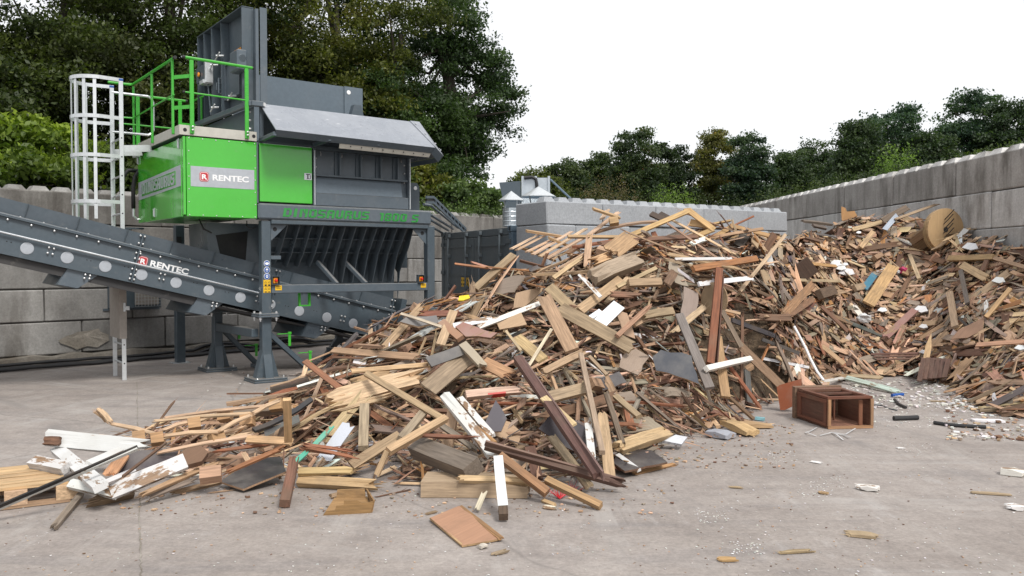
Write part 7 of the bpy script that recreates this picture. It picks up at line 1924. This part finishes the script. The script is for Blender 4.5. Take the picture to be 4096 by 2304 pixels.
litter('Q', 95, 525, 300, 540, 44, .04, (.44, .29, .15), 'flat tan plank end on the yard left of the cabinet', 'plank', MW, (.02, .08))
litter('Q', 5, 510, 175, 585, 50, .07, (.56, .38, .2), 'squared yellow timber end at the foot of the front heap', 'timber', MW, (.05, .02))
litter('Q', -90, 570, 40, 605, 56, .06, (.30, .32, .36), 'grey painted timber end beside the squared yellow timber', 'timber', MPEEL, (.03, .02))
litter('Q', 515, 758, 600, 766, 18, .006, (.72, .71, .69), 'thin white flake on the yard below the cabinet', 'flake', MSHEET, (.03, .03))
litter('Q', 1038, 678, 1092, 674, 14, .008, (.72, .71, .69), 'small white flake right of the lone yard centre', 'flake', MSHEET, (.02, .02))
litter('K', 1310, 1405, 1422, 1378, 12, .012, (.33, .25, .16), 'thin grey splinter below the hardboard sheet', 'splinter', MW, (.04, .04))
litter('K', 845, 1125, 945, 1105, 9, .01, (.26, .18, .11), 'thin brown splinter left of the hardboard sheet', 'splinter', MW, (.04, .02))
litter('K', 1230, 1340, 1262, 1352, 18, .02, (.62, .58, .5), 'tiny pale chip just below the hardboard sheet corner', 'wood_chip', MW, (.01, .01), 'chip')
# crumbs, flakes and sawdust too many to count
cr_ = random.Random(88); b = wmb()
def crumbs(n, u0, u1, v0, v1, smin, smax, cols, bias=1.0):
    for _ in range(n):
        u, v = cr_.uniform(u0, u1), v0 + (v1 - v0) * cr_.random() ** bias
        p = ground(*D(u, v))
        if hh(p[0], p[1]) > .05: continue
        s = cr_.uniform(smin, smax) * cr_.random() ** .7; t = s * cr_.uniform(.15, .5); a_ = cr_.uniform(0, PI); e1 = V(math.cos(a_), math.sin(a_), 0)
        plank_geo(b, V(p[0], p[1], t / 2 + .002), e1, np.cross(V(0, 0, 1), e1), V(0, 0, 1), s + .006, s * cr_.uniform(.25, .8) + .003, t + .001, vary(cr_.choice(cols), cr_, .2), cr_, (s * .3, s * .3), 2, 1, MSHEET)
WC = [(.7, .69, .67), (.62, .6, .57), (.74, .73, .72)]; TC = [TAN, PALE, GREYW, BROWN]
crumbs(750, 2130, 2480, 955, 1030, .01, .085, WC + [(.5, .47, .44)])
crumbs(260, 2180, 2450, 1000, 1075, .008, .035, WC)
for cu, cv in ((2080, 1215), (2050, 1235), (1790, 1300), (1960, 1150), (2300, 1130), (1880, 1380)): crumbs(60, cu - 45, cu + 45, cv - 16, cv + 16, .003, .012, WC)
crumbs(450, 1750, 2576, 1040, 1449, .004, .014, WC + WC + TC)
crumbs(420, 0, 2000, 1230, 1449, .004, .012, WC + TC)
crumbs(420, 300, 1700, 1210, 1300, .008, .04, TC)
crumbs(350, 1650, 2000, 1060, 1180, .008, .04, TC)
crumbs(160, 500, 1050, 930, 1000, .006, .03, WC + TC)
crumbs(500, 2380, 2576, 985, 1110, .01, .09, TC + WC)
tag(b.build('wood_crumbs', WM), kind='stuff')
# loose planks, boards and blocks lying on top, one object each
FRONT, REAR = 'loose pieces on the front heap', 'loose pieces on the rear heap'
CN = ['tan', 'pale', 'weathered grey-brown', 'dark brown', 'reddish brown', 'white peeling', 'orange-brown', 'dark grey', 'fibreboard']
def place_words(c):
    """Names the piece by the nearest one that can be recognised in the picture, and the side it lies on."""
    def proj(p):
        d = p - EYEV; z = d @ FW; return d @ RT / z, -(d @ UP) / z
    u, v = proj(c); best = None
    for s_, a in ANCH:
        au, av = proj(a); q = math.hypot(u - au, v - av)
        if best is None or q < best[0]: best = (q, s_, u - au, v - av)
    _, s_, du, dv = best
    w_ = ('below' if dv > 0 else 'above') if abs(dv) > abs(du) else ('to the right of' if du > 0 else 'to the left of')
    return w_ + ' the ' + s_
USED = {}
def direct(o, label, cat, grp, c, ex):
    if label in USED and len(label.split()) < 14:
        def proj(p):
            d = p - EYEV; z = d @ FW; return d @ RT / z, (d @ UP) / z
        a, b_ = proj(c - ex * .2), proj(c + ex * .2); an = math.degrees(math.atan2(b_[1] - a[1], b_[0] - a[0])) % 180
        w_ = 'lying level' if an < 14 or an > 166 else 'rising to the right' if an < 62 else 'standing steeply' if an < 118 else 'rising to the left'
        label = label.replace(' plank ', ' plank ' + w_ + ' ').replace(' strip ', ' strip ' + w_ + ' ').replace(' piece ', ' piece ' + w_ + ' ').replace(' block ', ' block ' + w_ + ' ')
    USED[label] = 1
    tag(o, label, cat, grp)
def loose(n, rear, seed):
    r_ = random.Random(seed)
    for i in range(n):
        x, y, h = sample(r_, rear, edge=.1, hol=.6); k = pick(r_); ki = KINDS.index(k)
        if rear: L, w, t = r_.uniform(.35, 1.0), r_.uniform(.03, .13), r_.uniform(.012, .045)
        else: L, w, t = r_.uniform(.45, 1.6) * min(1, .5 + h), r_.choice((r_.uniform(.016, .05), r_.uniform(.04, .11))), r_.uniform(.010, .042)
        c, ex, ey, ez = lay(r_, x, y, L, .34, r_.uniform(.0, .09))
        if covers(c, ex, L) and r_.random() < .7: continue
        b = wmb(); plank_geo(b, c, ex, ey, ez, L, w, t, vary(k[1], r_, .2), r_, (r_.choice((0, .06, .14, .22)), r_.choice((0, .06, .14, .25))), 3, 4, k[2], None, r_.uniform(-.012, .02), r_.gauss(0, .12), slv=4)
        o = b.build('plank', WM, None, origin=c)
        direct(o, ('short ' if L < .5 else 'long ' if L > .95 else '') + CN[ki] + (' strip ' if w < .05 else ' plank ') + place_words(c), 'plank', 'loose planks on the rear heap' if rear else 'loose planks on the front heap', c, ex)
loose(400, False, 51); loose(120, True, 52)
def boards(n, rear, seed):
    r_ = random.Random(seed)
    opts = [(MDF, MSHEET, MDF, 'tan fibreboard piece'), (FILM, MFILM, TAN, 'dark plywood piece'), (WHITE, MPAINT, MDF, 'white faced chipboard piece'), (GREYW, MSHEET, GREYW, 'grey-brown plywood piece'), (DKGREY, MFILM, GREYW, 'slate grey board piece')]
    for i in range(n):
        x, y, h = sample(r_, rear, edge=.12); tint, m, ed, lb = opts[r_.choices(range(5), (5, 2, 1, 4, 2))[0]]
        a = r_.uniform(.10, .26) * (.9 if rear else 1); bb = a * r_.uniform(.35, .9)
        poly = [(-a, -bb), (a * r_.uniform(.7, 1), -bb * r_.uniform(.7, 1.1)), (a, bb * r_.uniform(.2, 1)), (a * r_.uniform(-.2, .5), bb), (-a * r_.uniform(.8, 1), bb * r_.uniform(.6, 1))]
        c, ex, ey, ez = lay(r_, x, y, 2 * a, .3, r_.uniform(.01, .06))
        if covers(c, ex, 2 * a): continue
        b = wmb(); sheet_geo(b, c, ex, ey, ez, ragged(poly, r_, .012, .09), r_.uniform(.008, .02), vary(tint, r_, .15), r_, ed, m, MW)
        o = b.build('board', WM, None, origin=c)
        direct(o, lb + ' ' + place_words(c), 'board', 'loose boards on the rear heap' if rear else 'loose boards on the front heap', c, ex)
boards(95, False, 61); boards(55, True, 62)
r_ = random.Random(70)
for i in range(26):
    rear = i > 17
    x, y, h = sample(r_, rear, edge=.15); c, ex, ey, ez = lay(r_, x, y, .2, .35, .05)
    b = wmb(); plank_geo(b, c, ex, ey, ez, r_.uniform(.12, .24), r_.uniform(.08, .11), r_.uniform(.07, .1), vary(TAN, r_, .2), r_, (0, 0), 2, 2, MW)
    direct(b.build('wood_block', WM, None, origin=c), 'short sawn timber block ' + place_words(c), 'wood block', 'pallet blocks, rear heap' if rear else 'pallet blocks, front heap', c, ex)

# ------------------------------------------------------------------ buried and small pieces: one mass for each heap
pr = random.Random(41)
b = wmb()
for i in range(3900):
    x, y, h = sample(pr, False); k = pick(pr) if pr.random() < .7 else KINDS[pr.choice((2, 3, 3))]  # extra brown and grey kinds darken the buried layer, standing in for gap shade
    L = pr.uniform(.25, 1.25) * min(1, .45 + h); w = pr.uniform(.015, .095); t = pr.uniform(.008, .035)
    if pr.random() < .3: w = pr.uniform(.01, .028); L *= 1.15
    c, ex, ey, ez = lay(pr, x, y, L, .40, pr.uniform(-.36, -.03) - (.16 if hollow(x, y) else 0))
    if covers(c, ex, L): c = c - hnorm(x, y) * .10
    sp = pr.choice((0, .1, .2)), pr.choice((0, .1, .25))
    plank_geo(b, c, ex, ey, ez, L, w, t, vary(k[1], pr, .28), pr, sp, 2, 2, k[2], slv=2)
for i in range(4200):
    x, y, h = sample(pr, False, edge=.02, hol=.2); k = pick(pr)
    L = pr.uniform(.08, .42); w = pr.uniform(.006, .04); t = pr.uniform(.003, .014)
    c, ex, ey, ez = lay(pr, x, y, L, .45, pr.uniform(-.22, .04) - (.14 if hollow(x, y) else 0))
    plank_geo(b, c, ex, ey, ez, L, w, t, vary(k[1], pr, .28), pr, (L * .3, L * .3), 2, 1, k[2])
tag(b.build('wood_fragments', WM), kind='stuff')
b = wmb()
for i in range(9500):
    x, y, h = sample(pr, True, edge=.02, hol=.3); k = pick(pr)
    s = pr.random()
    L = pr.uniform(.05, .26) if s < .7 else pr.uniform(.22, .8); w = L * pr.uniform(.18, .6) if s < .7 else pr.uniform(.02, .12); t = pr.uniform(.005, .025)
    c, ex, ey, ez = lay(pr, x, y, L, .30, pr.uniform(-.08, .045) - (.06 if hollow(x, y) else 0))
    col = k[1] if k[2] != MPEEL or pr.random() < .5 else TAN
    plank_geo(b, c, ex, ey, ez, L, w, t, vary(col, pr, .28), pr, (L * .3, L * .3), 2, 2 if s > .7 else 1, k[2], slv=1 if s > .7 else 0)
tag(b.build('wood_chips', WM), kind='stuff')
